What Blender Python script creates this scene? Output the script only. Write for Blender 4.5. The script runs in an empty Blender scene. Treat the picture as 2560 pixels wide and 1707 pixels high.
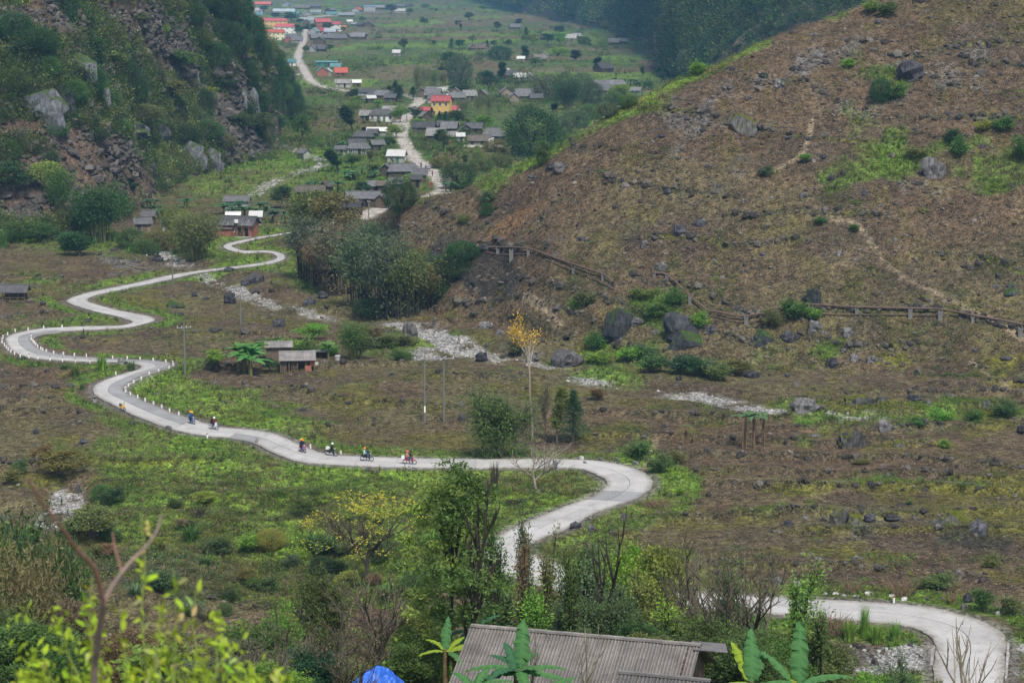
import bpy, bmesh, math, random
import numpy as np
from mathutils import Vector, Matrix, Euler
R_ = random.Random(7)
RN = np.random.default_rng(11)
scene = bpy.context.scene
COL = scene.collection
# ------------------------------------------------------------------ camera, sky, sun, exposure
F, CX, CY, CH = 5500.0, 1280.0, 853.5, 62.0
PITCH = math.atan((CY + 96.0) / F)
cam_d = bpy.data.cameras.new('camera')
cam = bpy.data.objects.new('camera', cam_d)
COL.objects.link(cam)
cam.location = (0, 0, CH)
cam.rotation_euler = (math.pi / 2 - PITCH, 0, 0)
cam_d.sensor_width = 36.0
cam_d.lens = F / 2560.0 * 36.0
cam_d.clip_start = 0.3
cam_d.clip_end = 12000
cam_d.dof.use_dof = True
cam_d.dof.focus_distance = 260.0
cam_d.dof.aperture_fstop = 6.7
scene.camera = cam
world = bpy.data.worlds.new('World')
scene.world = world
world.use_nodes = True
wn = world.node_tree.nodes
sky = wn.new('ShaderNodeTexSky')
sky.sky_type = 'NISHITA'
sky.sun_disc = False
sky.sun_elevation = math.radians(57)
sky.sun_rotation = math.radians(160)
sky.altitude = 800
sky.dust_density = 1.0
wbg = wn['Background']
wbg.inputs['Strength'].default_value = 0.10
hs = wn.new('ShaderNodeHueSaturation')          # overcast: the cloud deck greys the blue
hs.inputs['Saturation'].default_value = 0.55
world.node_tree.links.new(sky.outputs[0], hs.inputs['Color'])
world.node_tree.links.new(hs.outputs[0], wbg.inputs[0])
sun_d = bpy.data.lights.new('sun', 'SUN')
sun_d.energy = 2.3
sun_d.angle = math.radians(10)
sun_d.color = (1.0, 0.93, 0.82)
sun = bpy.data.objects.new('sun', sun_d)
COL.objects.link(sun)
# soft light from high behind the viewer
az = math.radians(160)
sdir = Vector((math.sin(az) * math.cos(math.radians(57)), math.cos(az) * math.cos(math.radians(57)), math.sin(math.radians(57))))
sun.rotation_euler = sdir.to_track_quat('Z', 'Y').to_euler()
vs = scene.view_settings
scene.display_settings.display_device = 'sRGB'
vs.view_transform = 'Standard'
vs.look = 'None'
vs.exposure = 1.0
vs.gamma = 1.0
cy = scene.cycles
cy.max_bounces = 5
cy.diffuse_bounces = 3
cy.glossy_bounces = 2
cy.transmission_bounces = 2
cy.transparent_max_bounces = 4
cy.volume_bounces = 0
cy.use_adaptive_sampling = True
cy.adaptive_threshold = 0.02
cy.use_denoising = True
cy.denoising_prefilter = 'ACCURATE'
cy.denoiser = 'OPENIMAGEDENOISE'
cy.denoising_input_passes = 'RGB_ALBEDO_NORMAL'
cy.caustics_reflective = False
cy.caustics_refractive = False

# ------------------------------------------------------------------ image rays
CP, SP = math.cos(PITCH), math.sin(PITCH)
def ray(px, py):
    """direction through photo pixel (2560x1707), scaled so that dy = 1"""
    u = (np.asarray(px, float) - CX) / F
    v = (CY - np.asarray(py, float)) / F
    dy = CP + v * SP
    dz = -SP + v * CP
    return u / dy, dz / dy          # azimuth a = x/y, slope m = dz/dy
def project(x, y, z):
    zc = y * CP - (z - CH) * SP
    v = (y * SP + (z - CH) * CP) / zc
    return CX + F * x / zc, CY - F * v
def flat(px, py):
    a, m = ray(px, py)
    Z = -CH / m
    return a * Z, Z
def scale_at(x, y, z):
    return F / (y * CP - (z - CH) * SP)

# ------------------------------------------------------------------ noise
def _h(ix, iy, s):
    h = (ix.astype(np.int64) * 374761393 + iy.astype(np.int64) * 668265263 + s * 1442695041) & 0xffffffff
    h = ((h ^ (h >> 13)) * 1274126177) & 0xffffffff
    return ((h ^ (h >> 16)) & 0xffffff) / 16777215.0
def vn(x, y, s=0):
    x0 = np.floor(x); y0 = np.floor(y)
    fx = x - x0; fy = y - y0
    fx = fx * fx * (3 - 2 * fx); fy = fy * fy * (3 - 2 * fy)
    a = _h(x0, y0, s); b = _h(x0 + 1, y0, s); c = _h(x0, y0 + 1, s); d = _h(x0 + 1, y0 + 1, s)
    return (a + (b - a) * fx) + ((c + (d - c) * fx) - (a + (b - a) * fx)) * fy
def fbm(x, y, s=0, o=4, g=0.5):
    t = 0.0; amp = 1.0; n = 0.0
    for i in range(o):
        t = t + amp * (vn(x, y, s + i * 17) - 0.5); n += amp
        x = x * 2.03 + 13.1; y = y * 2.03 + 7.7; amp *= g
    return t / n * 2
def sstep(a, b, x):
    t = np.clip((x - a) / (b - a), 0.0, 1.0)
    return t * t * (3 - 2 * t)

# ------------------------------------------------------------------ road traced as pairs of edge points
ROAD = [(2340,1840,2525,1840),(2336,1760,2518,1760),(2334,1707,2511,1707),(2337,1650,2510,1660),(2337,1608,2516,1620),(2314,1582,2500,1577),(2263,1566,2430,1543),(2185,1556,2317,1517),
(2081,1549,2150,1503),(1945,1536,1985,1495),(1830,1527,1850,1487),(1730,1523,1740,1481),(1620,1520,1650,1475),(1523,1505,1560,1462),(1440,1490,1490,1443),
(1370,1474,1430,1424),(1300,1450,1375,1402),(1240,1425,1335,1386),(1211,1394,1318,1374),(1219,1362,1325,1360),(1265,1329,1365,1343),(1329,1300,1425,1318),
(1381,1278,1481,1287),(1426,1261,1535,1265),(1478,1242,1590,1248),(1510,1221,1622,1225),(1518,1208,1632,1205),(1505,1194,1612,1182),(1474,1179,1545,1160),
(1440,1171,1474,1150),(1392,1170,1400,1148),(1290,1171,1300,1147),(1200,1171,1200,1147),(1100,1171,1105,1146),(1011,1170,1020,1145),(874,1165,890,1140),(792,1160,820,1135),(737,1152,775,1122),
(682,1132,725,1100),(639,1110,677,1082),(576,1096,615,1073),(521,1091,550,1068),(452,1080,500,1053),(384,1058,445,1037),(329,1036,395,1017),
(274,1008,345,996),(240,990,315,981),(232,978,309,972),(238,964,315,962),(260,951,335,950),(300,937,370,933),(335,927,410,920),(352,919,428,912),
(345,912,418,906),(310,907,360,900),(250,905,275,897),(192,904,200,892),(110,899,138,884),(55,890,100,872),(25,873,82,858),(14,852,77,849),
(22,840,82,841),(55,830,105,834),(110,821,150,829),(219,816,235,825),(290,815,315,820),(323,810,358,811),(329,804,387,802),(315,798,378,792),
(285,790,340,784),(245,781,300,777),(192,766,255,765),(167,755,228,757),(168,750,219,750),(192,740,230,742),(233,729,265,733),(329,710,350,715),
(411,691,430,698),(470,681,490,684),(530,673,540,677),(600,665,610,669),(655,657,672,661),(690,647,712,648),(685,636,706,635),(660,632,668,627),
(610,634,610,627),(575,627,585,619),(558,617,580,615),(574,608,590,611),(640,594,645,598),(680,588,684,591),(760,575,762,578)]
def catmull(P, n):
    P = np.asarray(P, float)
    Q = np.vstack([2 * P[0] - P[1], P, 2 * P[-1] - P[-2]])
    out = []
    for i in range(len(P) - 1):
        p0, p1, p2, p3 = Q[i], Q[i + 1], Q[i + 2], Q[i + 3]
        for k in range(n):
            t = k / n
            out.append(0.5 * ((2 * p1) + (p2 - p0) * t + (2 * p0 - 5 * p1 + 4 * p2 - p3) * t * t + (3 * p1 - p0 - 3 * p2 + p3) * t ** 3))
    out.append(P[-1])
    return np.array(out)
_r = np.array(ROAD, float)
_lx, _ly = flat(_r[:, 0], _r[:, 1]); _rx, _ry = flat(_r[:, 2], _r[:, 3])
ROADW = catmull(np.stack([_lx, _ly, _rx, _ry], 1), 6)      # world left and right edge
def polyw(pts, n=4):
    p = np.array(pts, float)
    x, y = flat(p[:, 0], p[:, 1])
    return catmull(np.stack([x, y], 1), n)
TRACK_A = polyw([(760,575),(830,560),(900,545),(960,520),(1050,500),(1112,473),(1088,437),(1052,410),(1035,393),(1012,358),(1000,340),(1006,318),(1012,300),(1028,275),(1048,250),(1010,238),(940,232),(872,228),(800,215),(776,200),(757,170),(745,150),(748,130),(757,108),(764,82),(770,60)])
TRACK_B = polyw([(1012,300),(985,312)], 4)
TRACK_C = polyw([(716,188),(760,187)], 2)
TRACK_D = polyw([(1060,66),(1110,50),(1165,38),(1200,25)], 4)
STREAMS = [(polyw([(-60,600),(150,600),(330,615),(430,650),(520,690),(617,730),(700,760),(800,785),(930,800),(1050,815),(1130,850),(1240,890),(1330,905),(1450,935),(1560,965),(1700,978),(1800,990),(1900,1018),(2000,1035),(2150,1040),(2300,1030)]), 3.2, 0.9),
           (polyw([(640,340),(710,362),(792,390),(811,405),(775,422),(737,433),(663,460),(600,500)]), 2.6, 0.7),
           (polyw([(1044,893),(1110,870),(1150,860)]), 4.0, 0.5),
           (polyw([(1040,75),(1060,64),(1110,52),(1160,40)]), 3.0, 0.2),
           (polyw([(-80,1330),(60,1300),(150,1262),(170,1240),(160,1200)]), 2.2, 1.2),
           (polyw([(1980,1665),(2100,1640),(2250,1640),(2330,1650),(2500,1660),(2640,1640)]), 5.0, 0.6)]
def pdist(x, y, poly):
    """distance of many points to a polyline"""
    best = np.full(x.shape, 1e9)
    for (ax, ay), (bx, by) in zip(poly[:-1], poly[1:]):
        dx, dy = bx - ax, by - ay
        L2 = dx * dx + dy * dy + 1e-9
        t = np.clip(((x - ax) * dx + (y - ay) * dy) / L2, 0, 1)
        d = (x - ax - t * dx) ** 2 + (y - ay - t * dy) ** 2
        np.minimum(best, d, out=best)
    return np.sqrt(best)
# distance fields on regular grids, looked up bilinearly
class DGrid:
    def __init__(s, polys, x0, x1, y0, y1, st, cap=20.0):
        s.x0, s.y0, s.st = x0, y0, st
        nx, ny = int((x1 - x0) / st) + 1, int((y1 - y0) / st) + 1
        g = np.full((ny, nx), cap)
        m = int(cap / st) + 1
        for poly in polys:
            for (ax, ay), (bx, by) in zip(poly[:-1], poly[1:]):
                i0 = max(0, int((min(ax, bx) - x0) / st) - m); i1 = min(nx, int((max(ax, bx) - x0) / st) + m + 1)
                j0 = max(0, int((min(ay, by) - y0) / st) - m); j1 = min(ny, int((max(ay, by) - y0) / st) + m + 1)
                if i0 >= i1 or j0 >= j1: continue
                X, Y = np.meshgrid(x0 + np.arange(i0, i1) * st, y0 + np.arange(j0, j1) * st)
                d = pdist(X, Y, [(ax, ay), (bx, by)])
                g[j0:j1, i0:i1] = np.minimum(g[j0:j1, i0:i1], d)
        s.g, s.cap = g, cap
    def __call__(s, x, y):
        fx = (x - s.x0) / s.st; fy = (y - s.y0) / s.st
        ny, nx = s.g.shape
        inside = (fx >= 0) & (fy >= 0) & (fx < nx - 1) & (fy < ny - 1)
        ix = np.clip(fx, 0, nx - 2).astype(int); iy = np.clip(fy, 0, ny - 2).astype(int)
        tx = np.clip(fx - ix, 0, 1); ty = np.clip(fy - iy, 0, 1)
        v = (s.g[iy, ix] * (1 - tx) + s.g[iy, ix + 1] * tx) * (1 - ty) + (s.g[iy + 1, ix] * (1 - tx) + s.g[iy + 1, ix + 1] * tx) * ty
        return np.where(inside, v, s.cap)
_cen = (ROADW[:, :2] + ROADW[:, 2:]) / 2
_q1 = ROADW[:, :2] * .75 + ROADW[:, 2:] * .25; _q3 = ROADW[:, :2] * .25 + ROADW[:, 2:] * .75
D_ROAD = DGrid([_cen, ROADW[:, :2], ROADW[:, 2:], _q1, _q3], -150, 120, 160, 560, 0.5, 12.0)
D_TRACK = DGrid([TRACK_A, TRACK_B, TRACK_C], -240, 60, 480, 2400, 2.0, 30.0)
D_STR = [(DGrid([p], p[:, 0].min() - 25, p[:, 0].max() + 25, p[:, 1].min() - 25, p[:, 1].max() + 25, 1.0, 20.0), w, d) for p, w, d in STREAMS]

# ------------------------------------------------------------------ landforms
def curve_flat(pts):
    p = np.array(pts, float)
    x, y = flat(p[:, 0], p[:, 1])
    a = x / y
    o = np.argsort(a)
    return a[o], y[o]
# brown hill on the right: toe line (on the valley floor) and crest line (silhouette)
H_TOE = curve_flat([(850,600),(890,640),(950,720),(1000,765),(1100,790),(1250,820),(1380,865),(1550,895),(1760,915),(1900,925),(2100,935),(2300,945),(2560,960),(3000,985),(3600,1000)])
H_CREST = np.array([(870,560),(905,528),(1000,492),(1140,468),(1230,424),(1300,392),(1380,350),(1480,285),(1550,243),(1650,190),(1760,142),(1900,70),(2000,35),(2100,-2),(2300,-90),(2560,-200),(3000,-380),(3600,-560)], float)
L_TOE = curve_flat([(-2500,720),(-1000,680),(-300,640),(0,612),(120,606),(220,580),(300,545),(370,505),(450,468),(600,425),(680,388),(700,345),(722,300),(765,268),(800,246),(840,225)])
L_CREST = np.array([(-2500,-900),(-1000,-800),(0,-640),(200,-540),(400,-400),(520,-240),(575,-90),(606,0),(616,22),(629,65),(660,105),(680,145),(704,195),(720,240),(765,268),(800,246),(840,225)], float)
B_TOE = curve_flat([(1100,-25),(1180,-8),(1240,22),(1400,52),(1550,80),(1625,108),(1650,150),(1662,182),(1720,215),(2000,270),(2600,330),(3600,400)])
V_TOE = curve_flat([(-2500,-20),(400,-22),(600,-25),(900,-22),(1100,-15),(1300,-18),(3600,-20)])
def face(toe, crest, k):
    ta, tz = toe
    a, m = ray(crest[:, 0], crest[:, 1])
    zt = np.interp(a, ta, tz)
    Zc = (CH + k * zt) / (k - m)
    h = CH + m * Zc
    h = np.maximum(h, 0.0)
    return a, Zc, h
HC = face(H_TOE, H_CREST, 0.60)
LC = face(L_TOE, L_CREST, 0.78)
def H0(x, y, parts=False):
    x = np.asarray(x, float); y = np.asarray(y, float)
    yy = np.maximum(y, 3.0)
    a = x / yy
    # valley floor with gentle swells
    v = 0.9 * fbm(x / 60, y / 60, 5, 3) + 0.35 * fbm(x / 9, y / 14, 9, 3)
    v = v + 0.0
    # near slope the viewer stands on
    # hummocky bank below the road
    v = v + 2.2 * (fbm(x / 13, y / 9, 91, 3) - .15) * sstep(262, 240, y) * sstep(18, 4, x) 
    bank = 3.5 * fbm(x / 22, y / 22, 31, 2)
    near = 60.4 - 0.343 * y - 0.0004 * np.maximum(0, y - 150) ** 2
    near = near - np.maximum(0, a - 0.11) * 60 * sstep(40, 150, y)
    near = near + np.minimum(0, bank) * sstep(60, 110, y) * 0.6
    # brown hill
    zt = np.interp(a, *H_TOE); zc = np.interp(a, HC[0], HC[1]); hc = np.interp(a, HC[0], HC[2])
    zc = np.maximum(zc, zt + 3)
    t = (y - zt) / (zc - zt)
    up = np.where(t < 1, t - 0.06 * np.exp(-((t - 1) / 0.09) ** 2), 0.94 - 0.02 * (t - 1))
    up = np.where(t < 0, 0, up)
    foot = np.minimum(1, np.maximum(t, 0) / 0.10)
    up = up * (0.35 + 0.65 * foot)
    fall = 1 - sstep(0, 1, (y - zc) / (60 + 2.2 * hc))
    left_end = sstep(ray(850, 560)[0], ray(1010, 560)[0], a) ** .7
    hill = hc * up * fall * left_end
    # left karst mountain
    ztl = np.interp(a, *L_TOE); zcl = np.interp(a, LC[0], LC[1]); hcl = np.interp(a, LC[0], LC[2])
    zcl = np.maximum(zcl, ztl + 3)
    tl = (y + 16 * fbm(x / 30, y / 50, 57, 3) + 9 * fbm(x / 9, y / 20, 58, 2) - ztl) / (zcl - ztl)
    prof = np.where(tl < 0, 0, np.where(tl < 1, 0.72 * tl ** 1.15 + 0.28 * sstep(0.25, 0.95, tl), 1.0))
    falll = 1 - sstep(0, 1, (y - zcl - 20) / (90 + 2.0 * hcl))
    mount = hcl * prof * falll * (a < ray(840, 225)[0])
    # far right mountain and valley end
    zb = np.interp(a, *B_TOE)
    back = np.maximum(0, y - zb) * 0.52 * (a > ray(1100, -20)[0])
    back = np.minimum(back, 190)
    ze = np.interp(a, *V_TOE)
    end = np.minimum(np.maximum(0, y - ze) * 0.55, 190)
    big = np.maximum(back, end)
    lo = sstep(0, 60, np.maximum(big, np.maximum(hill, mount)))
    if parts:
        return v, near, hill, mount, big
    # rocky relief on the slopes
    hill = hill + sstep(0.5, 6, hill) * (0.9 * fbm(x / 13, y / 8, 41, 4) + 0.5 * np.abs(fbm(x / 5, y / 3.4, 42, 3)))
    led = mount / 9.0 + 0.9 * fbm(x / 40, y / 40, 51, 3)
    mount = mount + sstep(1, 14, mount) * (11 * fbm(x / 55, y / 40, 52, 4, 0.55) + 2.2 * np.abs(fbm(x / 11, y / 8, 53, 3)) + 1.6 * (led - np.floor(led)))
    mount = np.maximum(mount, 0)
    bigr = big + sstep(1, 40, big) * (60 * fbm(x / 260, y / 200, 61, 5, 0.55) + 20 * np.abs(fbm(x / 70, y / 50, 62, 4)))
    bigr = np.maximum(bigr, 0)
    z = v + hill + mount + bigr
    # road bed and stream beds
    dr = D_ROAD(x, y)
    flatten = sstep(1.2, 5.0, dr)
    z = np.where(dr < 12, z * flatten + (0.0) * (1 - flatten), z)
    z = z - 0.15 * (1 - sstep(0.2, 0.6, dr))
    dt = D_TRACK(x, y)
    z = z * sstep(2.0, 9.0, dt)
    for g, w, dep in D_STR:
        d = g(x, y)
        z = z - dep * (1 - sstep(w * 0.6, w * 2.2, d)) * sstep(2.5, 6, dr)
    # drop below the retaining wall inside the bend
    cx, cyy = WALLDIP
    z = z - 1.7 * np.exp(-((x - cx) / 9.0) ** 2 - ((y - cyy) / 11.0) ** 2) * sstep(0.6, 2.0, dr)
    k = 1.5
    # smooth maximum with the near slope
    d = near - z
    z = np.where(d > k, near, np.where(d < -k, z, z + (d + k) ** 2 / (4 * k)))
    return z
WALLDIP = flat(440, 960)
def terrace(x, y):
    q = (y + 15 * fbm(x / 38, y / 34, 81, 4) + 0.10 * x) / 9.0
    fr = q - np.floor(q); k = np.floor(q)
    on = sstep(.40, .58, vn(x / 26 + k * 3.7, k * 5.1, 82))
    return fr, on
def micro(x, y, hillw):
    return (0.10 + 0.16 * hillw) * fbm(x / 1.7, y / 1.5, 71, 3) 
def ground(x, y):
    x = np.atleast_1d(np.asarray(x, float)); y = np.atleast_1d(np.asarray(y, float))
    return H0(x, y)
def gz(x, y):
    return float(ground([x], [y])[0])
def P(px, py, tmin=60, tmax=6500):
    """first point of the ground seen through a photo pixel"""
    a, m = ray(px, py)
    ts = np.exp(np.linspace(math.log(tmin), math.log(tmax), 1500))
    h = H0(a * ts, ts)
    d = (CH + m * ts) - h
    i = int(np.argmax(d < 0))
    if d[i] >= 0: i = len(ts) - 1
    lo, hi = ts[max(i - 1, 0)], ts[i]
    ts = np.linspace(lo, hi, 24)
    d = (CH + m * ts) - H0(a * ts, ts)
    i = int(np.argmax(d < 0))
    t = ts[i]
    return Vector((a * t, t, float(H0(np.array([a * t]), np.array([t]))[0])))
# ------------------------------------------------------------------ materials
MATS = {}
def new_mat(name):
    m = bpy.data.materials.new(name); m.use_nodes = True
    nt = m.node_tree
    b = nt.nodes['Principled BSDF']
    b.inputs['Specular IOR Level'].default_value = 0.25
    MATS[name] = m
    return m, nt, b
def N(nt, t, **kw):
    n = nt.nodes.new(t)
    for k, v in kw.items():
        if k.startswith('i_'):
            n.inputs[k[2:].replace('_', ' ')].default_value = v
        else:
            setattr(n, k, v)
    return n
def L(nt, a, b): nt.links.new(a, b)
def mixc(nt, fac, a, b, mode='MIX'):
    n = nt.nodes.new('ShaderNodeMix'); n.data_type = 'RGBA'; n.blend_type = mode
    for i, v in ((0, fac), (6, a), (7, b)):
        if isinstance(v, (int, float)): n.inputs[i].default_value = v
        elif isinstance(v, (tuple, list)): n.inputs[i].default_value = (*v[:3], 1)
        else: L(nt, v, n.inputs[i])
    return n.outputs[2]
def ramp(nt, fac, stops):
    n = nt.nodes.new('ShaderNodeValToRGB')
    e = n.color_ramp.elements
    while len(e) < len(stops): e.new(0.5)
    for el, (p, c) in zip(e, stops):
        el.position = p
        el.color = (*c, 1) if isinstance(c, (tuple, list)) else (c, c, c, 1)
    L(nt, fac, n.inputs[0])
    return n.outputs[0]
def simple(name, col, rough=0.85, spec=0.2, var=0.25, scale=2.0, bump=0.0, metal=0.0, objvar=0.0, coord='Object', bscale=None):
    """a painted / weathered surface: base colour broken by two noises, optional bump, per-object variation"""
    m, nt, b = new_mat(name)
    tc = N(nt, 'ShaderNodeTexCoord')
    n1 = N(nt, 'ShaderNodeTexNoise'); n1.inputs['Scale'].default_value = scale; n1.inputs['Detail'].default_value = 5
    n1.inputs['Roughness'].default_value = 0.65
    L(nt, tc.outputs[coord], n1.inputs['Vector'])
    r = ramp(nt, n1.outputs['Fac'], [(0.3, 1 - var), (0.7, 1 + var)])
    c = mixc(nt, 1.0, col, r, 'MULTIPLY')
    if objvar:
        oi = N(nt, 'ShaderNodeObjectInfo')
        rr = ramp(nt, oi.outputs['Random'], [(0.0, 1 - objvar), (1.0, 1 + objvar)])
        c = mixc(nt, 1.0, c, rr, 'MULTIPLY')
    L(nt, c, b.inputs['Base Color'])
    b.inputs['Roughness'].default_value = rough
    b.inputs['Specular IOR Level'].default_value = spec
    b.inputs['Metallic'].default_value = metal
    if bump:
        n2 = N(nt, 'ShaderNodeTexNoise'); n2.inputs['Scale'].default_value = bscale or scale * 4; n2.inputs['Detail'].default_value = 4
        L(nt, tc.outputs[coord], n2.inputs['Vector'])
        bp = N(nt, 'ShaderNodeBump'); bp.inputs['Strength'].default_value = 1.0; bp.inputs['Distance'].default_value = bump
        L(nt, n2.outputs['Fac'], bp.inputs['Height']); L(nt, bp.outputs[0], b.inputs['Normal'])
    return m
def ground_mat():
    m, nt, b = new_mat('soil_and_grass')
    at = N(nt, 'ShaderNodeVertexColor', layer_name='tone')
    ge = N(nt, 'ShaderNodeNewGeometry')
    def noise(sc, det, rough=0.6, dim=None):
        n = N(nt, 'ShaderNodeTexNoise'); n.inputs['Scale'].default_value = sc; n.inputs['Detail'].default_value = det
        n.inputs['Roughness'].default_value = rough
        L(nt, ge.outputs['Position'], n.inputs['Vector']); return n.outputs['Fac']
    nf = noise(3.2, 3, 0.7); nm = noise(0.85, 4, 0.65); nb = noise(0.16, 3)
    c = mixc(nt, 1.0, at.outputs['Color'], ramp(nt, nf, [(0.33, 0.28), (0.67, 1.85)]), 'MULTIPLY')
    c = mixc(nt, 1.0, c, ramp(nt, nm, [(0.34, 0.45), (0.66, 1.6)]), 'MULTIPLY')
    c = mixc(nt, 1.0, c, ramp(nt, nb, [(0.35, 0.8), (0.65, 1.2)]), 'MULTIPLY')
    # dry straw flecks and dark clods
    ns = noise(5.5, 2, 0.5)
    nz = nt.nodes.new('ShaderNodeMath'); nz.operation = 'MULTIPLY'
    L(nt, ramp(nt, ns, [(0.60, 0.0), (0.66, 1.0)]), nz.inputs[0]); L(nt, at.outputs['Alpha'], nz.inputs[1])
    c = mixc(nt, nz.outputs[0], c, (0.21, 0.17, 0.11))
    nd = noise(1.7, 3, 0.6)
    nz2 = nt.nodes.new('ShaderNodeMath'); nz2.operation = 'MULTIPLY'
    L(nt, ramp(nt, nd, [(0.36, 1.0), (0.42, 0.0)]), nz2.inputs[0]); nz2.inputs[1].default_value = 0.55
    c = mixc(nt, nz2.outputs[0], c, (0.028, 0.026, 0.022))
    L(nt, c, b.inputs['Base Color'])
    b.inputs['Roughness'].default_value = 0.95; b.inputs['Specular IOR Level'].default_value = 0.1
    bp = N(nt, 'ShaderNodeBump'); bp.inputs['Strength'].default_value = 1.0; bp.inputs['Distance'].default_value = 0.38
    L(nt, nm, bp.inputs['Height'])
    bp2 = N(nt, 'ShaderNodeBump'); bp2.inputs['Strength'].default_value = 0.8; bp2.inputs['Distance'].default_value = 0.14
    L(nt, nf, bp2.inputs['Height']); L(nt, bp.outputs[0], bp2.inputs['Normal']); L(nt, bp2.outputs[0], b.inputs['Normal'])
    return m
ground_mat()

# ------------------------------------------------------------------ mesh helpers
def link(o, parent=None):
    COL.objects.link(o)
    if parent is not None: o.parent = parent
    return o
def mesh_obj(name, V, Fc, mats, parent=None, mi=None, smooth=False):
    me = bpy.data.meshes.new(name)
    me.from_pydata([tuple(v) for v in V], [], [tuple(f) for f in Fc])
    for mm in (mats if isinstance(mats, (list, tuple)) else [mats]): me.materials.append(MATS[mm])
    if mi is not None: me.polygons.foreach_set('material_index', mi)
    if smooth: me.polygons.foreach_set('use_smooth', [True] * len(me.polygons))
    me.update()
    return link(bpy.data.objects.new(name, me), parent)
def np_mesh(name, V, Fq, mats, mi=None, smooth=False):
    """fast mesh from numpy arrays, faces all of one size"""
    me = bpy.data.meshes.new(name)
    V = np.asarray(V, np.float32); Fq = np.asarray(Fq, np.int32)
    k = Fq.shape[1]
    me.vertices.add(len(V)); me.vertices.foreach_set('co', V.ravel())
    me.loops.add(Fq.size); me.loops.foreach_set('vertex_index', Fq.ravel())
    me.polygons.add(len(Fq)); me.polygons.foreach_set('loop_start', np.arange(0, Fq.size, k, dtype=np.int32))
    if mi is not None: me.polygons.foreach_set('material_index', np.asarray(mi, np.int32))
    me.polygons.foreach_set('use_smooth', np.full(len(Fq), smooth))
    for mm in (mats if isinstance(mats, (list, tuple)) else [mats]): me.materials.append(MATS[mm])
    me.update(calc_edges=True); me.validate()
    return me
def tag(o, label=None, cat=None, group=None, kind=None):
    if label: o['label'] = label
    if cat: o['category'] = cat
    if group: o['group'] = group
    if kind: o['kind'] = kind
    return o
def empty(name, loc, rz=0.0, label=None, cat=None, group=None, kind=None):
    o = bpy.data.objects.new(name, None); o.empty_display_size = 0.3
    COL.objects.link(o); o.location = loc; o.rotation_euler = (0, 0, rz)
    return tag(o, label, cat, group, kind)
def copy_tree(o, parent=None):
    c = o.copy(); COL.objects.link(c); c.parent = parent
    for ch in list(o.children): copy_tree(ch, c)
    return c
class MB:
    def __init__(s): s.v = []; s.f = []; s.m = []
    def add(s, V, Fc, mi=0):
        n = len(s.v); s.v += [tuple(v) for v in V]; s.f += [tuple(i + n for i in f) for f in Fc]; s.m += [mi] * len(Fc)
    def box(s, c, d, rz=0.0, mi=0, top=1.0):
        cx, cy_, cz = c; dx, dy, dz = d[0] / 2, d[1] / 2, d[2] / 2
        co, si = math.cos(rz), math.sin(rz)
        V = []
        for k, sz in enumerate((-1, 1)):
            q = top if k else 1.0
            for sx, sy in ((-1, -1), (1, -1), (1, 1), (-1, 1)):
                x, y = sx * dx * q, sy * dy * q
                V.append((cx + x * co - y * si, cy_ + x * si + y * co, cz + sz * dz))
        s.add(V, [(0, 3, 2, 1), (4, 5, 6, 7), (0, 1, 5, 4), (1, 2, 6, 5), (2, 3, 7, 6), (3, 0, 4, 7)], mi)
    def tube(s, pts, rad, n=6, mi=0, cap=True):
        pts = [Vector(p) for p in pts]
        if not isinstance(rad, (list, tuple)): rad = [rad] * len(pts)
        base = len(s.v); up = Vector((0, 0, 1)); prev = None
        for i, p in enumerate(pts):
            d = (pts[min(i + 1, len(pts) - 1)] - pts[max(i - 1, 0)])
            d = d.normalized() if d.length > 1e-9 else Vector((0, 0, 1))
            a = d.cross(up if abs(d.z) < 0.95 else Vector((1, 0, 0))).normalized() if prev is None else (prev - d * prev.dot(d)).normalized()
            prev = a; b2 = d.cross(a)
            for k in range(n):
                t = 2 * math.pi * k / n
                s.v.append(tuple(p + (a * math.cos(t) + b2 * math.sin(t)) * rad[i]))
        for i in range(len(pts) - 1):
            for k in range(n):
                k2 = (k + 1) % n
                s.f.append((base + i * n + k, base + i * n + k2, base + (i + 1) * n + k2, base + (i + 1) * n + k)); s.m.append(mi)
        if cap:
            s.f.append(tuple(base + k for k in range(n))[::-1]); s.m.append(mi)
            e = base + (len(pts) - 1) * n
            s.f.append(tuple(e + k for k in range(n))); s.m.append(mi)
    def build(s, name, mats, parent=None, smooth=False):
        return mesh_obj(name, s.v, s.f, mats, parent, s.m, smooth)

# ------------------------------------------------------------------ ground sheet: rows follow the relief seen along each bearing
px_cols = np.concatenate([np.linspace(-1500, -60, 50)[:-1], np.arange(-60, 2621, 4.0), np.linspace(2621, 3900, 46)[1:]])
COLA = (px_cols - CX) / F / (CP + 0.0)
NC, NR = len(COLA), 640
Zf = np.exp(np.linspace(math.log(4.0), math.log(9000.0), 1100))
sub = np.arange(0, NC, 2)
A2 = COLA[sub][:, None] * np.ones_like(Zf)[None, :]
Hf = H0(A2 * Zf, Zf[None, :] * np.ones((len(sub), 1)))
_px, _py = project(A2 * Zf, Zf[None, :] * np.ones((len(sub), 1)), Hf)
_py = np.clip(_py, -260, 1950)
run = np.minimum.accumulate(_py, axis=1)
vis = -np.diff(run, axis=1)
w = vis + 0.06 * np.abs(np.diff(_py, axis=1)) + 0.10
ker = np.ones(5) / 5
w = np.apply_along_axis(lambda c: np.convolve(np.pad(c, 2, mode='edge'), ker, 'valid'), 0, w)
w = np.apply_along_axis(lambda c: np.convolve(np.pad(c, 2, mode='edge'), ker, 'valid'), 1, w)
cum = np.concatenate([np.zeros((len(sub), 1)), np.cumsum(w, axis=1)], axis=1)
cum /= cum[:, -1:]
tt = np.linspace(0, 1, NR)
Zr = np.stack([np.exp(np.interp(tt, cum[i], np.log(Zf))) for i in range(len(sub))])
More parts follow.
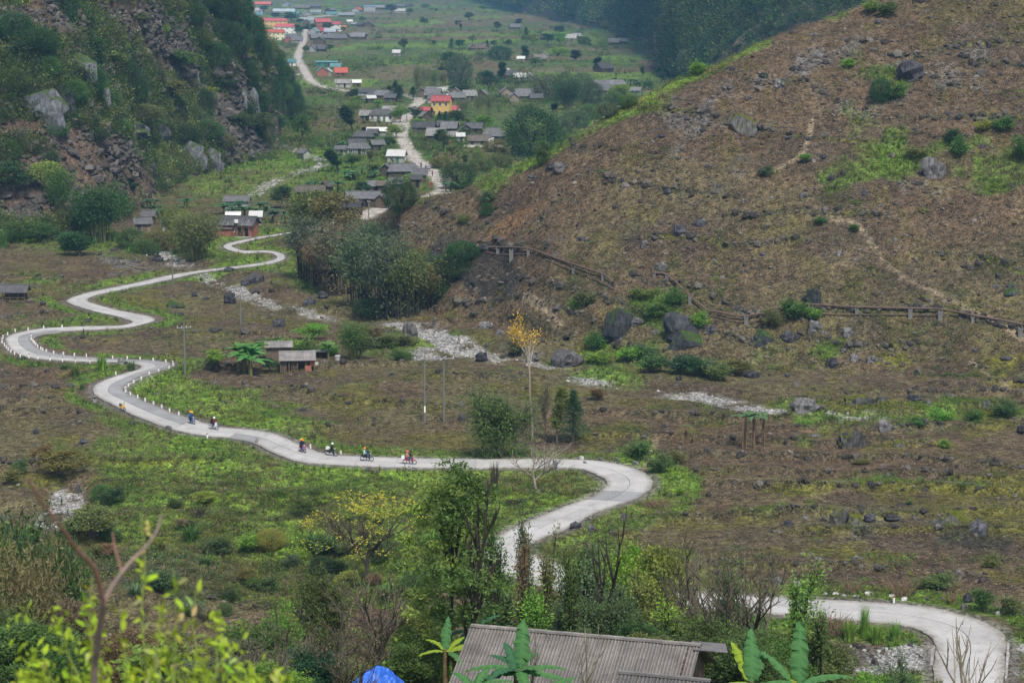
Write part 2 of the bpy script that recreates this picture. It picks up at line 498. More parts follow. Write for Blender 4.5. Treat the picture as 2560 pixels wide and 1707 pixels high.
Zall = np.stack([np.interp(np.arange(NC), sub, Zr[:, j]) for j in range(NR)], axis=1)     # NC x NR
GX = COLA[:, None] * Zall; GY = Zall
GZ = H0(GX, GY)
v_, near_, hill_, mount_, big_ = H0(GX, GY, True)
isnear = near_ > GZ - 0.3
ishill = (hill_ > 0.9) & ~isnear & (GX > ray(860, 500)[0] * GY)
ismount = (mount_ > 1.0) & ~isnear
isbig = (big_ > 3.0) & ~isnear
droad = D_ROAD(GX, GY); dtrack = D_TRACK(GX, GY)
rough = np.where(ishill, 1.0, np.where(isnear, .8, 0.75)) * sstep(1.5, 4.0, droad)
GZ = GZ + rough * (0.22 * fbm(GX / 1.9, GY / 1.6, 71, 3) + 0.30 * np.maximum(0, fbm(GX / 4.1, GY / 3.3, 72, 3) - 0.12)) * (GY < 900)
tfr, ton = terrace(GX, GY)
tmask = ton * (~ishill) * (~ismount) * (~isnear) * sstep(3, 7, droad) * (1 - sstep(440, 520, GY)) * np.where((GX > 8) | (GY > 250), 1, .35)
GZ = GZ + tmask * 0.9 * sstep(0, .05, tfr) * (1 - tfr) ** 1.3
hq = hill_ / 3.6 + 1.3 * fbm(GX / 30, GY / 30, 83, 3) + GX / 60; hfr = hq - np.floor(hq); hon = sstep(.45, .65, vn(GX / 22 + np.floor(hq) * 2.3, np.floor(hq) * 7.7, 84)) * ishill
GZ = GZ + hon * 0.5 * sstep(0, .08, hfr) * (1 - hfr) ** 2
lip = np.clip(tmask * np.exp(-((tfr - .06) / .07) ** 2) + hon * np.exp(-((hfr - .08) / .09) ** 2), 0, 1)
PXv, PYv = project(GX, GY, GZ)
# colour zones: what grows or lies where, traced as patches (photo px: cx, cy, rx, ry, weight, tilt)
GREEN = [(1000,1235,440,62,1.2,0),(450,1150,270,60,.9,5),(700,1215,320,60,.9,0),(330,1130,160,30,.5,0),(520,995,130,26,1.6,10),(420,975,80,18,1.2,0),(1500,1240,60,40,1.1,0),(1670,1235,70,60,1.2,0),
 (1610,1150,60,40,1.0,0),(740,1050,140,25,.6,8),(1190,1215,180,40,.7,0),(1400,1215,120,26,1,0),(1560,880,170,38,.9,0),(1520,950,120,24,.9,5),(1640,770,110,55,1.0,10),(1440,770,90,30,.6,0),(2000,880,170,40,.6,0),(2000,1010,60,16,.9,0),
 (2210,1035,200,30,.9,0),(2440,1020,170,30,1.1,0),(2050,1050,80,26,.9,0),(1960,1105,110,18,.7,0),(2150,1200,260,12,.7,0),(1950,1260,160,26,.7,0),(2500,430,120,60,.9,-10),(2250,400,190,60,.75,-12),(2150,300,80,60,.6,0),(2080,30,80,24,1.0,-15),
 (2120,170,60,50,.5,0),(2230,200,70,50,.7,0),(1800,150,90,26,.6,-20),(1900,120,70,20,.6,-20),(1840,60,110,40,.4,-25),(1730,180,140,24,.6,-28),(1480,325,240,20,.6,-31),(1300,410,150,26,.8,-28),(1640,240,120,18,.6,-30),(1950,430,90,24,.6,0),(1900,350,70,26,.4,0),
 (2350,520,90,20,.3,0),(1700,480,80,20,.3,0),(2200,680,60,20,.3,0),(560,640,120,22,.8,0),(720,670,60,26,.9,0),(250,600,300,30,.7,0),(100,590,150,25,.9,0),(660,560,100,20,.7,0),(300,640,120,20,.5,0),(640,440,180,60,.6,0),(900,420,260,80,.6,0),
 (700,1340,260,70,.9,0),(600,1440,300,100,.7,0),(350,1330,160,60,.5,0),(1000,1420,260,110,.8,0),(1500,1420,260,60,.6,0),(2180,1560,100,40,.9,0),(2400,1560,120,26,.9,20),(2480,1580,120,22,.9,25),(1700,1560,300,80,.8,0),(2150,1690,300,30,1.0,0),(620,980,60,12,.5,0),
 (80,760,120,16,.6,0),(200,800,140,10,.6,0),(60,700,120,20,.7,0),(1350,1000,60,40,.3,0),(1250,920,160,30,.4,0),(900,890,120,26,.5,0),(1000,850,120,26,.7,0),(620,870,70,26,.6,0),(1100,850,90,16,.5,0),(900,700,100,30,.5,0),(760,720,60,24,.6,0),
 (550,470,60,14,1.0,0),(500,430,60,26,.9,0),(400,90,40,20,.9,0),(130,380,120,26,.5,10),(60,150,80,60,.4,0),(300,260,100,60,.3,20),(450,300,100,50,.4,20)]
MOSS = [(2300,1210,420,18,.8,0),(2200,1240,380,30,.6,0),(2050,1120,200,60,.5,0),(2400,1120,200,40,.5,0),(2180,1020,160,26,1.0,0),(2480,1030,150,40,.8,0),(1700,1090,120,26,.8,0),(2300,1460,300,40,.5,0),(2150,1380,200,40,.5,0),(2480,1300,120,60,.4,0),
 (1650,1010,120,26,.5,0),(1250,1000,140,30,.4,0),(900,990,200,40,.4,0),(680,1010,120,20,.5,0),(2200,900,300,30,.5,0),(2500,900,120,40,.6,0),(1300,790,120,30,.3,0),(400,760,160,24,.5,0),(330,740,120,20,.5,0),(480,820,120,20,.3,0),(100,1180,200,60,.5,0),(200,1100,160,40,.5,0),(1350,1270,100,60,.5,0)]
DARK = [(2450,1350,100,40,.8,0),(2200,1330,160,26,.3,0),(2300,1500,200,20,.6,8),(480,1440,110,50,1.6,0),(330,1420,90,40,.8,0),(1240,690,60,50,1.0,0),(1150,650,100,50,1.2,-15),(1600,770,60,60,.5,0),(560,900,60,30,.3,0),(100,1080,140,50,.4,0),(60,960,160,60,.35,0),(2050,60,60,26,.5,-30),
 (1850,240,120,40,.3,-30),(1900,330,80,30,.3,-20),(1620,590,60,40,.4,-20),(2140,200,80,40,.6,-30)]
ORANGE = [(1290,545,110,26,.9,-26),(1240,600,60,30,.4,-30),(1790,160,60,12,1.0,-25),(520,1450,100,40,.6,0),(100,20,120,26,.5,0),(1580,260,50,14,.8,-30)]
ROCKY = [(120,60,160,70,.5,0),(420,90,120,60,.6,20),(620,380,110,40,.7,25),(60,520,70,50,.8,0),(330,400,140,40,.45,20),(560,260,60,60,.8,0),(2200,250,260,110,.5,-20),(1900,200,200,60,.5,-25),(1700,330,160,60,.4,-25),(2250,460,160,60,.4,-10),(2450,150,150,90,.4,0),
 (2350,1440,250,60,.5,0),(2150,1290,240,60,.4,0),(2400,1520,160,16,.8,8),(2100,1500,200,12,1.0,0),(1000,370,120,20,.3,0),(300,690,120,30,.3,0),(300,655,60,16,1.2,0),(450,660,60,20,1.1,0),(1330,890,80,30,.5,0),(2520,1640,60,60,1.3,0),(2200,1640,200,30,1.2,0)]
def patches(px, py, lst):
    out = np.zeros(px.shape)
    for cx, cy_, rx, ry, wt, tilt in lst:
        m = (np.abs(px - cx) < (rx + ry) * 2.2) & (np.abs(py - cy_) < (rx + ry) * 2.2)
        if not m.any(): continue
        t = math.radians(tilt); dx = px[m] - cx; dy = py[m] - cy_
        u = (dx * math.cos(t) + dy * math.sin(t)) / rx; vv = (-dx * math.sin(t) + dy * math.cos(t)) / ry
        out[m] += wt * np.exp(-(u * u + vv * vv) * 0.9)
    return out
n1 = fbm(GX / 14, GY / 18, 101, 4); n2 = fbm(GX / 3.5, GY / 4.5, 102, 3); n3 = fbm(GX / 40, GY / 60, 103, 3); n4 = fbm(GX / 6, GY / 9, 104, 3)
wg = patches(PXv, PYv, GREEN); wm = patches(PXv, PYv, MOSS); wd = patches(PXv, PYv, DARK); wo = patches(PXv, PYv, ORANGE); wr = patches(PXv, PYv, ROCKY)
farv = sstep(520, 760, GY) * (~ishill) * (~ismount)
wg = wg + 0.9 * np.exp(-((droad - 3.2) / 2.2) ** 2) * (droad < 11)            # green verge
wg = wg + farv * (0.62 + 0.5 * n3) + isnear * 0.8
SCREE = [(300,425,190,60,1.2,22),(60,520,100,80,1.2,0),(650,375,90,42,1.3,25),(430,140,150,55,1.2,38),(110,40,150,50,.9,0),(330,40,120,40,.9,20),(690,330,50,20,.6,30),(200,370,80,30,.7,0),(560,300,60,50,.7,30),(30,330,50,20,.5,0),(500,60,60,40,.6,30),(170,500,120,50,1.0,10)]
ws = patches(PXv, PYv, SCREE)
wg = wg + ismount * (0.95 - 1.1 * ws + 0.5 * n3) * (GY < 1100) + isbig * (0.7)
gm = sstep(0.36, 0.74, wg + 0.45 * n1 + 0.5 * n2)
mm_ = sstep(0.45, 0.8, wm + 0.40 + 0.5 * n4 + 0.35 * n2 - 0.45) * 0.9
dm = sstep(0.3, 0.8, wd + 0.5 * n4 + 0.3 * n2)
om = sstep(0.3, 0.9, wo + 0.3 * n2)
rm = sstep(0.4, 0.9, wr + 0.5 * n4 + 0.6 * n2)
strm = np.zeros_like(GX)
for (g, wdt, dep) in D_STR:
    strm = np.maximum(strm, 1 - sstep(wdt * 0.4, wdt * 1.2, g(GX, GY) + 1.8 * n2))
STONY = [(1100,845,110,46,1.3,20),(1050,820,60,24,1,0),(1170,865,40,20,.8,0),(385,655,70,22,1.2,0),(615,735,40,34,1.1,30),(700,765,40,16,.5,0),(797,783,50,18,1.1,0),(1345,915,60,20,1,0),(1500,952,60,12,.9,0),(1760,990,70,20,1.2,0),(1900,1018,80,16,.8,0),(2060,1036,120,16,.9,0),
 (150,1262,60,50,1.2,0),(30,1300,50,20,.6,0),(760,380,80,30,1.3,20),(720,430,110,30,1.2,-20),(1100,55,70,20,1,0),(2150,1645,260,50,1.0,0),(2520,1640,60,60,1.2,0)]
strm = np.clip(strm * patches(PXv, PYv, STONY) * 1.5 + 0.5 * strm * (n1 > .3), 0, 1) * sstep(-.5, .1, n2 + n1 * .5)
c_brown = np.array([0.073, 0.051, 0.032]); c_purp = np.array([0.046, 0.035, 0.029]); c_straw = np.array([0.115, 0.089, 0.052])
c_olive = np.array([0.080, 0.076, 0.034]); c_green = np.array([0.075, 0.115, 0.024]); c_bright = np.array([0.110, 0.180, 0.024]); c_moss = np.array([0.088, 0.088, 0.014])
c_dark = np.array([0.022, 0.022, 0.022]); c_or = np.array([0.16, 0.090, 0.045]); c_rock = np.array([0.115, 0.112, 0.112]); c_pale = np.array([0.23, 0.222, 0.21])
def lerp(a, b, t): return a + (b - a) * t[..., None]
T = c_brown[None, None, :] * np.ones(GX.shape + (1,))
T = lerp(T, c_purp, sstep(0.0, 0.5, n1 + 0.15) * 0.7)
T = lerp(T, c_dark, sstep(0.30, 0.55, n2 * .7 + n4 * .6) * 0.6)
T = lerp(T, c_straw, sstep(0.1, 0.5, n4) * 0.35)
T = lerp(T, c_olive, sstep(-0.1, 0.4, fbm(GX / 25, GY / 20, 110, 4) + 0.08) * np.where(ishill, .35, .65))
T = lerp(T, c_moss * .8, sstep(0.12, 0.4, fbm(GX / 5.5, GY / 7.5, 111, 4) + .3 * n1) * np.where(ishill, .3, .65) * (1 - sstep(430, 700, GY)))
# terraces and plough lines on the field near the road bend
fld = np.zeros(GX.shape)
T = lerp(T, c_rock * 0.9, rm * 0.8)
gcol = lerp(c_green[None, None] * np.ones_like(T), c_bright, sstep(0.5, 1.3, wg + 0.4 * n1))
gcol = lerp(gcol, c_olive, sstep(0.0, 0.5, n4) * 0.5)
# field mosaic on the far valley floor
fx = GX / 46 + 0.7 * vn(GX / 90, GY / 90, 3); fy = GY / 75 + 0.5 * vn(GX / 70, GY / 120, 4)
cell = _h(np.floor(fx + 0.33 * np.floor(fy)), np.floor(fy), 77)
fc = np.array([[0.080, 0.078, 0.036], [0.060, 0.085, 0.026], [0.098, 0.068, 0.042], [0.050, 0.085, 0.020], [0.090, 0.150, 0.022], [0.105, 0.085, 0.048]])[(cell * 5.99).astype(int)]
T = np.where((gm > 0)[..., None], lerp(T, gcol, gm), T)
T = T * (1 - (farv * 0.85)[..., None]) + (fc * (1.05 + 0.35 * n4[..., None])) * (farv * 0.85)[..., None]
T = lerp(T, c_moss, mm_ * (1 - farv))
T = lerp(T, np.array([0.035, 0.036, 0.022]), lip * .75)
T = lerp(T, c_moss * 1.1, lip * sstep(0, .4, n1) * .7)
T = lerp(T, c_or, om * .7)
T = lerp(T, c_dark, dm * 0.75)
mcol = lerp(np.array([0.130, 0.092, 0.066])[None, None] * np.ones_like(T), np.array([0.060, 0.088, 0.026]), sstep(0.3, 0.9, wg + 0.5 * n1))
T = np.where(ismount[..., None], lerp(mcol * .72, np.array([0.075, 0.066, 0.060]), rm * 0.7), T)
big2 = fbm(GX / 120, GY / 150, 141, 4)
T = np.where(isbig[..., None], lerp(np.array([0.05, 0.075, 0.030])[None, None] * np.ones_like(T), np.array([0.095, 0.075, 0.055]), sstep(-.05, .35, big2)), T)
T = lerp(T, c_pale, strm * (1 - farv * 0.6))
trk = 1 - sstep(1.6, 3.4, dtrack + 1.0 * n2)
T = lerp(T, np.array([0.34, 0.31, 0.28]), trk * (GY > 500))
T = lerp(T, np.array([0.12, 0.11, 0.10]), (1 - sstep(0.6, 1.6, droad)) * 0.8)
# trails
TRAILS = [[(2430,905),(2470,940),(2530,975),(2570,990)],[(2080,548),(2140,560),(2180,610),(2240,680),(2330,730),(2470,800),(2560,850)],[(2030,300),(2010,380),(1950,420)],[(1640,1100),(1620,1150),(1600,1200)],[(1310,740),(1360,770),(1400,820)],[(1050,300),(1100,310),(1150,318)]]
for tr in TRAILS:
    W = np.array([P(*p)[:2] for p in tr])
    Cc = catmull(W, 4)
    bb = (GX > Cc[:, 0].min() - 3) & (GX < Cc[:, 0].max() + 3) & (GY > Cc[:, 1].min() - 3) & (GY < Cc[:, 1].max() + 3)
    d = np.full(GX.shape, 9.0); d[bb] = pdist(GX[bb], GY[bb], Cc)
    T = lerp(T, np.array([0.20, 0.155, 0.105]), (1 - sstep(0.25, 0.7, d)) * 0.7)
T = np.clip(T, 0.004, 0.6)
straw_a = np.clip((1 - gm) * (1 - strm) * (1 - dm) * (~isbig) * np.where(ismount, 0.35, 0.75) * (1 - farv * .8) + 0.08, 0, 1)
# faces split into the named pieces of the setting
idx = np.arange(NC * NR).reshape(NC, NR)
quads = np.stack([idx[:-1, :-1], idx[1:, :-1], idx[1:, 1:], idx[:-1, 1:]], axis=-1).reshape(-1, 4)
reg = np.where(isbig, 3, np.where(ismount, 2, np.where(ishill, 1, 0)))
regq = reg[:-1, :-1].reshape(-1)
Vall = np.stack([GX, GY, GZ], -1).reshape(-1, 3)
Tall = np.concatenate([T, straw_a[..., None]], -1).reshape(-1, 4).astype(np.float32)
for k, nm in enumerate(['ground', 'hill', 'mountain', 'mountain_range']):
    q = quads[regq == k]
    used, inv = np.unique(q, return_inverse=True)
    me = np_mesh(nm, Vall[used], inv.reshape(-1, 4), 'soil_and_grass', smooth=True)
    ca = me.color_attributes.new('tone', 'FLOAT_COLOR', 'POINT')
    ca.data.foreach_set('color', Tall[used].ravel())
    o = bpy.data.objects.new(nm, me); COL.objects.link(o)
    tag(o, kind='structure')
print('ground', NC, NR)

# ------------------------------------------------------------------ concrete road, laid slab by slab
def slab_mat(name, base, var):
    m, nt, b = new_mat(name)
    ge = N(nt, 'ShaderNodeNewGeometry'); oi = N(nt, 'ShaderNodeObjectInfo')
    n1 = N(nt, 'ShaderNodeTexNoise'); n1.inputs['Scale'].default_value = 0.35; n1.inputs['Detail'].default_value = 6; n1.inputs['Roughness'].default_value = 0.7
    L(nt, ge.outputs['Position'], n1.inputs['Vector'])
    n2 = N(nt, 'ShaderNodeTexNoise'); n2.inputs['Scale'].default_value = 6; n2.inputs['Detail'].default_value = 3
    L(nt, ge.outputs['Position'], n2.inputs['Vector'])
    c = mixc(nt, 1.0, base, ramp(nt, n1.outputs['Fac'], [(0.28, 0.72), (0.5, 1.0), (0.75, 1.12)]), 'MULTIPLY')
    c = mixc(nt, 1.0, c, ramp(nt, n2.outputs['Fac'], [(0.3, 0.9), (0.7, 1.08)]), 'MULTIPLY')
    c = mixc(nt, 1.0, c, ramp(nt, oi.outputs['Random'], [(0, 1 - var), (1, 1 + var)]), 'MULTIPLY')
    n3 = N(nt, 'ShaderNodeTexNoise'); n3.inputs['Scale'].default_value = 0.9; n3.inputs['Detail'].default_value = 8; n3.inputs['Roughness'].default_value = 0.8; n3.inputs['Distortion'].default_value = 1.5
    L(nt, ge.outputs['Position'], n3.inputs['Vector'])
    c = mixc(nt, ramp(nt, n3.outputs['Fac'], [(0.56, 0.0), (0.68, 0.55)]), c, (0.17, 0.155, 0.135))      # mud and leaf litter trodden in
    ec = N(nt, 'ShaderNodeVertexColor', layer_name='edge')
    ew = nt.nodes.new('ShaderNodeMath'); ew.operation = 'MULTIPLY'; L(nt, ec.outputs['Color'], ew.inputs[0]); L(nt, ramp(nt, n3.outputs['Fac'], [(0.35, 0.0), (0.55, 1.0)]), ew.inputs[1])
    c = mixc(nt, ew.outputs[0], c, (0.16, 0.14, 0.11))      # soil washed onto the edges
    L(nt, c, b.inputs['Base Color']); b.inputs['Roughness'].default_value = 0.85
    return m
slab_mat('pale_concrete', (0.385, 0.375, 0.365), 0.09)
slab_mat('grey_concrete', (0.25, 0.25, 0.255), 0.08)
simple('worn_concrete', (0.25, 0.245, 0.235), var=0.3, scale=1.5, bump=0.02)
road = empty('road', (0, 0, 0), kind='structure')
mid = (ROADW[:, :2] + ROADW[:, 2:]) / 2
s_len = np.concatenate([[0], np.cumsum(np.linalg.norm(np.diff(mid, axis=0), axis=1))])
def road_at(s):
    return np.array([np.interp(s, s_len, ROADW[:, k]) for k in range(4)])
def road_z(x, y): return 0.05
nslab = 0
sl = 5.0; s0 = 0.0
end_paved = s_len[-1] - 2
while s0 < end_paved:
    s1 = min(s0 + sl, end_paved)
    for lane in (0, 1):
        ss = np.linspace(s0 + 0.015, s1 - 0.015, 5)
        V = []
        for s in ss:
            e = road_at(s); Lp, Rp = e[:2], e[2:]
            je = 0.012 * math.sin(s * 1.7 + lane) + 0.012 * math.sin(s * .63)
            for q in ((je, 0.15, 0.494) if lane == 0 else (0.506, 0.85, 1.0 - je)):
                p = Lp + (Rp - Lp) * q
                V.append((p[0], p[1], 0.05)); V.append((p[0], p[1], -0.28))
        Fc = []
        for i in range(4):
            a = i * 6; b2 = a + 6
            Fc += [(a, a + 2, b2 + 2, b2), (a + 2, a + 4, b2 + 4, b2 + 2), (a + 1, a, b2, b2 + 1), (a + 4, a + 5, b2 + 5, b2 + 4)]
        Fc += [(0, 1, 3, 2), (2, 3, 5, 4), (24, 26, 27, 25), (26, 28, 29, 27)]
        mx, my = project(*(np.array(V[8]) + 0))
        grey = (lane == 1 and 60 < mx < 470 and 830 < my < 1075) or (560 < mx < 650 and 1090 < my < 1120 and lane == 0) or (1470 < mx < 1600 and 1225 < my < 1262)
        o = mesh_obj('concrete_slab', V, Fc, 'grey_concrete' if grey else 'pale_concrete', road)
        ca = o.data.color_attributes.new('edge', 'FLOAT_COLOR', 'POINT')
        for vi, dd in enumerate(ca.data):
            q = 1.0 if (vi % 6) // 2 == (0 if lane == 0 else 2) else 0.0
            dd.color = (q, q, q, 1)
        nslab += 1
    s0 += sl
print('slabs', nslab, s_len[-1])
# ------------------------------------------------------------------ labels: what it looks like + what it stands beside
LANDMARKS = [(1425,890,"square grey block boulder"),(1560,790,"dark rock face"),(1705,820,"leaning dark slab"),(2030,735,"ivy covered dark rock"),(2128,1090,"moss topped upright boulder"),(2392,1290,"mossy boulder above the burnt patch"),
 (2100,1285,"split mossy rock pair"),(1865,310,"big mossy hillside boulder"),(2340,420,"slanting slab outcrop"),(2270,180,"dark upper outcrop"),(1085,980,"twin pole power pylon"),(463,870,"single power pole"),(700,895,"small farmhouse"),
 (620,890,"tall banana clump"),(1256,1060,"weeping roadside tree"),(1433,1040,"dark young conifer"),(1560,1200,"rounded road bend"),(280,975,"hairpin with marker posts"),(50,855,"far left bend"),(355,800,"middle hairpin"),(170,755,"upper left bend"),
 (600,610,"small switchback"),(640,560,"brick farmhouse"),(255,560,"big bamboo by the scree"),(495,610,"bamboo by the switchback"),(910,720,"big bamboo grove"),(1000,490,"round bamboo at the hill foot"),(1143,440,"dark bush on the spur"),(1330,330,"great dark bamboo"),
 (1105,270,"yellow school"),(712,70,"white school block"),(820,70,"white two storey house"),(725,195,"parked dark truck"),(1072,420,"grey box truck"),(940,20,"blue roofed villa"),(875,210,"pale gabled cottage"),(815,155,"teal roofed hall"),
 (1060,190,"thin bamboo stand"),(1248,140,"dense dark valley tree"),(1370,230,"valley grove"),(1505,175,"lone dark cabin"),(1490,235,"long weathered barn"),(775,400,"pale rock streambed"),(610,250,"streaked cliff corner"),(105,245,"pale layered slab"),(490,390,"scarred lower cliff"),
 (355,320,"dark ledge cliff"),(255,20,"high bare scree"),(60,540,"scree fan"),(1280,635,"pipeline's upper bend"),(1730,750,"pipeline's steep run"),(2270,785,"pipeline on pillars"),(1070,845,"white stream boulders"),(1480,960,"pale stones at the field edge"),(1790,985,"white gravel bar"),
 (1880,1070,"row of dry banana stems"),(2300,1212,"stone water channel"),(2170,1500,"roadside stone heap"),(2400,1640,"concrete causeway"),(1450,1640,"corrugated roof"),(920,1280,"yellow leaved tree"),(1140,1300,"tall green double tree"),(900,1690,"blue tarpaulin"),
 (480,1430,"burnt brown hollow"),(500,1280,"charred stump"),(1236,1190,"dead black stump"),(75,1450,"tall bamboo wall"),(225,1300,"olive roadside sapling"),(150,1150,"rust coloured bush"),(1600,130,"far wooded slope"),(1700,150,"orange grass ridge"),(1900,60,"ridge of the brown hill"),(2450,430,"green hillside patch"),
 (2500,700,"slope above the pipes"),(1300,545,"orange earth scar"),(540,150,"steep wooded buttress"),(990,370,"white tarpaulin roof"),(930,390,"village banana garden"),(1210,345,"walled long house"),(35,730,"stilted shed"),(1500,560,"middle of the brown hill"),(1640,1330,"bushes beyond the roof")]
USED = set()
def autolabel(desc, px, py, skip=None):
    c = sorted(LANDMARKS, key=lambda l: (l[0] - px) ** 2 + (2.0 * (l[1] - py)) ** 2)
    for lx, ly, nm in c[:7]:
        if skip and nm == skip: continue
        dx, dy = px - lx, py - ly
        n = math.hypot(dx, 2 * dy)
        close = ["close ", "a little way ", "some way "] if n < 160 else ["some way ", "well ", "far "]
        if abs(dx) > 1.6 * abs(dy): rel = "to the hill side of the" if dx > 0 else "to the cliff side of the"
        elif dy < 0: rel = "beyond the" if abs(dx) < 0.5 * abs(dy) else ("up valley and hillward of the" if dx > 0 else "up valley and cliffward of the")
        else: rel = "in front of the" if abs(dx) < 0.5 * abs(dy) else ("down valley and hillward of the" if dx > 0 else "down valley and cliffward of the")
        k = 0 if n < 45 else 1 if n < 120 or n < 260 else 2
        t = f"{desc} {close[k]}{rel} {nm}"
        if t not in USED and len(t.split()) <= 16:
            USED.add(t); return t
    for lx, ly, nm in c[:5]:
        for lx2, ly2, nm2 in c[:6]:
            t = f"{desc} between {nm} and {nm2}"
            if nm != nm2 and t not in USED and len(t.split()) <= 16:
                USED.add(t); return t
    return f"{desc} near the {c[0][2]}"

# ------------------------------------------------------------------ foliage materials
def foliage(name, col, inst=False, trans=0.3, var=0.45):
    m, nt, b = new_mat(name)
    lf = N(nt, 'ShaderNodeVertexColor', layer_name='leaf')
    if inst:
        a = N(nt, 'ShaderNodeAttribute', attribute_type='INSTANCER', attribute_name='tint'); base = a.outputs['Color']
        col = (1, 1, 1)
    else:
        oi = N(nt, 'ShaderNodeObjectInfo'); base = oi.outputs['Color']
    c = mixc(nt, 1.0, base, col, 'MULTIPLY')
    c = mixc(nt, 1.0, c, ramp(nt, lf.outputs['Color'], [(0, 1 - var), (0.5, 1.0), (1, 1 + var * 1.5)]), 'MULTIPLY')
    L(nt, c, b.inputs['Base Color']); b.inputs['Roughness'].default_value = 0.7; b.inputs['Specular IOR Level'].default_value = 0.15
    tr = N(nt, 'ShaderNodeBsdfTranslucent'); L(nt, c, tr.inputs['Color'])
    mx = N(nt, 'ShaderNodeMixShader'); mx.inputs[0].default_value = trans
    L(nt, b.outputs[0], mx.inputs[1]); L(nt, tr.outputs[0], mx.inputs[2]); L(nt, mx.outputs[0], nt.nodes['Material Output'].inputs['Surface'])
    return m
foliage('leaf', (1, 1, 1)); foliage('leaf_scatter', (1, 1, 1), inst=True)
simple('bark', (0.10, 0.085, 0.065), var=0.35, scale=3, objvar=0.15)
simple('pale_bark', (0.24, 0.21, 0.17), var=0.3, scale=4)
simple('dark_bark', (0.045, 0.036, 0.030), var=0.3, scale=4)
simple('culm', (0.14, 0.14, 0.06), var=0.35, scale=3)
simple('dry_stalk', (0.17, 0.115, 0.075), var=0.4, scale=4)

def leaf_mesh(name, Pt, Dr, size, aspect=0.4, mat='leaf', droop=0.0, rng=RN, sizevar=0.4):
    """one diamond leaf per point: Pt centres, Dr growth directions"""
    Pt = np.asarray(Pt, float); Dr = np.asarray(Dr, float)
    n = len(Pt)
    Dr = Dr + rng.normal(0, 0.55, (n, 3)); Dr[:, 2] -= droop
    Dr /= np.linalg.norm(Dr, axis=1)[:, None] + 1e-9
    Rr = rng.normal(0, 1, (n, 3)); W = np.cross(Dr, Rr); W /= np.linalg.norm(W, axis=1)[:, None] + 1e-9
    s = size * (1 + sizevar * rng.uniform(-1, 1, n))[:, None]
    p0 = Pt - Dr * s * 0.5; p2 = Pt + Dr * s * 0.5
    p1 = Pt + W * s * aspect * 0.5; p3 = Pt - W * s * aspect * 0.5
    V = np.stack([p0, p1, p2, p3], 1).reshape(-1, 3)
    Fq = np.arange(4 * n).reshape(-1, 4)
    me = np_mesh(name, V, Fq, mat)
    ca = me.color_attributes.new('leaf', 'FLOAT_COLOR', 'POINT')
    g = rng.uniform(0, 1, n) * 0.6 + 0.4 * vn(Pt[:, 0] * 7 / max(size * 20, .3), Pt[:, 2] * 7 / max(size * 20, .3) + Pt[:, 1] * 3, 5)
    cc = np.repeat(np.stack([g, g, g, np.ones(n)], 1), 4, axis=0).astype(np.float32)
    ca.data.foreach_set('color', cc.ravel())
    return me
def skeleton(seed, height=1.0, trunk=0.3, levels=3, kids=5, spread=0.75, upb=0.35, rad=0.022, ratio=0.66, lean=0.0, wig=0.10, bare_tip=False, droop=0.0, first=0.35):
    rg = random.Random(seed); mb = MB(); tips = []
    def grow(p, d, length, r, lev):
        pts = [p.copy()]; q = p.copy(); dd = d.copy(); nseg = 4 if lev == 0 else 3
        for i in range(nseg):
            dd = (dd + Vector((rg.uniform(-wig, wig), rg.uniform(-wig, wig), rg.uniform(-wig, wig) * .6 - droop * lev * 0.1))).normalized()
            q = q + dd * length / nseg; pts.append(q.copy())
        rr = [r * (1 - 0.45 * i / nseg) for i in range(nseg + 1)]
        if lev == levels: rr[-1] *= 0.5
        mb.tube(pts, rr, 5 if lev == 0 else (4 if lev == 1 else 3), cap=False)
        if lev >= levels:
            for i in range(1, len(pts)): tips.append((pts[i].copy(), dd.copy()))
            return
        for k in range(kids if lev else kids + 1):
            t = rg.uniform(first if lev == 0 else 0.3, 1.0)
            if k == 0: t = 1.0
            i = min(int(t * nseg), nseg - 1); f = t * nseg - i
            b = pts[i].lerp(pts[i + 1], f)
            az_ = rg.uniform(0, 6.283); sp = spread * rg.uniform(0.6, 1.25) * (0.35 if k == 0 else 1)
            side = Vector((math.cos(az_), math.sin(az_), 0))
            nd = (dd * (1 - sp * 0.5) + side * sp + Vector((0, 0, upb))).normalized()
            grow(b, nd, length * ratio * rg.uniform(0.75, 1.15), r * 0.55, lev + 1)
    grow(Vector((0, 0, 0)), Vector((lean, 0, 1)).normalized(), trunk, rad, 0)
    zs = max(t[0].z for t in tips) if tips else 1.0
    k = height / zs
    mb.v = [(v[0] * k, v[1] * k, v[2] * k) for v in mb.v]
    return mb, [(t[0] * k, t[1]) for t in tips]
def mb_mesh(mb, name, mat):
    me = bpy.data.meshes.new(name); me.from_pydata(mb.v, [], mb.f); me.materials.append(MATS[mat]); me.update(); return me
PROTO = {}
def proto(kind, trunk_me, crown_me, tname='trunk', cname='crown'):
    PROTO.setdefault(kind, []).append((trunk_me, crown_me, tname, cname))
def spread_leaves(tips, per, rad, rng):
    Pt = np.array([t[0] for t in tips]); Dr = np.array([t[1] for t in tips])
    Pt = np.repeat(Pt, per, axis=0); Dr = np.repeat(Dr, per, axis=0)
    off = rng.normal(0, rad, Pt.shape)
    Dr = Dr * 0.6 + off / (rad + 1e-9) * 0.5
    return Pt + off, Dr
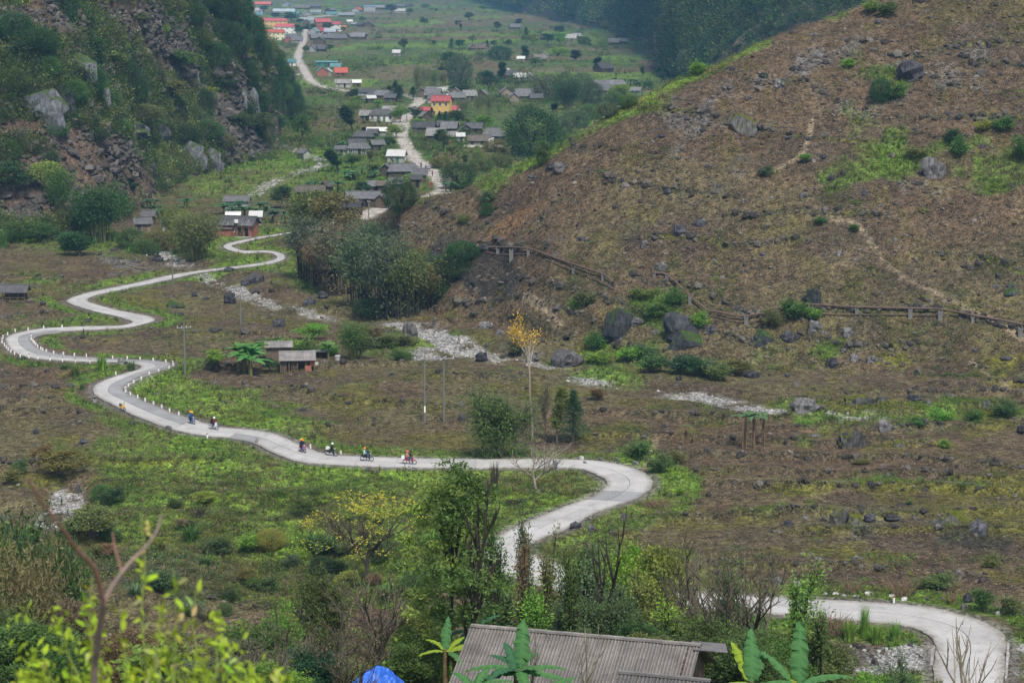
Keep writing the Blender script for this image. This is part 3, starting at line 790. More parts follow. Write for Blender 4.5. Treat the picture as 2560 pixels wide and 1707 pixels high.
def make_protos():
    rng = np.random.default_rng(5)
    def clumps(seed, nc, per, zc, rad, cr, low=.25):
        rg = np.random.default_rng(seed); P_, D_ = [], []
        for k in range(nc):
            u = rg.normal(0, 1, 3); u /= np.linalg.norm(u); u[2] = u[2] if u[2] > -.6 else -u[2]
            c = np.array([0, 0, zc]) + u * rad * rg.uniform(.45, 1.0) * np.array([1, 1, 1.05]); c[2] = max(c[2], low)
            q = rg.normal(0, 1, (per, 3)); q /= np.linalg.norm(q, axis=1)[:, None]; r = cr * rg.uniform(.6, 1.25)
            P_.append(c + q * (r * rg.uniform(.45, 1.05, (per, 1))) * np.array([1.1, 1.1, .8])); D_.append(q + np.array([0, 0, .15]))
        return np.concatenate(P_), np.concatenate(D_)
    for s in range(3):      # rounded broadleaf tree
        mb, tips = skeleton(100 + s, .86, 0.42, 2, 6, 0.8, 0.35, 0.024, 0.75)
        Pt, Dr = clumps(50 + s, 30, 110, .56, .34, .13, .16)
        proto('round', mb_mesh(mb, 'trunk', 'bark'), leaf_mesh('crown', Pt, Dr, 0.044, 0.5, rng=rng))
    for s in range(3):      # large fine-leaved tree for the near slope
        mb, tips = skeleton(110 + s, .95, 0.40, 3, 5, 0.62, 0.45, 0.016, 0.72)
        Pt, Dr = clumps(70 + s, 46, 210, .66, .27, .075, .3)
        P2, D2 = spread_leaves(tips, 9, .02, rng)
        proto('big', mb_mesh(mb, 'trunk', 'dark_bark'), leaf_mesh('crown', np.concatenate([Pt, P2]), np.concatenate([Dr, D2]), 0.019, 0.5, rng=rng))
    for s in range(2):      # open crown, light falls through
        mb, tips = skeleton(125 + s, .98, 0.46, 3, 5, 0.50, 0.55, 0.013, 0.62, first=.35)
        Pt, Dr = clumps(90 + s, 40, 120, .68, .26, .07, .3); P2, D2 = spread_leaves(tips, 9, .022, rng)
        proto('airy', mb_mesh(mb, 'trunk', 'dark_bark'), leaf_mesh('crown', np.concatenate([Pt, P2]), np.concatenate([Dr, D2]), 0.019, 0.5, rng=rng))
    for s in range(2):      # tall slender roadside tree, leafy upper half
        rgt = np.random.default_rng(700 + s); P_, D_ = [], []
        for k in range(58):
            z = rgt.uniform(.40, .98); q = rgt.uniform(0, 6.283); r = (.17 if z < .85 else .10) * rgt.uniform(.1, 1) * (.75 if z < .5 else 1)
            u = rgt.normal(0, 1, (130, 3)); u /= np.linalg.norm(u, axis=1)[:, None]
            P_.append(np.array([math.cos(q) * r, math.sin(q) * r, z]) + u * rgt.uniform(.022, .05) * rgt.uniform(.4, 1.1, (130, 1)) * np.array([1.2, 1.2, .7])); D_.append(u)
        mb, tips = skeleton(705 + s, .97, 0.80, 2, 14, 0.30, 0.6, 0.011, 0.26, first=.35)
        proto('tall', mb_mesh(mb, 'trunk', 'dark_bark'), leaf_mesh('crown', np.concatenate(P_), np.concatenate(D_), 0.0135, 0.5, rng=rng))
    for s in range(3):      # thin tree, few leaves, stems visible
        mb, tips = skeleton(115 + s, 1.0, 0.66, 3, 5, 0.26, 0.7, 0.010, 0.48)
        Pt, Dr = spread_leaves(tips, 4, 0.020, rng)
        proto('thin', mb_mesh(mb, 'trunk', 'dark_bark'), leaf_mesh('crown', Pt, Dr, 0.016, 0.45, rng=rng))
    mb, tips = skeleton(119, 1.0, 0.78, 2, 6, 0.75, 0.35, 0.010, 0.32, first=.75)      # high thin tree, tuft of leaves at the top
    tp = [t for t in tips if t[0].z > .78]; Pt, Dr = spread_leaves(tp, 9, .03, rng)
    proto('tuft', mb_mesh(mb, 'trunk', 'pale_bark'), leaf_mesh('crown', Pt, Dr, .020, .45, rng=rng))
    for s in range(2):      # loose thin-leaved tree
        mb, tips = skeleton(120 + s, 1.0, 0.5, 3, 4, 0.55, 0.5, 0.018, 0.62)
        Pt, Dr = spread_leaves(tips, 9, 0.030, rng)
        proto('sparse', mb_mesh(mb, 'trunk', 'bark'), leaf_mesh('crown', Pt, Dr, 0.032, 0.45, rng=rng))
    for s in range(2):      # slim upright tree
        mb, tips = skeleton(140 + s, 1.0, 0.75, 2, 22, 0.30, 0.5, 0.016, 0.30, first=0.18)
        Pt, Dr = spread_leaves(tips, 4, 0.028, rng)
        proto('slim', mb_mesh(mb, 'trunk', 'bark'), leaf_mesh('crown', Pt, Dr, 0.034, 0.5, rng=rng))
    for s in range(2):      # bare tree, several hundred twigs
        mb, tips = skeleton(160 + s, 1.0, 0.38, 4, 4, 0.72, 0.40, 0.020, 0.68, wig=0.16)
        Pt, Dr = spread_leaves(tips, 1, 0.010, rng)
        proto('bare', mb_mesh(mb, 'trunk', 'bark'), leaf_mesh('crown', Pt[::3], Dr[::3], 0.014, 0.5, rng=rng), 'trunk', 'twig_leaves')
    for s in range(2):      # dense fine-leaved clump down to the ground
        n = 9000
        u = rng.normal(0, 1, (n, 3)); u /= np.linalg.norm(u, axis=1)[:, None]
        lob = 1 + 0.22 * fbm(u[:, 0] * 2.2 + 5 * s, u[:, 2] * 2.2 + u[:, 1], 33 + s, 3)
        rr = (1 - 0.30 * rng.uniform(0, 1, n) ** 2) * lob
        Pt = u * rr[:, None] * np.array([0.43, 0.43, 0.50]); Pt[:, 2] += 0.48
        wv = 0.04 * rng.normal(0, 1, (n, 3)); Pt += wv; Pt[:, 2] = np.maximum(Pt[:, 2], 0.0)
        mb, tips = skeleton(180 + s, 0.8, 0.2, 2, 6, 0.6, 0.6, 0.02, 0.9, first=0.05)
        proto('dense', mb_mesh(mb, 'trunk', 'dark_bark'), leaf_mesh('crown', Pt, u, 0.040, 0.35, rng=rng))
    for s in range(3):      # bamboo clump: arching culms, feathery hanging leaves
        rg = random.Random(200 + s); mb = MB(); Pt = []; Dr = []
        for k in range(46):
            a0 = rg.uniform(0, 6.283); r0 = rg.uniform(0, 0.13); hh = rg.uniform(0.68, 1.0); out = rg.uniform(0.05, 0.30)
            pts = []
            for i in range(7):
                t = i / 6
                rad_ = r0 + out * t ** 2.4
                z = hh * (t * 1.06 - 0.10 * t ** 5)
                pts.append((math.cos(a0) * rad_ + 0.01 * rg.uniform(-1, 1), math.sin(a0) * rad_ + 0.01 * rg.uniform(-1, 1), z))
            mb.tube(pts, [0.0055, .0055, .005, .0045, .0035, .0025, .001], 3, cap=False)
            P7 = [Vector(p) for p in pts]
            for j in range(150):
                t = rg.uniform(0.34, 1.0) ** 0.8; f = t * 6; i = min(int(f), 5)
                b = P7[i].lerp(P7[i + 1], f - i)
                w_ = 0.035 + 0.07 * math.sin(math.pi * min(1, (t - 0.25) / 0.8))
                Pt.append((b.x + rg.gauss(0, w_), b.y + rg.gauss(0, w_), b.z + rg.gauss(0, w_ * .7))); Dr.append((rg.uniform(-.6, .6), rg.uniform(-.6, .6), -0.35))
        proto('bamboo', mb_mesh(mb, 'stem', 'culm'), leaf_mesh('crown', Pt, Dr, 0.046, 0.26, rng=rng), 'stem')
    for s in range(3):      # grove bamboo: leafy heads over dark bare culms
        rg = random.Random(215 + s); mb = MB(); Pt = []; Dr = []
        for k in range(40):
            a0 = rg.uniform(0, 6.283); r0 = rg.uniform(0, 0.16); hh = rg.uniform(0.62, 1.0); out = rg.uniform(0.04, 0.26)
            pts = [(math.cos(a0) * (r0 + out * (i / 6) ** 2.6), math.sin(a0) * (r0 + out * (i / 6) ** 2.6), hh * (i / 6) * (1.05 - .07 * (i / 6) ** 4)) for i in range(7)]
            mb.tube(pts, [0.0065, .0065, .006, .005, .004, .0025, .001], 3, cap=False); P7 = [Vector(p) for p in pts]
            hd = [(rg.uniform(.52, .98), rg.gauss(0, .05), rg.gauss(0, .05), rg.uniform(.035, .07)) for _ in range(4)]
            for j in range(115):
                q = hd[j % 4]; t = min(1, max(.3, q[0] + rg.gauss(0, .05))); i = min(int(t * 6), 5); b = P7[i].lerp(P7[i + 1], t * 6 - i); w_ = q[3]
                Pt.append((b.x + q[1] + rg.gauss(0, w_), b.y + q[2] + rg.gauss(0, w_), b.z + rg.gauss(0, w_ * .6))); Dr.append((rg.uniform(-.6, .6), rg.uniform(-.6, .6), -0.3))
            for j in range(10): t = rg.uniform(.03, .4); b = P7[int(t * 6)]; Pt.append((b.x + rg.gauss(0, .06), b.y + rg.gauss(0, .06), hh * t)); Dr.append((rg.uniform(-1, 1), rg.uniform(-1, 1), 0))
        proto('grove', mb_mesh(mb, 'stem', 'dark_bark'), leaf_mesh('crown', Pt, Dr, 0.040, 0.28, rng=rng), 'stem')
    # tall thin bamboo stand with bare lower culms
    rg = random.Random(230); mb = MB(); Pt = []; Dr = []
    for k in range(34):
        x0, y0 = rg.uniform(-0.4, 0.4), rg.uniform(-0.2, 0.2); hh = rg.uniform(0.75, 1.0); bx, by = rg.uniform(-.12, .12), rg.uniform(-.12, .12)
        pts = [(x0 + bx * t * t, y0 + by * t * t, hh * t) for t in (0, .25, .5, .75, 1)]
        mb.tube(pts, [0.007, .007, .006, .005, .002], 3, cap=False)
        for j in range(70):
            t = rg.uniform(0.5, 1.0)
            Pt.append((x0 + bx * t * t + rg.gauss(0, .05), y0 + by * t * t + rg.gauss(0, .05), hh * t + rg.gauss(0, .04))); Dr.append((rg.uniform(-.6, .6), rg.uniform(-.6, .6), -0.2))
    proto('stand', mb_mesh(mb, 'stem', 'culm'), leaf_mesh('crown', Pt, Dr, 0.045, 0.3, rng=rng), 'stem')
    for s in range(2):      # young conifer
        mb = MB(); mb.tube([(0, 0, 0), (0, 0, .5), (0, 0, 1)], [.018, .011, .003], 5); Pt = []; Dr = []; rg = random.Random(240 + s)
        for k in range(60):
            z = 0.20 + 0.80 * (k / 60) ** 0.9; wdt = 0.24 * (1 - (z - 0.2) / 0.83) ** 0.8 + 0.012
            for q in range(5):
                a0 = rg.uniform(0, 6.283)
                for j in range(22):
                    t = rg.uniform(0.05, 1); Pt.append((math.cos(a0) * wdt * t + rg.gauss(0, .012), math.sin(a0) * wdt * t + rg.gauss(0, .012), z - 0.06 * t + rg.gauss(0, .010))); Dr.append((math.cos(a0), math.sin(a0), .1))
        proto('conifer', mb_mesh(mb, 'trunk', 'bark'), leaf_mesh('crown', Pt, Dr, 0.030, 0.22, rng=rng))
    # weeping tree with foliage to the ground
    mb, tips = skeleton(260, 1.0, 0.30, 3, 6, 0.55, 0.45, 0.022, 0.78, first=0.1)
    Pt, Dr = spread_leaves(tips, 12, 0.032, rng); low = rng.uniform(0, 1, len(Pt)) < .5
    Pt[low, 2] = np.abs(Pt[low, 2] - rng.uniform(0, 0.45, low.sum())); Dr[:, 2] = -0.9
    proto('weeping', mb_mesh(mb, 'trunk', 'bark'), leaf_mesh('crown', Pt, Dr, 0.042, 0.20, rng=rng))
    # yellow leaved tree: leaves at the branch ends only
    for s in range(2):
        mb, tips = skeleton(280 + s, 1.0, 0.30, 3, 5, 0.72, 0.55, 0.013, 0.80, first=0.4)
        Pt, Dr = clumps(130 + s, 60, 34, .60, .36, .06, .25)
        proto('yellow', mb_mesh(mb, 'trunk', 'bark'), leaf_mesh('crown', Pt, Dr, 0.016, 0.45, rng=rng))
    for s in range(3):      # shrub
        mb, tips = skeleton(300 + s, 1.0, 0.18, 3, 5, 1.0, 0.35, 0.02, 0.85, first=0.1)
        Pt, Dr = spread_leaves(tips, 6, 0.07, rng)
        proto('bush', mb_mesh(mb, 'stem', 'bark'), leaf_mesh('crown', Pt, Dr, 0.075, 0.45, rng=rng), 'stem')
    for s in range(2):      # reeds / tall grass
        rg = random.Random(320 + s); Pt = []; V = []; Fq = []; g = []
        for k in range(160):
            a0 = rg.uniform(0, 6.283); r0 = rg.uniform(0, .12); hh = rg.uniform(.5, 1.0); out = rg.uniform(.02, .22); w_ = .010
            pr = None
            for i in range(4):
                t = i / 3; x = math.cos(a0) * (r0 + out * t * t); y = math.sin(a0) * (r0 + out * t * t); z = hh * t * (1 - .12 * t); ww = w_ * (1 - t * .8)
                V += [(x - ww * math.sin(a0), y + ww * math.cos(a0), z), (x + ww * math.sin(a0), y - ww * math.cos(a0), z)]
                if i: b0 = len(V) - 4; Fq.append((b0, b0 + 1, b0 + 3, b0 + 2))
            g += [rg.random()] * 8
        me = np_mesh('blades', V, Fq, 'leaf'); ca = me.color_attributes.new('leaf', 'FLOAT_COLOR', 'POINT')
        ca.data.foreach_set('color', np.array([[q, q, q, 1] for q in g], np.float32).ravel())
        proto('reeds', None, me, None, 'leaves')
make_protos()
simple('banana_stem', (0.13, 0.12, 0.05), var=0.4, scale=3)
def banana_leaf_geom(mb, base, az_, L_, W_, rise, rg, arch=1.0, torn=True, nseg=8):
    """a long blade with midrib fold, tears along the sides"""
    base = Vector(base); pts = []; d = Vector((math.cos(az_), math.sin(az_), 0))
    for i in range(nseg + 1):
        t = i / nseg
        pts.append(base + d * (L_ * (math.cos(rise) * t + 0.1 * t * t)) + Vector((0, 0, L_ * (math.sin(rise) * t - 0.55 * arch * t * t))))
    side = Vector((-d.y, d.x, 0)); V = []; Fq = []
    for i in range(nseg + 1):
        t = i / nseg; wd = W_ * 0.5 * (math.sin(math.pi * min(1, 0.12 + t * 0.88)) ** 0.6) * (0.35 if t < 0.12 else 1)
        for sg in (-1, 1):
            tear = (rg.uniform(0.70, 1.0) if torn else 1)
            V.append(pts[i] + side * sg * wd * tear + Vector((0, 0, -wd * 0.30 + rg.uniform(-.07, .07) * W_)) + d * rg.uniform(-.03, .03) * L_)
        V.append(pts[i])
    for i in range(nseg):
        a = i * 3; b = a + 3
        Fq.append((a, a + 2, b + 2, b)); Fq.append((a + 2, a + 1, b + 1, b + 2))
    mb.add(V, Fq)
def add_leafcol(me, rg=None):
    ca = me.color_attributes.new('leaf', 'FLOAT_COLOR', 'POINT'); n = len(me.vertices)
    g = RN.uniform(0.3, 0.7, n); ca.data.foreach_set('color', np.stack([g, g, g, np.ones(n)], 1).astype(np.float32).ravel())
for s in range(3):
    rg = random.Random(400 + s); mb = MB(); lb = MB()
    for k in range(4 if s < 2 else 1):
        x, y, h = (rg.uniform(-.22, .22), rg.uniform(-.2, .2), rg.uniform(.34, .52)) if k else (0, 0, .55)
        mb.tube([(x, y, 0), (x + .01, y, h * .5), (x, y, h)], [.035, .028, .018], 6)
        for j in range(8):
            banana_leaf_geom(lb, (x, y, h - .03), rg.uniform(0, 6.28), rg.uniform(.36, .52), .15, rg.uniform(.4, 1.4), rg, 1.1, nseg=5)
    mm = bpy.data.meshes.new('leaves'); mm.from_pydata([tuple(v) for v in lb.v], [], lb.f); mm.materials.append(MATS['leaf']); mm.update(); add_leafcol(mm)
    PROTO.setdefault('banana', []).append((mb_mesh(mb, 'stem', 'banana_stem'), mm, 'stem', 'leaves'))
def _pw(me):
    co = np.empty(len(me.vertices) * 3, np.float32); me.vertices.foreach_get('co', co); co = co.reshape(-1, 3)
    return float(np.percentile(np.abs(co[:, 0]), 95) * 2)
KN = {'round': ('broadleaf_tree', 'tree'), 'big': ('broadleaf_tree', 'tree'), 'airy': ('broadleaf_tree', 'tree'), 'tall': ('broadleaf_tree', 'tree'), 'thin': ('thin_tree', 'tree'), 'tuft': ('thin_tree', 'tree'), 'sparse': ('young_tree', 'tree'), 'slim': ('slender_tree', 'tree'), 'bare': ('bare_tree', 'tree'), 'dense': ('bamboo_thicket', 'bamboo'), 'bamboo': ('bamboo_clump', 'bamboo'), 'grove': ('bamboo_clump', 'bamboo'),
      'stand': ('bamboo_stand', 'bamboo'), 'conifer': ('conifer', 'tree'), 'weeping': ('weeping_tree', 'tree'), 'yellow': ('yellow_tree', 'tree'), 'bush': ('bush', 'bush'), 'reeds': ('tall_grass_clump', 'reeds'), 'banana': ('banana_plant', 'banana plant')}
TREES = []
def tree(kind, pos, h, w, tint, label, group=None, var=None, rz=None, trunk_mat=None):
    """w: crown width over height, relative to the prototype"""
    tm, cm, tn, cn = PROTO[kind][(R_.randrange(99) if var is None else var) % len(PROTO[kind])]
    nm, cat = KN[kind]
    e = empty(nm, pos, R_.uniform(0, 6.28) if rz is None else rz, label, cat, group)
    e.scale = (h * w, h * w, h)
    if tm is not None:
        t = bpy.data.objects.new(tn, tm); link(t, e)
        if trunk_mat: t.data = tm.copy(); t.data.materials[0] = MATS[trunk_mat]
    c = bpy.data.objects.new(cn, cm); link(c, e); c.color = (*(v * 2.2 for v in tint), 1)
    if kind in ('bamboo', 'stand', 'grove') and tm is not None: t['kind'] = 'stuff'
    TREES.append(e)
    return e
TINT = {'dark': (0.022, 0.042, 0.016), 'mid': (0.040, 0.070, 0.020), 'bright': (0.075, 0.135, 0.022), 'teal': (0.048, 0.066, 0.034), 'olive': (0.068, 0.080, 0.026), 'yg': (0.105, 0.125, 0.028), 'yellow': (0.22, 0.17, 0.022),
        'rust': (0.085, 0.062, 0.024), 'brown': (0.085, 0.068, 0.038), 'banana': (0.045, 0.10, 0.028), 'bananad': (0.035, 0.075, 0.035), 'dkgreen': (0.018, 0.045, 0.018)}
PWID = {'round': 1.0, 'sparse': .62, 'slim': .32, 'bare': 0.9, 'dense': .95, 'bamboo': .75, 'stand': .9, 'conifer': .5, 'weeping': .7, 'yellow': 1.0, 'bush': 1.3, 'reeds': .5, 'banana': .8}
def jit(c, k=0.15):
    return tuple(max(0.004, v * (1 + R_.uniform(-k, k))) for v in c)
PWID = {k: float(np.mean([_pw(v[1]) for v in vs_])) for k, vs_ in PROTO.items()}
print(PWID)
def tree_px(kind, px, py, hpx, wpx, tint, desc, group=None, sink=0.02, var=None):
    p = P(px, py); s = scale_at(p.x, p.y, p.z)
    h = hpx / s; w = (wpx / s) / (h * PWID[kind])
    p.z -= sink * h
    return tree(kind, p, h, w, jit(TINT[tint]), autolabel(desc, px, py - hpx * .3), group, var)
def tree_top(kind, px, pytop, Z, wpx, tint, desc, group=None, label=None, var=None, rz=None, trunk_mat=None):
    """near tree given by where its top shows and how far away it grows"""
    a, m = ray(px, pytop); x = float(a * Z); zt = float(CH + m * Z); g = gz(x, Z)
    h = max(zt - g, 0.8); s = scale_at(x, Z, zt); w = (wpx / s) / (h * PWID[kind])
    return tree(kind, Vector((x, Z, g - .05)), h, w, jit(TINT[tint]), label or autolabel(desc, px, pytop), group, var, rz, trunk_mat)
GB = 'bamboo of the big grove'; GV = 'trees scattered over the valley floor'; GM = 'trees on the steep wooded mountain'; GT = 'trees among the village houses'; GS = 'bushes on the near slope'; GBN = 'banana plants of the village gardens'
for a in [('grove',770,700,175,110,'teal'),('grove',832,738,200,110,'brown'),('grove',800,720,140,90,'brown'),('grove',905,775,215,130,'teal'),('grove',968,792,235,120,'teal'),('grove',1015,792,190,110,'olive'),('grove',1062,782,150,100,'olive'),('grove',940,700,160,120,'teal'),
          ('grove',1000,720,140,90,'brown'),('grove',870,690,150,110,'brown')]:
    tree_px(*a, {'teal': 'grey green tall bamboo', 'brown': 'dry brownish bamboo', 'olive': 'olive leaved bamboo'}[a[5]], GB)
for a in [('round',790,612,150,100,'olive','light olive roadside tree'),('round',838,620,150,110,'olive','spreading olive tree'),('bamboo',760,600,110,70,'mid','green bamboo'),('dense',1060,690,60,90,'dark','dark shrub mass'),('dense',1120,690,55,110,'dark','dark low shrub'),('dense',1160,650,46,80,'dkgreen','dark hollow shrub'),('dense',1085,745,60,80,'dark','dark undergrowth bush'),('dense',1000,780,50,120,'dark','shaded grove undergrowth'),('dense',930,790,46,90,'dark','shaded thicket'),
          ('bamboo',255,604,155,125,'dark','big dark bamboo'),('bamboo',225,600,130,70,'mid','side clump of bamboo'),('bamboo',495,657,135,105,'olive','feathery olive bamboo'),('bamboo',460,640,120,60,'yg','yellowish bamboo'),('bamboo',430,605,95,60,'olive','pale bamboo'),
          ('round',112,480,85,72,'yg','yellow green hillside tree'),('bamboo',150,540,130,60,'mid','hillside bamboo'),('round',35,490,95,90,'dark','dark hillside tree'),('bush',200,640,60,80,'dark','dark bush'),('dense',330,620,50,70,'mid','round green bush'),('dense',400,625,50,90,'olive','low olive thicket'),('dense',360,640,40,70,'mid','leafy thicket'),
          ('reeds',10,620,60,30,'mid','green reeds'),('dense',60,590,36,140,'mid','grassy thicket at the scree foot'),('dense',180,625,46,60,'dark','dark thicket')]:
    tree_px(*a)
MT = [('dense',165,58,130,64,'dkgreen'),('dense',325,245,95,60,'dark'),('dense',350,262,80,40,'dark'),('round',440,190,70,80,'mid'),('round',425,270,80,70,'olive'),('slim',465,300,60,24,'dark'),('dense',515,300,80,40,'dark'),('round',515,260,46,50,'yg'),('round',285,165,40,60,'olive'),('round',470,160,30,40,'yg'),
      ('round',230,150,60,60,'dark'),('round',200,210,60,70,'mid'),('dense',175,250,50,80,'mid'),('dense',100,130,60,90,'dark'),('dense',40,100,70,80,'dkgreen'),('round',60,150,50,60,'dark'),('dense',600,60,90,60,'dkgreen'),('dense',560,50,70,70,'dark'),('dense',630,110,70,60,'dkgreen'),('dense',590,140,80,70,'dark'),('dense',650,170,80,60,'dkgreen'),('dense',620,220,70,60,'dark'),('dense',690,230,90,50,'dkgreen'),
      ('dense',670,260,70,60,'dark'),('dense',720,262,60,60,'dkgreen'),('dense',640,280,60,70,'dark'),('dense',560,110,60,60,'dark'),('dense',540,170,60,70,'dark'),('dense',500,120,50,60,'mid'),('round',560,230,50,60,'dark'),('dense',345,300,40,120,'olive'),('round',400,330,30,60,'mid'),('dense',450,350,40,90,'dark'),('dense',520,350,50,80,'mid'),('dense',560,370,36,60,'olive'),
      ('round',600,330,50,60,'mid'),('round',640,335,60,70,'mid'),('round',610,300,50,50,'dark'),('round',700,330,46,40,'mid'),('dense',740,300,50,50,'dark'),('dense',712,215,50,50,'dark'),('dense',728,245,44,44,'mid'),('dense',738,275,44,44,'dark'),('dense',706,252,50,50,'mid'),('dense',718,290,44,50,'dark'),('dense',700,190,44,44,'dark'),('dense',690,160,40,44,'mid'),('dense',755,290,30,50,'mid'),('dense',770,300,26,50,'olive'),('round',755,357,78,46,'mid'),('dense',240,350,30,60,'dark'),('dense',140,340,30,60,'mid'),('bush',310,130,26,30,'bright'),('bush',410,85,24,24,'bright'),('dense',30,230,60,80,'mid'),('dense',120,190,50,60,'mid'),('dense',230,230,60,70,'dkgreen'),
      ('dense',270,270,50,60,'mid'),('dense',130,425,46,36,'dkgreen'),('dense',20,400,50,60,'mid'),('dense',210,110,40,50,'dark'),('round',350,60,30,40,'olive'),('dense',480,60,50,70,'dark'),('dense',520,20,50,60,'dark'),('dense',440,30,36,50,'olive'),('dense',300,330,30,50,'mid'),('bush',330,480,30,20,'dark')]
for i, a in enumerate(MT):
    tree_px(*a, {'dkgreen': 'blackish green', 'dark': 'dark', 'mid': 'mid green', 'olive': 'olive', 'yg': 'yellow tinged', 'bright': 'bright green'}[a[5]] + ' ' + {'dense': 'thicket', 'round': 'bushy tree', 'slim': 'narrow tree', 'bush': 'bush'}[a[0]], GM)
VT = [('slim',883,330,68,28,'dark'),('round',880,285,34,28,'bright'),('conifer',989,255,54,30,'dkgreen'),('conifer',1000,256,44,24,'dkgreen'),('conifer',1033,251,36,22,'dark'),('slim',979,238,24,9,'dark'),('round',1000,307,44,34,'bright'),('round',1035,302,38,34,'dark'),('round',1048,322,26,38,'bright'),
      ('stand',1042,223,62,34,'olive'),('stand',1062,225,60,34,'teal'),('stand',1085,225,52,34,'mid'),('stand',1108,224,48,34,'teal'),('dense',1148,212,78,60,'teal'),('round',1120,190,40,50,'teal'),('round',1125,170,44,36,'dark'),('dense',1250,151,36,54,'dkgreen'),('slim',1316,153,38,16,'dkgreen'),('conifer',1315,107,40,16,'dark'),
      ('round',1332,113,30,32,'bright'),('round',1369,113,32,30,'dkgreen'),('round',1398,86,22,28,'dark'),('round',1401,113,32,30,'bright'),('round',1396,141,24,40,'bright'),('slim',1441,152,26,22,'dark'),('slim',1484,166,24,16,'dark'),('round',1243,77,24,16,'dark'),('round',1173,53,24,18,'dark'),('round',1208,26,14,22,'bright'),('slim',1294,64,16,14,'dark'),
      ('slim',1254,204,48,18,'dkgreen'),('round',1220,228,54,50,'dkgreen'),('round',1150,240,30,60,'dark'),('stand',1295,232,56,50,'dark'),('stand',1328,228,48,40,'teal'),('dense',1368,252,66,70,'teal'),('dense',1410,262,84,60,'teal'),('bamboo',1420,275,80,60,'dark'),('dense',1452,252,70,60,'teal'),('dense',1480,262,60,50,'teal'),('bare',1390,255,40,60,'brown'),
      ('round',1550,252,44,50,'yg'),('dense',1535,262,34,44,'mid'),('slim',1380,282,26,16,'dkgreen'),('stand',1222,292,62,30,'olive'),('stand',1196,292,56,26,'olive'),('stand',1160,292,50,36,'teal'),('round',1210,322,36,44,'bright'),('dense',1440,318,44,66,'teal'),('dense',1400,338,46,60,'teal'),('dense',1478,300,40,60,'mid'),('dense',1520,290,34,50,'teal'),('dense',1570,268,30,44,'mid'),('dense',1395,355,36,46,'mid'),
      ('slim',907,333,16,10,'dark'),('conifer',1099,322,46,18,'dkgreen'),('conifer',1113,318,40,18,'dkgreen'),('conifer',1080,300,32,14,'dkgreen'),('conifer',1170,322,24,14,'dkgreen'),('round',1137,314,40,56,'dark'),('slim',1097,361,38,26,'dkgreen'),('round',943,267,18,20,'bright'),('round',894,270,34,30,'bright'),('round',886,250,30,26,'dark'),
      ('round',970,370,30,30,'dark'),('round',990,345,36,34,'bright'),('round',975,400,36,30,'mid'),('slim',847,430,60,28,'dark'),('round',880,420,36,40,'mid'),('round',905,486,34,38,'dark'),('round',948,472,32,22,'bright'),('round',1030,460,28,36,'bright'),('sparse',935,445,40,44,'olive'),('sparse',925,412,38,20,'brown'),('round',704,522,64,44,'dark'),('slim',763,537,44,26,'dkgreen'),
      ('round',740,520,34,40,'olive'),('round',866,507,30,26,'mid'),('dense',1357,410,30,30,'mid'),('sparse',1110,380,50,30,'mid'),('sparse',1130,400,40,26,'olive'),('dense',1200,430,36,60,'mid'),('dense',1250,418,30,60,'mid'),('dense',1240,380,30,60,'olive'),('sparse',1160,420,36,24,'mid'),('dense',1100,420,30,50,'olive'),
      ('round',660,31,18,22,'dark'),('round',690,47,16,24,'dark'),('round',728,56,28,32,'dkgreen'),('round',745,88,28,20,'dkgreen'),('round',775,82,24,28,'dkgreen'),('round',819,80,26,22,'dkgreen'),('round',978,35,26,26,'dkgreen'),('round',1023,34,12,16,'dark'),('sparse',1011,133,38,16,'dark'),('round',1060,64,20,18,'dark'),('conifer',1129,127,32,14,'dark'),('round',1150,122,24,26,'dkgreen'),
      ('round',1181,108,20,18,'olive'),('round',824,130,20,18,'mid'),('round',764,133,20,16,'mid'),('round',858,80,14,16,'bright'),('conifer',1218,120,20,12,'dkgreen'),('round',1235,118,18,16,'dark'),('round',1270,118,20,18,'dark'),('round',1545,100,14,12,'dkgreen'),('round',1560,101,14,14,'dkgreen'),('round',1590,108,10,22,'mid'),('round',1513,84,34,22,'olive'),('slim',1605,90,22,10,'olive'),
      ('round',1340,165,20,30,'mid'),('round',1460,60,10,8,'dark'),('dense',1460,112,20,30,'dark'),('round',1475,118,10,10,'dark'),('slim',1607,190,24,10,'mid'),('slim',1640,190,22,12,'mid'),('round',1655,205,28,18,'dark'),('slim',1672,200,30,12,'dark'),('round',1620,225,24,30,'mid'),('dense',1690,190,40,40,'mid'),('dense',1720,175,50,50,'teal'),('round',750,60,14,18,'dark'),('round',905,55,14,16,'mid'),
      ('sparse',1083,115,14,14,'dark'),('round',1148,60,9,10,'dark'),('slim',1141,66,14,6,'dark'),('slim',1153,72,12,6,'dark'),('round',1090,30,8,8,'dark'),('dense',1063,20,10,20,'mid'),('round',1000,118,16,10,'mid')]
for a in VT:
    tree_px(*a, {'dkgreen': 'blackish green', 'dark': 'dark', 'mid': 'mid green', 'olive': 'olive', 'yg': 'yellow tinged', 'bright': 'bright green', 'teal': 'grey green', 'brown': 'brown'}[a[5]] + ' ' +
            {'dense': 'feathery thicket', 'round': 'round tree', 'slim': 'narrow tree', 'conifer': 'conifer', 'stand': 'thin stemmed bamboo', 'sparse': 'airy sapling', 'bare': 'leafless tree', 'bamboo': 'bamboo'}[a[0]], GV if a[2] < 240 else GT)
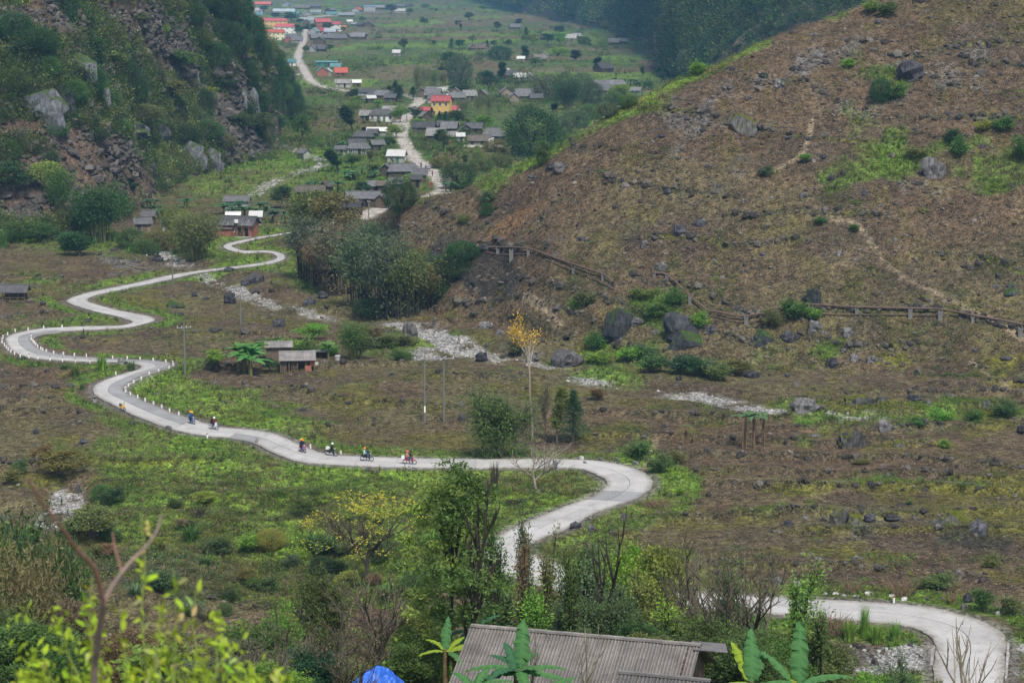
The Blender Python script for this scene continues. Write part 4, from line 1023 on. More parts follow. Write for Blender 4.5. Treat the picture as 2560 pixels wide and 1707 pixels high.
for a in [(389,533,32,34),(425,560,38,34),(375,520,36,34),(395,548,40,30),(468,520,38,30),(440,545,36,34),(560,535,42,36),(585,545,44,36),(612,545,46,36),(640,552,52,36),(665,552,54,36),(688,558,52,36),(712,560,46,34),(650,530,40,34),(600,525,36,34),(787,476,34,28),(775,470,26,26),(689,500,40,30),
          (844,484,48,44),(822,478,36,34),(905,440,34,36),(885,450,34,34),(940,450,34,30),(870,445,30,30),(926,455,34,34),(860,370,22,26),(852,368,18,22),(937,238,22,22),(982,418,28,22),(1188,350,20,22),(1145,345,22,24),(1126,480,40,30),(1540,196,20,20),(1585,215,26,26),(1560,215,24,24),(1537,208,20,20),(1600,222,28,30),(905,62,14,12),(1163,336,20,20),(965,392,24,28)]:
    tree_px('banana', *a, 'bananad', 'banana plant', GBN)
for a in [('dense',1332,392,128,118,'dark','great fuzzy dark bamboo'),('round',1357,408,62,36,'mid','small pale tree'),('dense',1145,472,66,80,'dark','dark round bamboo'),('dense',1000,528,82,80,'dark','dark round bamboo thicket'),('bush',1217,510,34,40,'teal','blue green bush'),('dense',1217,540,34,30,'dkgreen','dark hollow under a bush'),
          ('reeds',255,928,60,30,'bright','bright tall grass'),('reeds',188,944,42,26,'mid','tall grass tuft'),('reeds',160,924,20,24,'mid','low grass tuft'),('reeds',328,926,32,26,'mid','tall grass'),('reeds',205,975,24,16,'mid','short grass tuft'),('banana',598,930,112,60,'banana','tall banana'),('banana',624,934,112,62,'banana','tall banana'),('banana',645,905,80,50,'banana','leaning banana'),
          ('sparse',543,926,52,56,'bright','bright sapling'),('round',783,852,46,62,'bright','flat topped light green tree'),('bamboo',882,906,108,72,'mid','dark feathered bamboo'),('sparse',905,905,70,50,'olive','olive stemmed sapling'),('banana',822,906,78,44,'banana','ragged banana'),('sparse',932,870,60,40,'brown','brown dry sapling'),
          ('bush',730,885,44,70,'bright','leafy bush'),('bush',690,878,40,60,'mid','dark leafy bush'),('bush',770,890,40,60,'mid','garden bush'),('bush',820,890,36,50,'bright','bright bush'),('round',674,930,38,32,'dark','round dark shrub'),('bush',960,870,34,60,'mid','low bush'),('bush',1000,905,36,50,'mid','roadside bush'),('sparse',705,893,40,26,'bright','spindly sapling'),
          ('weeping',1255,1142,180,115,'mid','tall weeping'),('conifer',1433,1108,140,58,'dkgreen','dark'),('slim',1392,1114,150,34,'olive','thin airy'),('sparse',1363,1102,140,24,'brown','dry thin'),('bush',1290,890,50,40,'teal','blue green bush'),('bush',1020,865,30,50,'olive','mossy bush'),
          ('round',156,1188,66,100,'rust','rust leaved'),('bush',52,1184,38,38,'mid','round green'),('round',226,1348,92,100,'olive','olive'),('bush',110,1150,40,50,'rust','rusty'),('bush',20,1210,40,50,'olive','olive'),
          ('bush',1500,1000,30,40,'rust','brown'),('bush',1700,1240,24,26,'bright','bright verge'),('bush',1650,1180,50,60,'mid','leafy bank'),('bush',1610,1150,50,50,'mid','bank'),('bush',1580,1140,40,50,'olive','olive bank'),('bush',1690,1160,36,40,'olive','mossy bank'),
          ('bush',1620,930,46,70,'mid','deep green'),('bush',1690,935,50,80,'dkgreen','dark'),('bush',1750,940,50,70,'dark','dark'),('bush',1800,950,46,60,'olive','olive'),('bush',1850,940,40,70,'olive','olive'),('bush',1560,905,40,60,'bright','bright'),('bush',1500,910,36,60,'bright','bright'),('bush',1490,870,40,50,'mid','green'),('bush',1600,905,40,70,'mid','green'),
          ('bush',1640,795,40,60,'mid','green'),('bush',1690,760,40,50,'mid','green'),('bush',1600,750,34,50,'olive','olive'),('bush',1460,770,50,50,'olive','pale'),('bush',1980,800,60,60,'mid','leafy'),('bush',1930,820,50,50,'olive','olive'),('bush',2030,800,36,40,'bright','bright'),('bush',1750,820,44,44,'bright','bright'),
          ('bush',2140,580,20,24,'mid','green'),('bush',1915,440,28,34,'teal','blue green'),('bush',2010,405,22,30,'bright','bright'),('dense',2200,255,60,50,'dkgreen','dark'),('bush',2240,250,40,40,'mid','green'),('bush',2050,560,20,30,'mid','green'),('bush',1870,108,30,26,'dark','dark ridge'),('bush',1843,130,20,22,'dark','dark ridge'),('bush',1745,190,40,36,'bright','bright ridge'),('bush',2120,170,24,30,'bright','bright'),
          ('bush',2400,390,50,40,'mid','green'),('bush',2380,360,40,40,'dark','dark'),('bush',2290,400,36,46,'olive','olive'),('bush',2460,330,34,40,'yg','yellow green'),('bush',2510,330,40,46,'mid','green'),('bush',2560,400,60,60,'mid','green'),('bush',2220,40,40,50,'mid','green'),('bush',2180,30,30,40,'bright','bright'),('bush',1160,560,24,30,'olive','olive'),
          ('bush',2510,1045,50,60,'mid','green'),('bush',2440,1060,40,50,'mid','green'),('bush',2350,1055,36,50,'bright','bright'),('bush',2290,1070,30,50,'mid','green'),('bush',2360,1120,24,30,'bright','bright'),('bush',2080,1060,26,36,'mid','green'),('bush',2010,1070,24,40,'bright','bright'),('bush',2276,1265,14,16,'mid','small'),('bush',2150,1160,16,40,'olive','olive'),
          ('bush',2460,1530,60,50,'mid','green'),('bush',2530,1540,50,50,'olive','olive'),('bush',2350,1470,40,70,'olive','grassy'),('bush',2480,1420,40,40,'olive','olive'),('bush',2300,1470,30,40,'olive','olive'),
          ('reeds',1985,1560,90,30,'bright','tall bright grass'),('reeds',2050,1580,80,34,'bright','tall grass'),('reeds',2160,1590,100,30,'bright','tall bright grass'),('reeds',2235,1600,60,30,'bright','grass tuft'),('reeds',2120,1600,60,40,'bright','leafy grass'),('reeds',2190,1605,60,40,'bright','leafy grass')]:
    d = a[6]
    if len(d.split()) < 3: d = d + ' ' + {'weeping': 'roadside tree', 'conifer': 'young conifer', 'slim': 'slender tree', 'sparse': 'thin tree', 'round': 'small round tree', 'bush': 'bush', 'dense': 'shrub thicket'}.get(a[0], 'plant')
    tree_px(*a[:6], d)
# tall thin tree with a high tuft of yellow leaves
tree_px('tuft', 1331, 1098, 318, 150, 'yellow', 'tall thin tree with yellow top')
tree_px('yellow', 915, 1452, 240, 270, 'yellow', 'broad tree with sparse yellow leaves')
e = tree_px('bare', 1342, 1232, 140, 120, 'brown', 'pale leafless tree'); e.children[0].data = e.children[0].data.copy(); e.children[0].data.materials[0] = MATS['pale_bark']
# the near slope: trees whose tops reach into the frame
NT = [('bamboo',35,1262,150,190,'dark','dark bamboo'),('bamboo',120,1300,142,150,'dark','dark bamboo'),('bamboo',-60,1290,140,180,'olive','olive bamboo'),('bamboo',75,1340,128,170,'brown','dry brown bamboo'),('big',60,1545,105,240,'mid','leafy green thicket'),('big',190,1470,120,120,'brown','brown dry thicket'),('big',150,1620,95,160,'dark','dark leafy thicket'),
      ('bamboo',10,1480,118,150,'mid','green bamboo'),('big',640,1535,112,150,'mid','leafy round tree'),('big',700,1500,118,120,'bright','light green tree'),('big',770,1610,95,150,'dkgreen','dark glossy tree'),('big',590,1585,105,150,'teal','blue green tree'),('big',800,1400,135,120,'mid','light leafed tree'),
      ('bare',945,1385,118,300,'brown','leafless dark tree'),('bare',800,1470,105,260,'brown','leafless dark tree'),('bare',880,1520,95,220,'brown','leafless grey tree'),('bare',640,1560,92,200,'brown','leafless thin tree'),
      ('thin',1250,1295,118,110,'mid','thin stemmed tree'),('thin',1325,1285,116,80,'mid','thin upright tree'),('thin',1352,1320,120,80,'olive','thin upright tree'),('thin',1425,1370,122,110,'mid','thin leafy tree'),('thin',1295,1330,112,70,'brown','thin dry tree'),('thin',1500,1420,120,120,'teal','dark leaved tree'),('big',1530,1450,112,130,'teal','dark leaved tree'),
      ('airy',1580,1340,140,140,'bright','bright leafed tree'),('airy',1650,1335,140,150,'yg','yellow green tree'),('thin',1490,1375,135,110,'bright','bright thin tree'),('bare',1790,1290,120,300,'olive','leafless spreading tree'),('bare',1870,1330,112,260,'olive','leafless spreading tree'),('bare',1700,1370,125,200,'olive','leafless thin tree'),('big',1845,1470,135,70,'dkgreen','small dark tree'),
      ('big',1700,1530,112,180,'teal','big leaved tree'),('big',1790,1540,110,150,'mid','big leaved tree'),('big',1860,1560,105,150,'mid','leafy tree'),('big',1930,1575,108,160,'mid','leafy tree'),('big',1600,1530,110,150,'dark','dark thicket'),('big',1640,1570,105,140,'olive','olive thicket'),('big',1420,1470,125,100,'teal','grey green tree'),
      ('big',1060,1480,120,130,'olive','olive thicket'),('big',1030,1560,105,120,'mid','leafy tree'),('big',520,1640,100,180,'teal','grey green thicket'),('big',680,1640,92,140,'bright','bright thicket'),('big',430,1600,115,160,'olive','olive tree'),('big',330,1560,130,160,'brown','dry thicket'),('big',1100,1560,112,100,'mid','green thicket'),
      ('big',2060,1640,120,120,'mid','low green thicket'),('big',2230,1660,150,140,'mid','low green thicket'),('thin',2290,1630,130,90,'teal','small grey sapling'),('big',2150,1665,150,120,'bright','bright low thicket'),('big',1990,1620,118,110,'mid','green thicket'),('big',2330,1680,150,80,'olive','olive thicket')]
for k in range(26):
    kk = R_.choice(['thin', 'thin', 'airy', 'big'])
    NT.append((kk, R_.uniform(1200, 2080) if kk == 'thin' else R_.uniform(1560, 2080), R_.uniform(1370, 1500) if kk == 'thin' else R_.uniform(1520, 1590), R_.uniform(108, 150), R_.uniform(90, 170), R_.choice(['mid', 'olive', 'bright', 'yg', 'teal', 'brown']), R_.choice(['slim young tree', 'fine leaved sapling', 'leafy sapling', 'tangled young tree'])))
for a in NT:
    tree_top(a[0], a[1], a[2], a[3], a[4], a[5], a[6], GS)
# undergrowth of separate bushes between them
for i in range(150):
    px = R_.uniform(300, 2150); Z = R_.uniform(105, 188)
    a_, m_ = ray(px, 1600); x = float(a_ * Z); g = gz(x, Z)
    _, py0 = project(x, Z, g); h = R_.uniform(1.8, 4.4)
    k = R_.choice(['bush', 'bush', 'airy', 'round']); tn = R_.choice(['mid', 'olive', 'bright', 'bright', 'yg', 'mid', 'teal', 'brown'])
    _, pyt = project(x, Z, g + h)
    if float(D_ROAD(np.array([x]), np.array([Z]))[0]) < 4 or (1190 < px < 1480 and Z > 130) or (1480 < px < 2050 and pyt < 1535) or (px > 2050 and pyt < 1610): continue
    tree(k, Vector((x, Z, g - .05)), h, 1.1, jit(TINT[tn]), autolabel({'mid': 'green', 'olive': 'olive', 'bright': 'bright', 'dark': 'dark', 'teal': 'grey green', 'brown': 'dry brown', 'yg': 'yellow green'}[tn] + (' bush' if k == 'bush' else ' shrub'), px, float(pyt)), GS)
# bushes of the green bank under the road
for i in range(85):
    px, py = R_.uniform(60, 1130), R_.uniform(1240, 1560)
    if py < 1330 and R_.random() < .5: continue
    k = R_.choice(['bush', 'bush', 'round', 'airy', 'dense', 'reeds']); tn = R_.choice(['mid', 'mid', 'olive', 'bright', 'yg', 'teal', 'dark', 'brown'])
    hh_ = R_.uniform(24, 60) * (.6 + (py - 1200) / 500)
    tree_px(k, px, py, hh_, hh_ * R_.uniform(.9, 1.5), tn, {'mid': 'green', 'olive': 'olive', 'bright': 'bright', 'dark': 'dark', 'teal': 'grey green', 'brown': 'dry brown', 'yg': 'yellow green'}[tn] + ' ' + {'bush': 'low bush', 'round': 'rounded bush', 'airy': 'young tree', 'dense': 'matted shrub', 'reeds': 'grass clump'}[k], 'bushes on the green bank')
# hero double tree, leaning tree and the right-hand bare tree
tree_top('tall', 1100, 1200, 106, 170, 'yg', '', label='tall yellow green tree with two dark trunks beyond the banana plants', var=1, trunk_mat='dark_bark')
tree_top('tall', 1150, 1155, 104, 190, 'mid', '', label='taller green twin trunk rising above the corrugated roof', var=0, trunk_mat='dark_bark')
print('trees', len(TREES))

# ------------------------------------------------------------------ ground cover nobody could count: tufts, litter, stones
def scatter(name, protos, pts, scl, tints, rz, label_kind='stuff', tilt=None):
    me = bpy.data.meshes.new(name); n = len(pts)
    me.vertices.add(n); me.vertices.foreach_set('co', np.asarray(pts, np.float32).ravel())
    a = me.attributes.new('scl', 'FLOAT_VECTOR', 'POINT'); a.data.foreach_set('vector', np.asarray(scl, np.float32).ravel())
    a = me.attributes.new('rot', 'FLOAT_VECTOR', 'POINT')
    rot = np.zeros((n, 3), np.float32); rot[:, 2] = rz
    if tilt is not None: rot[:, :2] = tilt
    a.data.foreach_set('vector', rot.ravel())
    a = me.attributes.new('tint', 'FLOAT_COLOR', 'POINT'); a.data.foreach_set('color', np.concatenate([tints, np.ones((n, 1))], 1).astype(np.float32).ravel())
    a = me.attributes.new('pick', 'INT', 'POINT'); a.data.foreach_set('value', (RN.integers(0, len(protos), n)).astype(np.int32))
    ng = bpy.data.node_groups.new(name, 'GeometryNodeTree')
    ng.interface.new_socket('Geometry', in_out='INPUT', socket_type='NodeSocketGeometry'); ng.interface.new_socket('Geometry', in_out='OUTPUT', socket_type='NodeSocketGeometry')
    gi = ng.nodes.new('NodeGroupInput'); go = ng.nodes.new('NodeGroupOutput'); inst = ng.nodes.new('GeometryNodeInstanceOnPoints'); jn = ng.nodes.new('GeometryNodeJoinGeometry')
    for pm in reversed(protos):
        po = bpy.data.objects.new(name + '_piece', pm)
        oi = ng.nodes.new('GeometryNodeObjectInfo'); oi.inputs['Object'].default_value = po
        gti = ng.nodes.new('GeometryNodeGeometryToInstance'); ng.links.new(oi.outputs['Geometry'], gti.inputs[0]); ng.links.new(gti.outputs[0], jn.inputs[0])
    def attr(nm, dt):
        q = ng.nodes.new('GeometryNodeInputNamedAttribute'); q.data_type = dt; q.inputs['Name'].default_value = nm; return q.outputs[0]
    ng.links.new(gi.outputs[0], inst.inputs['Points']); ng.links.new(jn.outputs[0], inst.inputs['Instance'])
    inst.inputs['Pick Instance'].default_value = True
    ng.links.new(attr('pick', 'INT'), inst.inputs['Instance Index']); ng.links.new(attr('rot', 'FLOAT_VECTOR'), inst.inputs['Rotation']); ng.links.new(attr('scl', 'FLOAT_VECTOR'), inst.inputs['Scale'])
    ng.links.new(inst.outputs[0], go.inputs[0])
    o = bpy.data.objects.new(name, me); COL.objects.link(o)
    md = o.modifiers.new('scatter', 'NODES'); md.node_group = ng
    tag(o, kind='stuff')
    return o
def tuft_mesh(seed, n, spread, up, w, mat='leaf_scatter'):
    rng = np.random.default_rng(seed)
    Pt = rng.normal(0, spread, (n, 3)); Pt[:, 2] = np.abs(Pt[:, 2]) * up
    D = Pt / (spread + 1e-9) * np.array([1, 1, .4]) + np.array([0, 0, .7])
    return leaf_mesh('tuft', Pt, D, w, 0.35, mat, rng=rng)
def blade_mesh(seed, n, h, w, out, mat='leaf_scatter'):
    rg = random.Random(seed); V = []; Fq = []; g = []
    for k in range(n):
        a0 = rg.uniform(0, 6.283); r0 = rg.uniform(0, .12); hh = h * rg.uniform(.5, 1); o_ = out * rg.uniform(.3, 1)
        x0, y0 = math.cos(a0) * r0, math.sin(a0) * r0; x1, y1 = math.cos(a0) * (r0 + o_), math.sin(a0) * (r0 + o_)
        b0 = len(V); sx, sy = -math.sin(a0) * w, math.cos(a0) * w
        V += [(x0 - sx, y0 - sy, 0), (x0 + sx, y0 + sy, 0), (x1 + sx * .3, y1 + sy * .3, hh), (x1 - sx * .3, y1 - sy * .3, hh)]
        Fq.append((b0, b0 + 1, b0 + 2, b0 + 3)); g += [rg.random()] * 4
    me = np_mesh('blades', V, Fq, mat); ca = me.color_attributes.new('leaf', 'FLOAT_COLOR', 'POINT')
    ca.data.foreach_set('color', np.array([[q, q, q, 1] for q in g], np.float32).ravel()); return me
flatidx = np.arange(NC * NR)
fx_, fy_, fz_ = GX.ravel(), GY.ravel(), GZ.ravel()
pxf, pyf = PXv.ravel(), PYv.ravel()
inview = (pxf > -120) & (pxf < 2680) & (pyf > -60) & (pyf < 1800)
okroad = (droad.ravel() > 1.25) & (dtrack.ravel() > 3)
area = (fy_ * 4 / F) * np.gradient(GY, axis=1).ravel()
def pick(mask, weight, n):
    w_ = np.where(mask & inview, weight, 0); w_ = w_ / w_.sum()
    i = RN.choice(len(w_), size=n, p=w_)
    jx = RN.uniform(-.5, .5, n) * fy_[i] * 4 / F; gyv = np.gradient(GY, axis=1).ravel()[i]
    return i, np.stack([fx_[i] + jx, fy_[i], fz_[i] - 0.02], 1)
gmf = gm.ravel(); shp = GX.shape
def tint_arr(n, cols, k=0.25):
    c = np.array([TINT[q] if isinstance(q, str) else q for q in cols])[RN.integers(0, len(cols), n)]
    return 1.8 * c * (1 + RN.uniform(-k, k, (n, 1)))
# green leafy growth
mk = (gmf > 0.35) & okroad & ~ismount.ravel() & ~isbig.ravel() & (strm.ravel() < .4)
i, pt = pick(mk, gmf * (fy_ < 1500), 46000)
sc_ = (0.28 + 0.55 * RN.uniform(0, 1, len(i)) ** 2) * np.clip(fy_[i] / 300, .8, 2.6)
scatter('undergrowth', [tuft_mesh(1, 26, .42, .9, .34), tuft_mesh(2, 26, .38, 1.2, .30), blade_mesh(3, 22, 1.1, .035, .5), tuft_mesh(4, 30, .5, .6, .26)], pt, np.stack([sc_, sc_, sc_ * RN.uniform(.6, 1.2, len(i))], 1),
        np.where((sstep(-.2,.35,n4.ravel()[i]+.6*n1.ravel()[i]) > RN.uniform(0.1,1.3,len(i)))[:,None], tint_arr(len(i), [(0.11,.09,.05),'olive',(0.075,.06,.035),(0.16,.13,.075)]), tint_arr(len(i), ['mid', 'bright', 'olive', 'bright', 'mid', 'yg', 'bright', 'teal'], .35)), RN.uniform(0, 6.28, len(i)))
# moss and dry tufts on the brown land
mk = (gmf < 0.5) & okroad & ~isbig.ravel() & (strm.ravel() < .4)
i, pt = pick(mk, (0.25 + sstep(-.1, .6, n1.ravel() + wm.ravel() * .5)) * (fy_ < 1200), 60000)
sc_ = (0.14 + 0.30 * RN.uniform(0, 1, len(i)) ** 3) * np.clip(fy_[i] / 300, .8, 2.6)
t1 = tint_arr(len(i), [(0.16, 0.125, 0.07), (0.085, 0.07, 0.04), (0.05, 0.04, 0.03), 'olive', (0.22, 0.18, 0.11), (0.10, 0.075, 0.04)])
t2 = tint_arr(len(i), [(0.105, 0.105, 0.014), (0.075, 0.085, 0.016), 'olive'])
mw = np.clip(mm_.ravel()[i] * 1.3 + 0.06 + .5 * sstep(.0, .4, n1.ravel()[i] + n2.ravel()[i] * .5), 0, 1) > RN.uniform(0, 1, len(i))
scatter('dry_stubble', [tuft_mesh(11, 22, .40, .45, .36), tuft_mesh(12, 20, .45, .35, .28), blade_mesh(13, 18, .7, .03, .8)], pt, np.stack([sc_, sc_, sc_ * .8], 1), np.where(mw[:, None], t2, t1), RN.uniform(0, 6.28, len(i)))
# shrubs covering the steep mountain and the far slopes
bushp = [tuft_mesh(21, 150, .38, 1.5, .20), tuft_mesh(22, 150, .40, 1.2, .22), tuft_mesh(23, 120, .34, 1.9, .22)]
mk = ismount.ravel() & (rm.ravel() < .75)
i, pt = pick(mk, sstep(0.0, 0.8, wg.ravel() + .5 * n1.ravel() + 0.35 * n3.ravel() + .15), 15000)
sc_ = (1.0 + 2.0 * RN.uniform(0, 1, len(i)) ** 2) * np.where(pxf[i] > 560, .75, 1)
scatter('shrubbery', bushp, pt, np.stack([sc_, sc_, sc_], 1), tint_arr(len(i), ['dark', 'mid', 'mid', 'olive', 'dark', 'yg', (0.06, 0.055, 0.03)], .35) * 1.15, RN.uniform(0, 6.28, len(i)))
i, pt = pick(isbig.ravel(), sstep(.35, -.1, big2).ravel() + .1, 9000)
sc_ = (6 + 9 * RN.uniform(0, 1, len(i)) ** 2) * np.clip(fy_[i] / 2200, .5, 2)
scatter('distant_woods', bushp, pt, np.stack([sc_, sc_, sc_ * .8], 1), tint_arr(len(i), ['dark', 'mid', 'mid', 'olive', 'dkgreen'], .4), RN.uniform(0, 6.28, len(i)))

# scrub in loose drifts over the hill and the dug fields
mk = okroad & ~isbig.ravel() & ~ismount.ravel() & (strm.ravel() < .3)
drift = sstep(.22, .55, fbm(GX / 11, GY / 9, 151, 4)).ravel() + .9 * lip.ravel() * sstep(-.1, .4, n1).ravel() + .25 * gmf
i, pt = pick(mk, drift * (fy_ < 620) * np.where((fy_ < 262) & (fx_ < 15), 2.2, 1), 12000)
sc_ = .35 + .9 * RN.uniform(0, 1, len(i)) ** 2.2
scatter('scrub', [tuft_mesh(31, 60, .42, .9, .22), tuft_mesh(32, 50, .40, .7, .26), tuft_mesh(33, 56, .46, .6, .20)], pt, np.stack([sc_ * 1.2, sc_, sc_ * .8], 1), tint_arr(len(i), ['dark', 'mid', 'olive', 'olive', (0.07, .06, .03), (.035, .03, .02), 'bright', (0.085,.085,.016)], .35), RN.uniform(0, 6.28, len(i)))

mk = okroad & (farv.ravel() > .8) & (~isbig.ravel()) & ~ismount.ravel() & ~ishill.ravel()
i, pt = pick(mk, (sstep(.05, .5, fbm(GX / 45, GY / 70, 155, 4)).ravel() + .08) * (fy_ < 3200), 5000)
sc_ = .5 + 2.2 * RN.uniform(0, 1, len(i)) ** 2.5 * np.clip(fy_[i] / 900, .8, 1.8)
scatter('hedge_growth', bushp, pt, np.stack([sc_ * 1.3, sc_, sc_ * .9], 1), tint_arr(len(i), ['dark', 'mid', 'teal', 'olive', 'bright'], .35), RN.uniform(0, 6.28, len(i)))
# ------------------------------------------------------------------ houses
def roof_mat(name, col, band=5.0, dirx=True, var=0.3):
    m, nt, b = new_mat(name)
    tc = N(nt, 'ShaderNodeTexCoord'); oi = N(nt, 'ShaderNodeObjectInfo')
    n1 = N(nt, 'ShaderNodeTexNoise'); n1.inputs['Scale'].default_value = 0.8; n1.inputs['Detail'].default_value = 6; n1.inputs['Roughness'].default_value = .7
    L(nt, tc.outputs['Object'], n1.inputs['Vector'])
    wv = N(nt, 'ShaderNodeTexWave'); wv.bands_direction = 'X' if dirx else 'Y'; wv.inputs['Scale'].default_value = band; wv.inputs['Distortion'].default_value = 0.4
    L(nt, tc.outputs['Object'], wv.inputs['Vector'])
    c = mixc(nt, 1.0, col, ramp(nt, n1.outputs['Fac'], [(0.3, 1 - var), (0.7, 1 + var)]), 'MULTIPLY')
    c = mixc(nt, 1.0, c, ramp(nt, wv.outputs['Fac'], [(0.0, 0.72), (0.6, 1.1)]), 'MULTIPLY')
    c = mixc(nt, 1.0, c, ramp(nt, oi.outputs['Random'], [(0, 0.75), (1, 1.3)]), 'MULTIPLY')
    L(nt, c, b.inputs['Base Color']); b.inputs['Roughness'].default_value = 0.8
    bp = N(nt, 'ShaderNodeBump'); bp.inputs['Distance'].default_value = 0.05; L(nt, wv.outputs['Fac'], bp.inputs['Height']); L(nt, bp.outputs[0], b.inputs['Normal'])
    return m
roof_mat('grey_tile', (0.165, 0.165, 0.172)); roof_mat('dark_tile', (0.095, 0.095, 0.102)); roof_mat('brown_tile', (0.14, 0.12, 0.105)); roof_mat('pale_tile', (0.27, 0.265, 0.26))
roof_mat('red_metal', (0.34, 0.085, 0.09), 3.0, var=.12); roof_mat('orange_metal', (0.38, 0.10, 0.07), 3.0, var=.12); roof_mat('blue_metal', (0.16, 0.27, 0.42), 3.0, var=.12); roof_mat('teal_metal', (0.10, 0.21, 0.22), 3.0, var=.15)
roof_mat('white_sheet', (0.66, 0.66, 0.65), 3.0, var=.1); roof_mat('thatch', (0.20, 0.18, 0.15), 9.0); roof_mat('grey_metal', (0.25, 0.29, 0.31), 3.0)
simple('mud_wall', (0.22, 0.18, 0.14), objvar=.25, scale=1.2); simple('wood_wall', (0.10, 0.075, 0.058), var=.35, objvar=.25, scale=2.5); simple('grey_wall', (0.33, 0.32, 0.31), objvar=.2, scale=.8)
simple('white_wall', (0.66, 0.66, 0.62), var=.12, scale=.6); simple('yellow_wall', (0.62, 0.42, 0.15), var=.1, scale=.6); simple('cream_wall', (0.68, 0.62, 0.40), var=.1, scale=.6); simple('brick_wall', (0.30, 0.12, 0.085), var=.3, scale=3)
simple('teal_wall', (0.05, 0.20, 0.19), var=.15); simple('dark_opening', (0.02, 0.02, 0.022), rough=.5, var=.2); simple('window_glass', (0.05, 0.07, 0.08), rough=.15, spec=.5, var=.1); simple('frame_white', (0.7, 0.7, 0.68), var=.05); simple('green_door', (0.07, 0.16, 0.12)); simple('blue_door', (0.10, 0.22, 0.36))
simple('post_wood', (0.14, 0.10, 0.07), var=.3)
HOUSES = []
def gable_roof(name, w, d, h, rise, mat, par, ov=0.45, th=0.14, hip=0.0, parts=True):
    """ridge runs along x; two slopes, thick edges, ridge roll"""
    b = MB(); W = w / 2 + ov; D = d / 2 + ov; sl = rise / (d / 2); ze = h - sl * ov; R = w / 2 + ov - hip
    for sg in (-1, 1):
        A = (-W, sg * D, ze); B = (W, sg * D, ze); Cc = (R, 0, h + rise); Dd = (-R, 0, h + rise)
        up = lambda p: (p[0], p[1], p[2] + th)
        V = [A, B, Cc, Dd, up(A), up(B), up(Cc), up(Dd)]
        Fs = [(4, 5, 6, 7), (3, 2, 1, 0), (0, 1, 5, 4), (1, 2, 6, 5), (3, 0, 4, 7)]
        if sg > 0: Fs = [f[::-1] for f in Fs]
        b.add(V, Fs)
    if hip:
        for sg in (-1, 1):
            V = [(sg * W, -D, ze + .05), (sg * W, D, ze + .05), (sg * R, 0, h + rise + .05)]
            b.add(V, [(0, 1, 2) if sg > 0 else (2, 1, 0)])
    o = b.build(name, mat, par)
    if parts:
        b = MB(); b.tube([(-R, 0, h + rise + th), (R, 0, h + rise + th)], 0.13, 6); b.build('ridge', mat, o)
    return o
def window(par, c, w, h, face, frame='frame_white', glass='window_glass'):
    """face: (nx, ny) outward direction of the wall; small frame box with recessed pane"""
    nx, ny = face; b = MB(); tx, ty = -ny, nx
    def bar(du, dz, wu, wz, th=.06, off=.03):
        cx = c[0] + tx * du + nx * off; cy_ = c[1] + ty * du + ny * off
        b.box((cx, cy_, c[2] + dz), (abs(tx) * wu + abs(nx) * th, abs(ty) * wu + abs(ny) * th, wz))
    bar(0, h / 2, w + .1, .07); bar(0, -h / 2, w + .16, .08, .12, .05); bar(-w / 2, 0, .07, h); bar(w / 2, 0, .07, h); bar(0, 0, .05, h)
    o = b.build('window', frame, par)
    b = MB(); b.box((c[0] + nx * .012, c[1] + ny * .012, c[2]), (abs(tx) * w + abs(nx) * .02, abs(ty) * w + abs(ny) * .02, h)); b.build('pane', glass, o)
    return o
def door(par, c, w, h, face, mat='post_wood'):
    nx, ny = face; tx, ty = -ny, nx; b = MB()
    b.box((c[0] + nx * .03, c[1] + ny * .03, c[2] + h / 2), (abs(tx) * w + abs(nx) * .06, abs(ty) * w + abs(ny) * .06, h)); return b.build('door', mat, par)
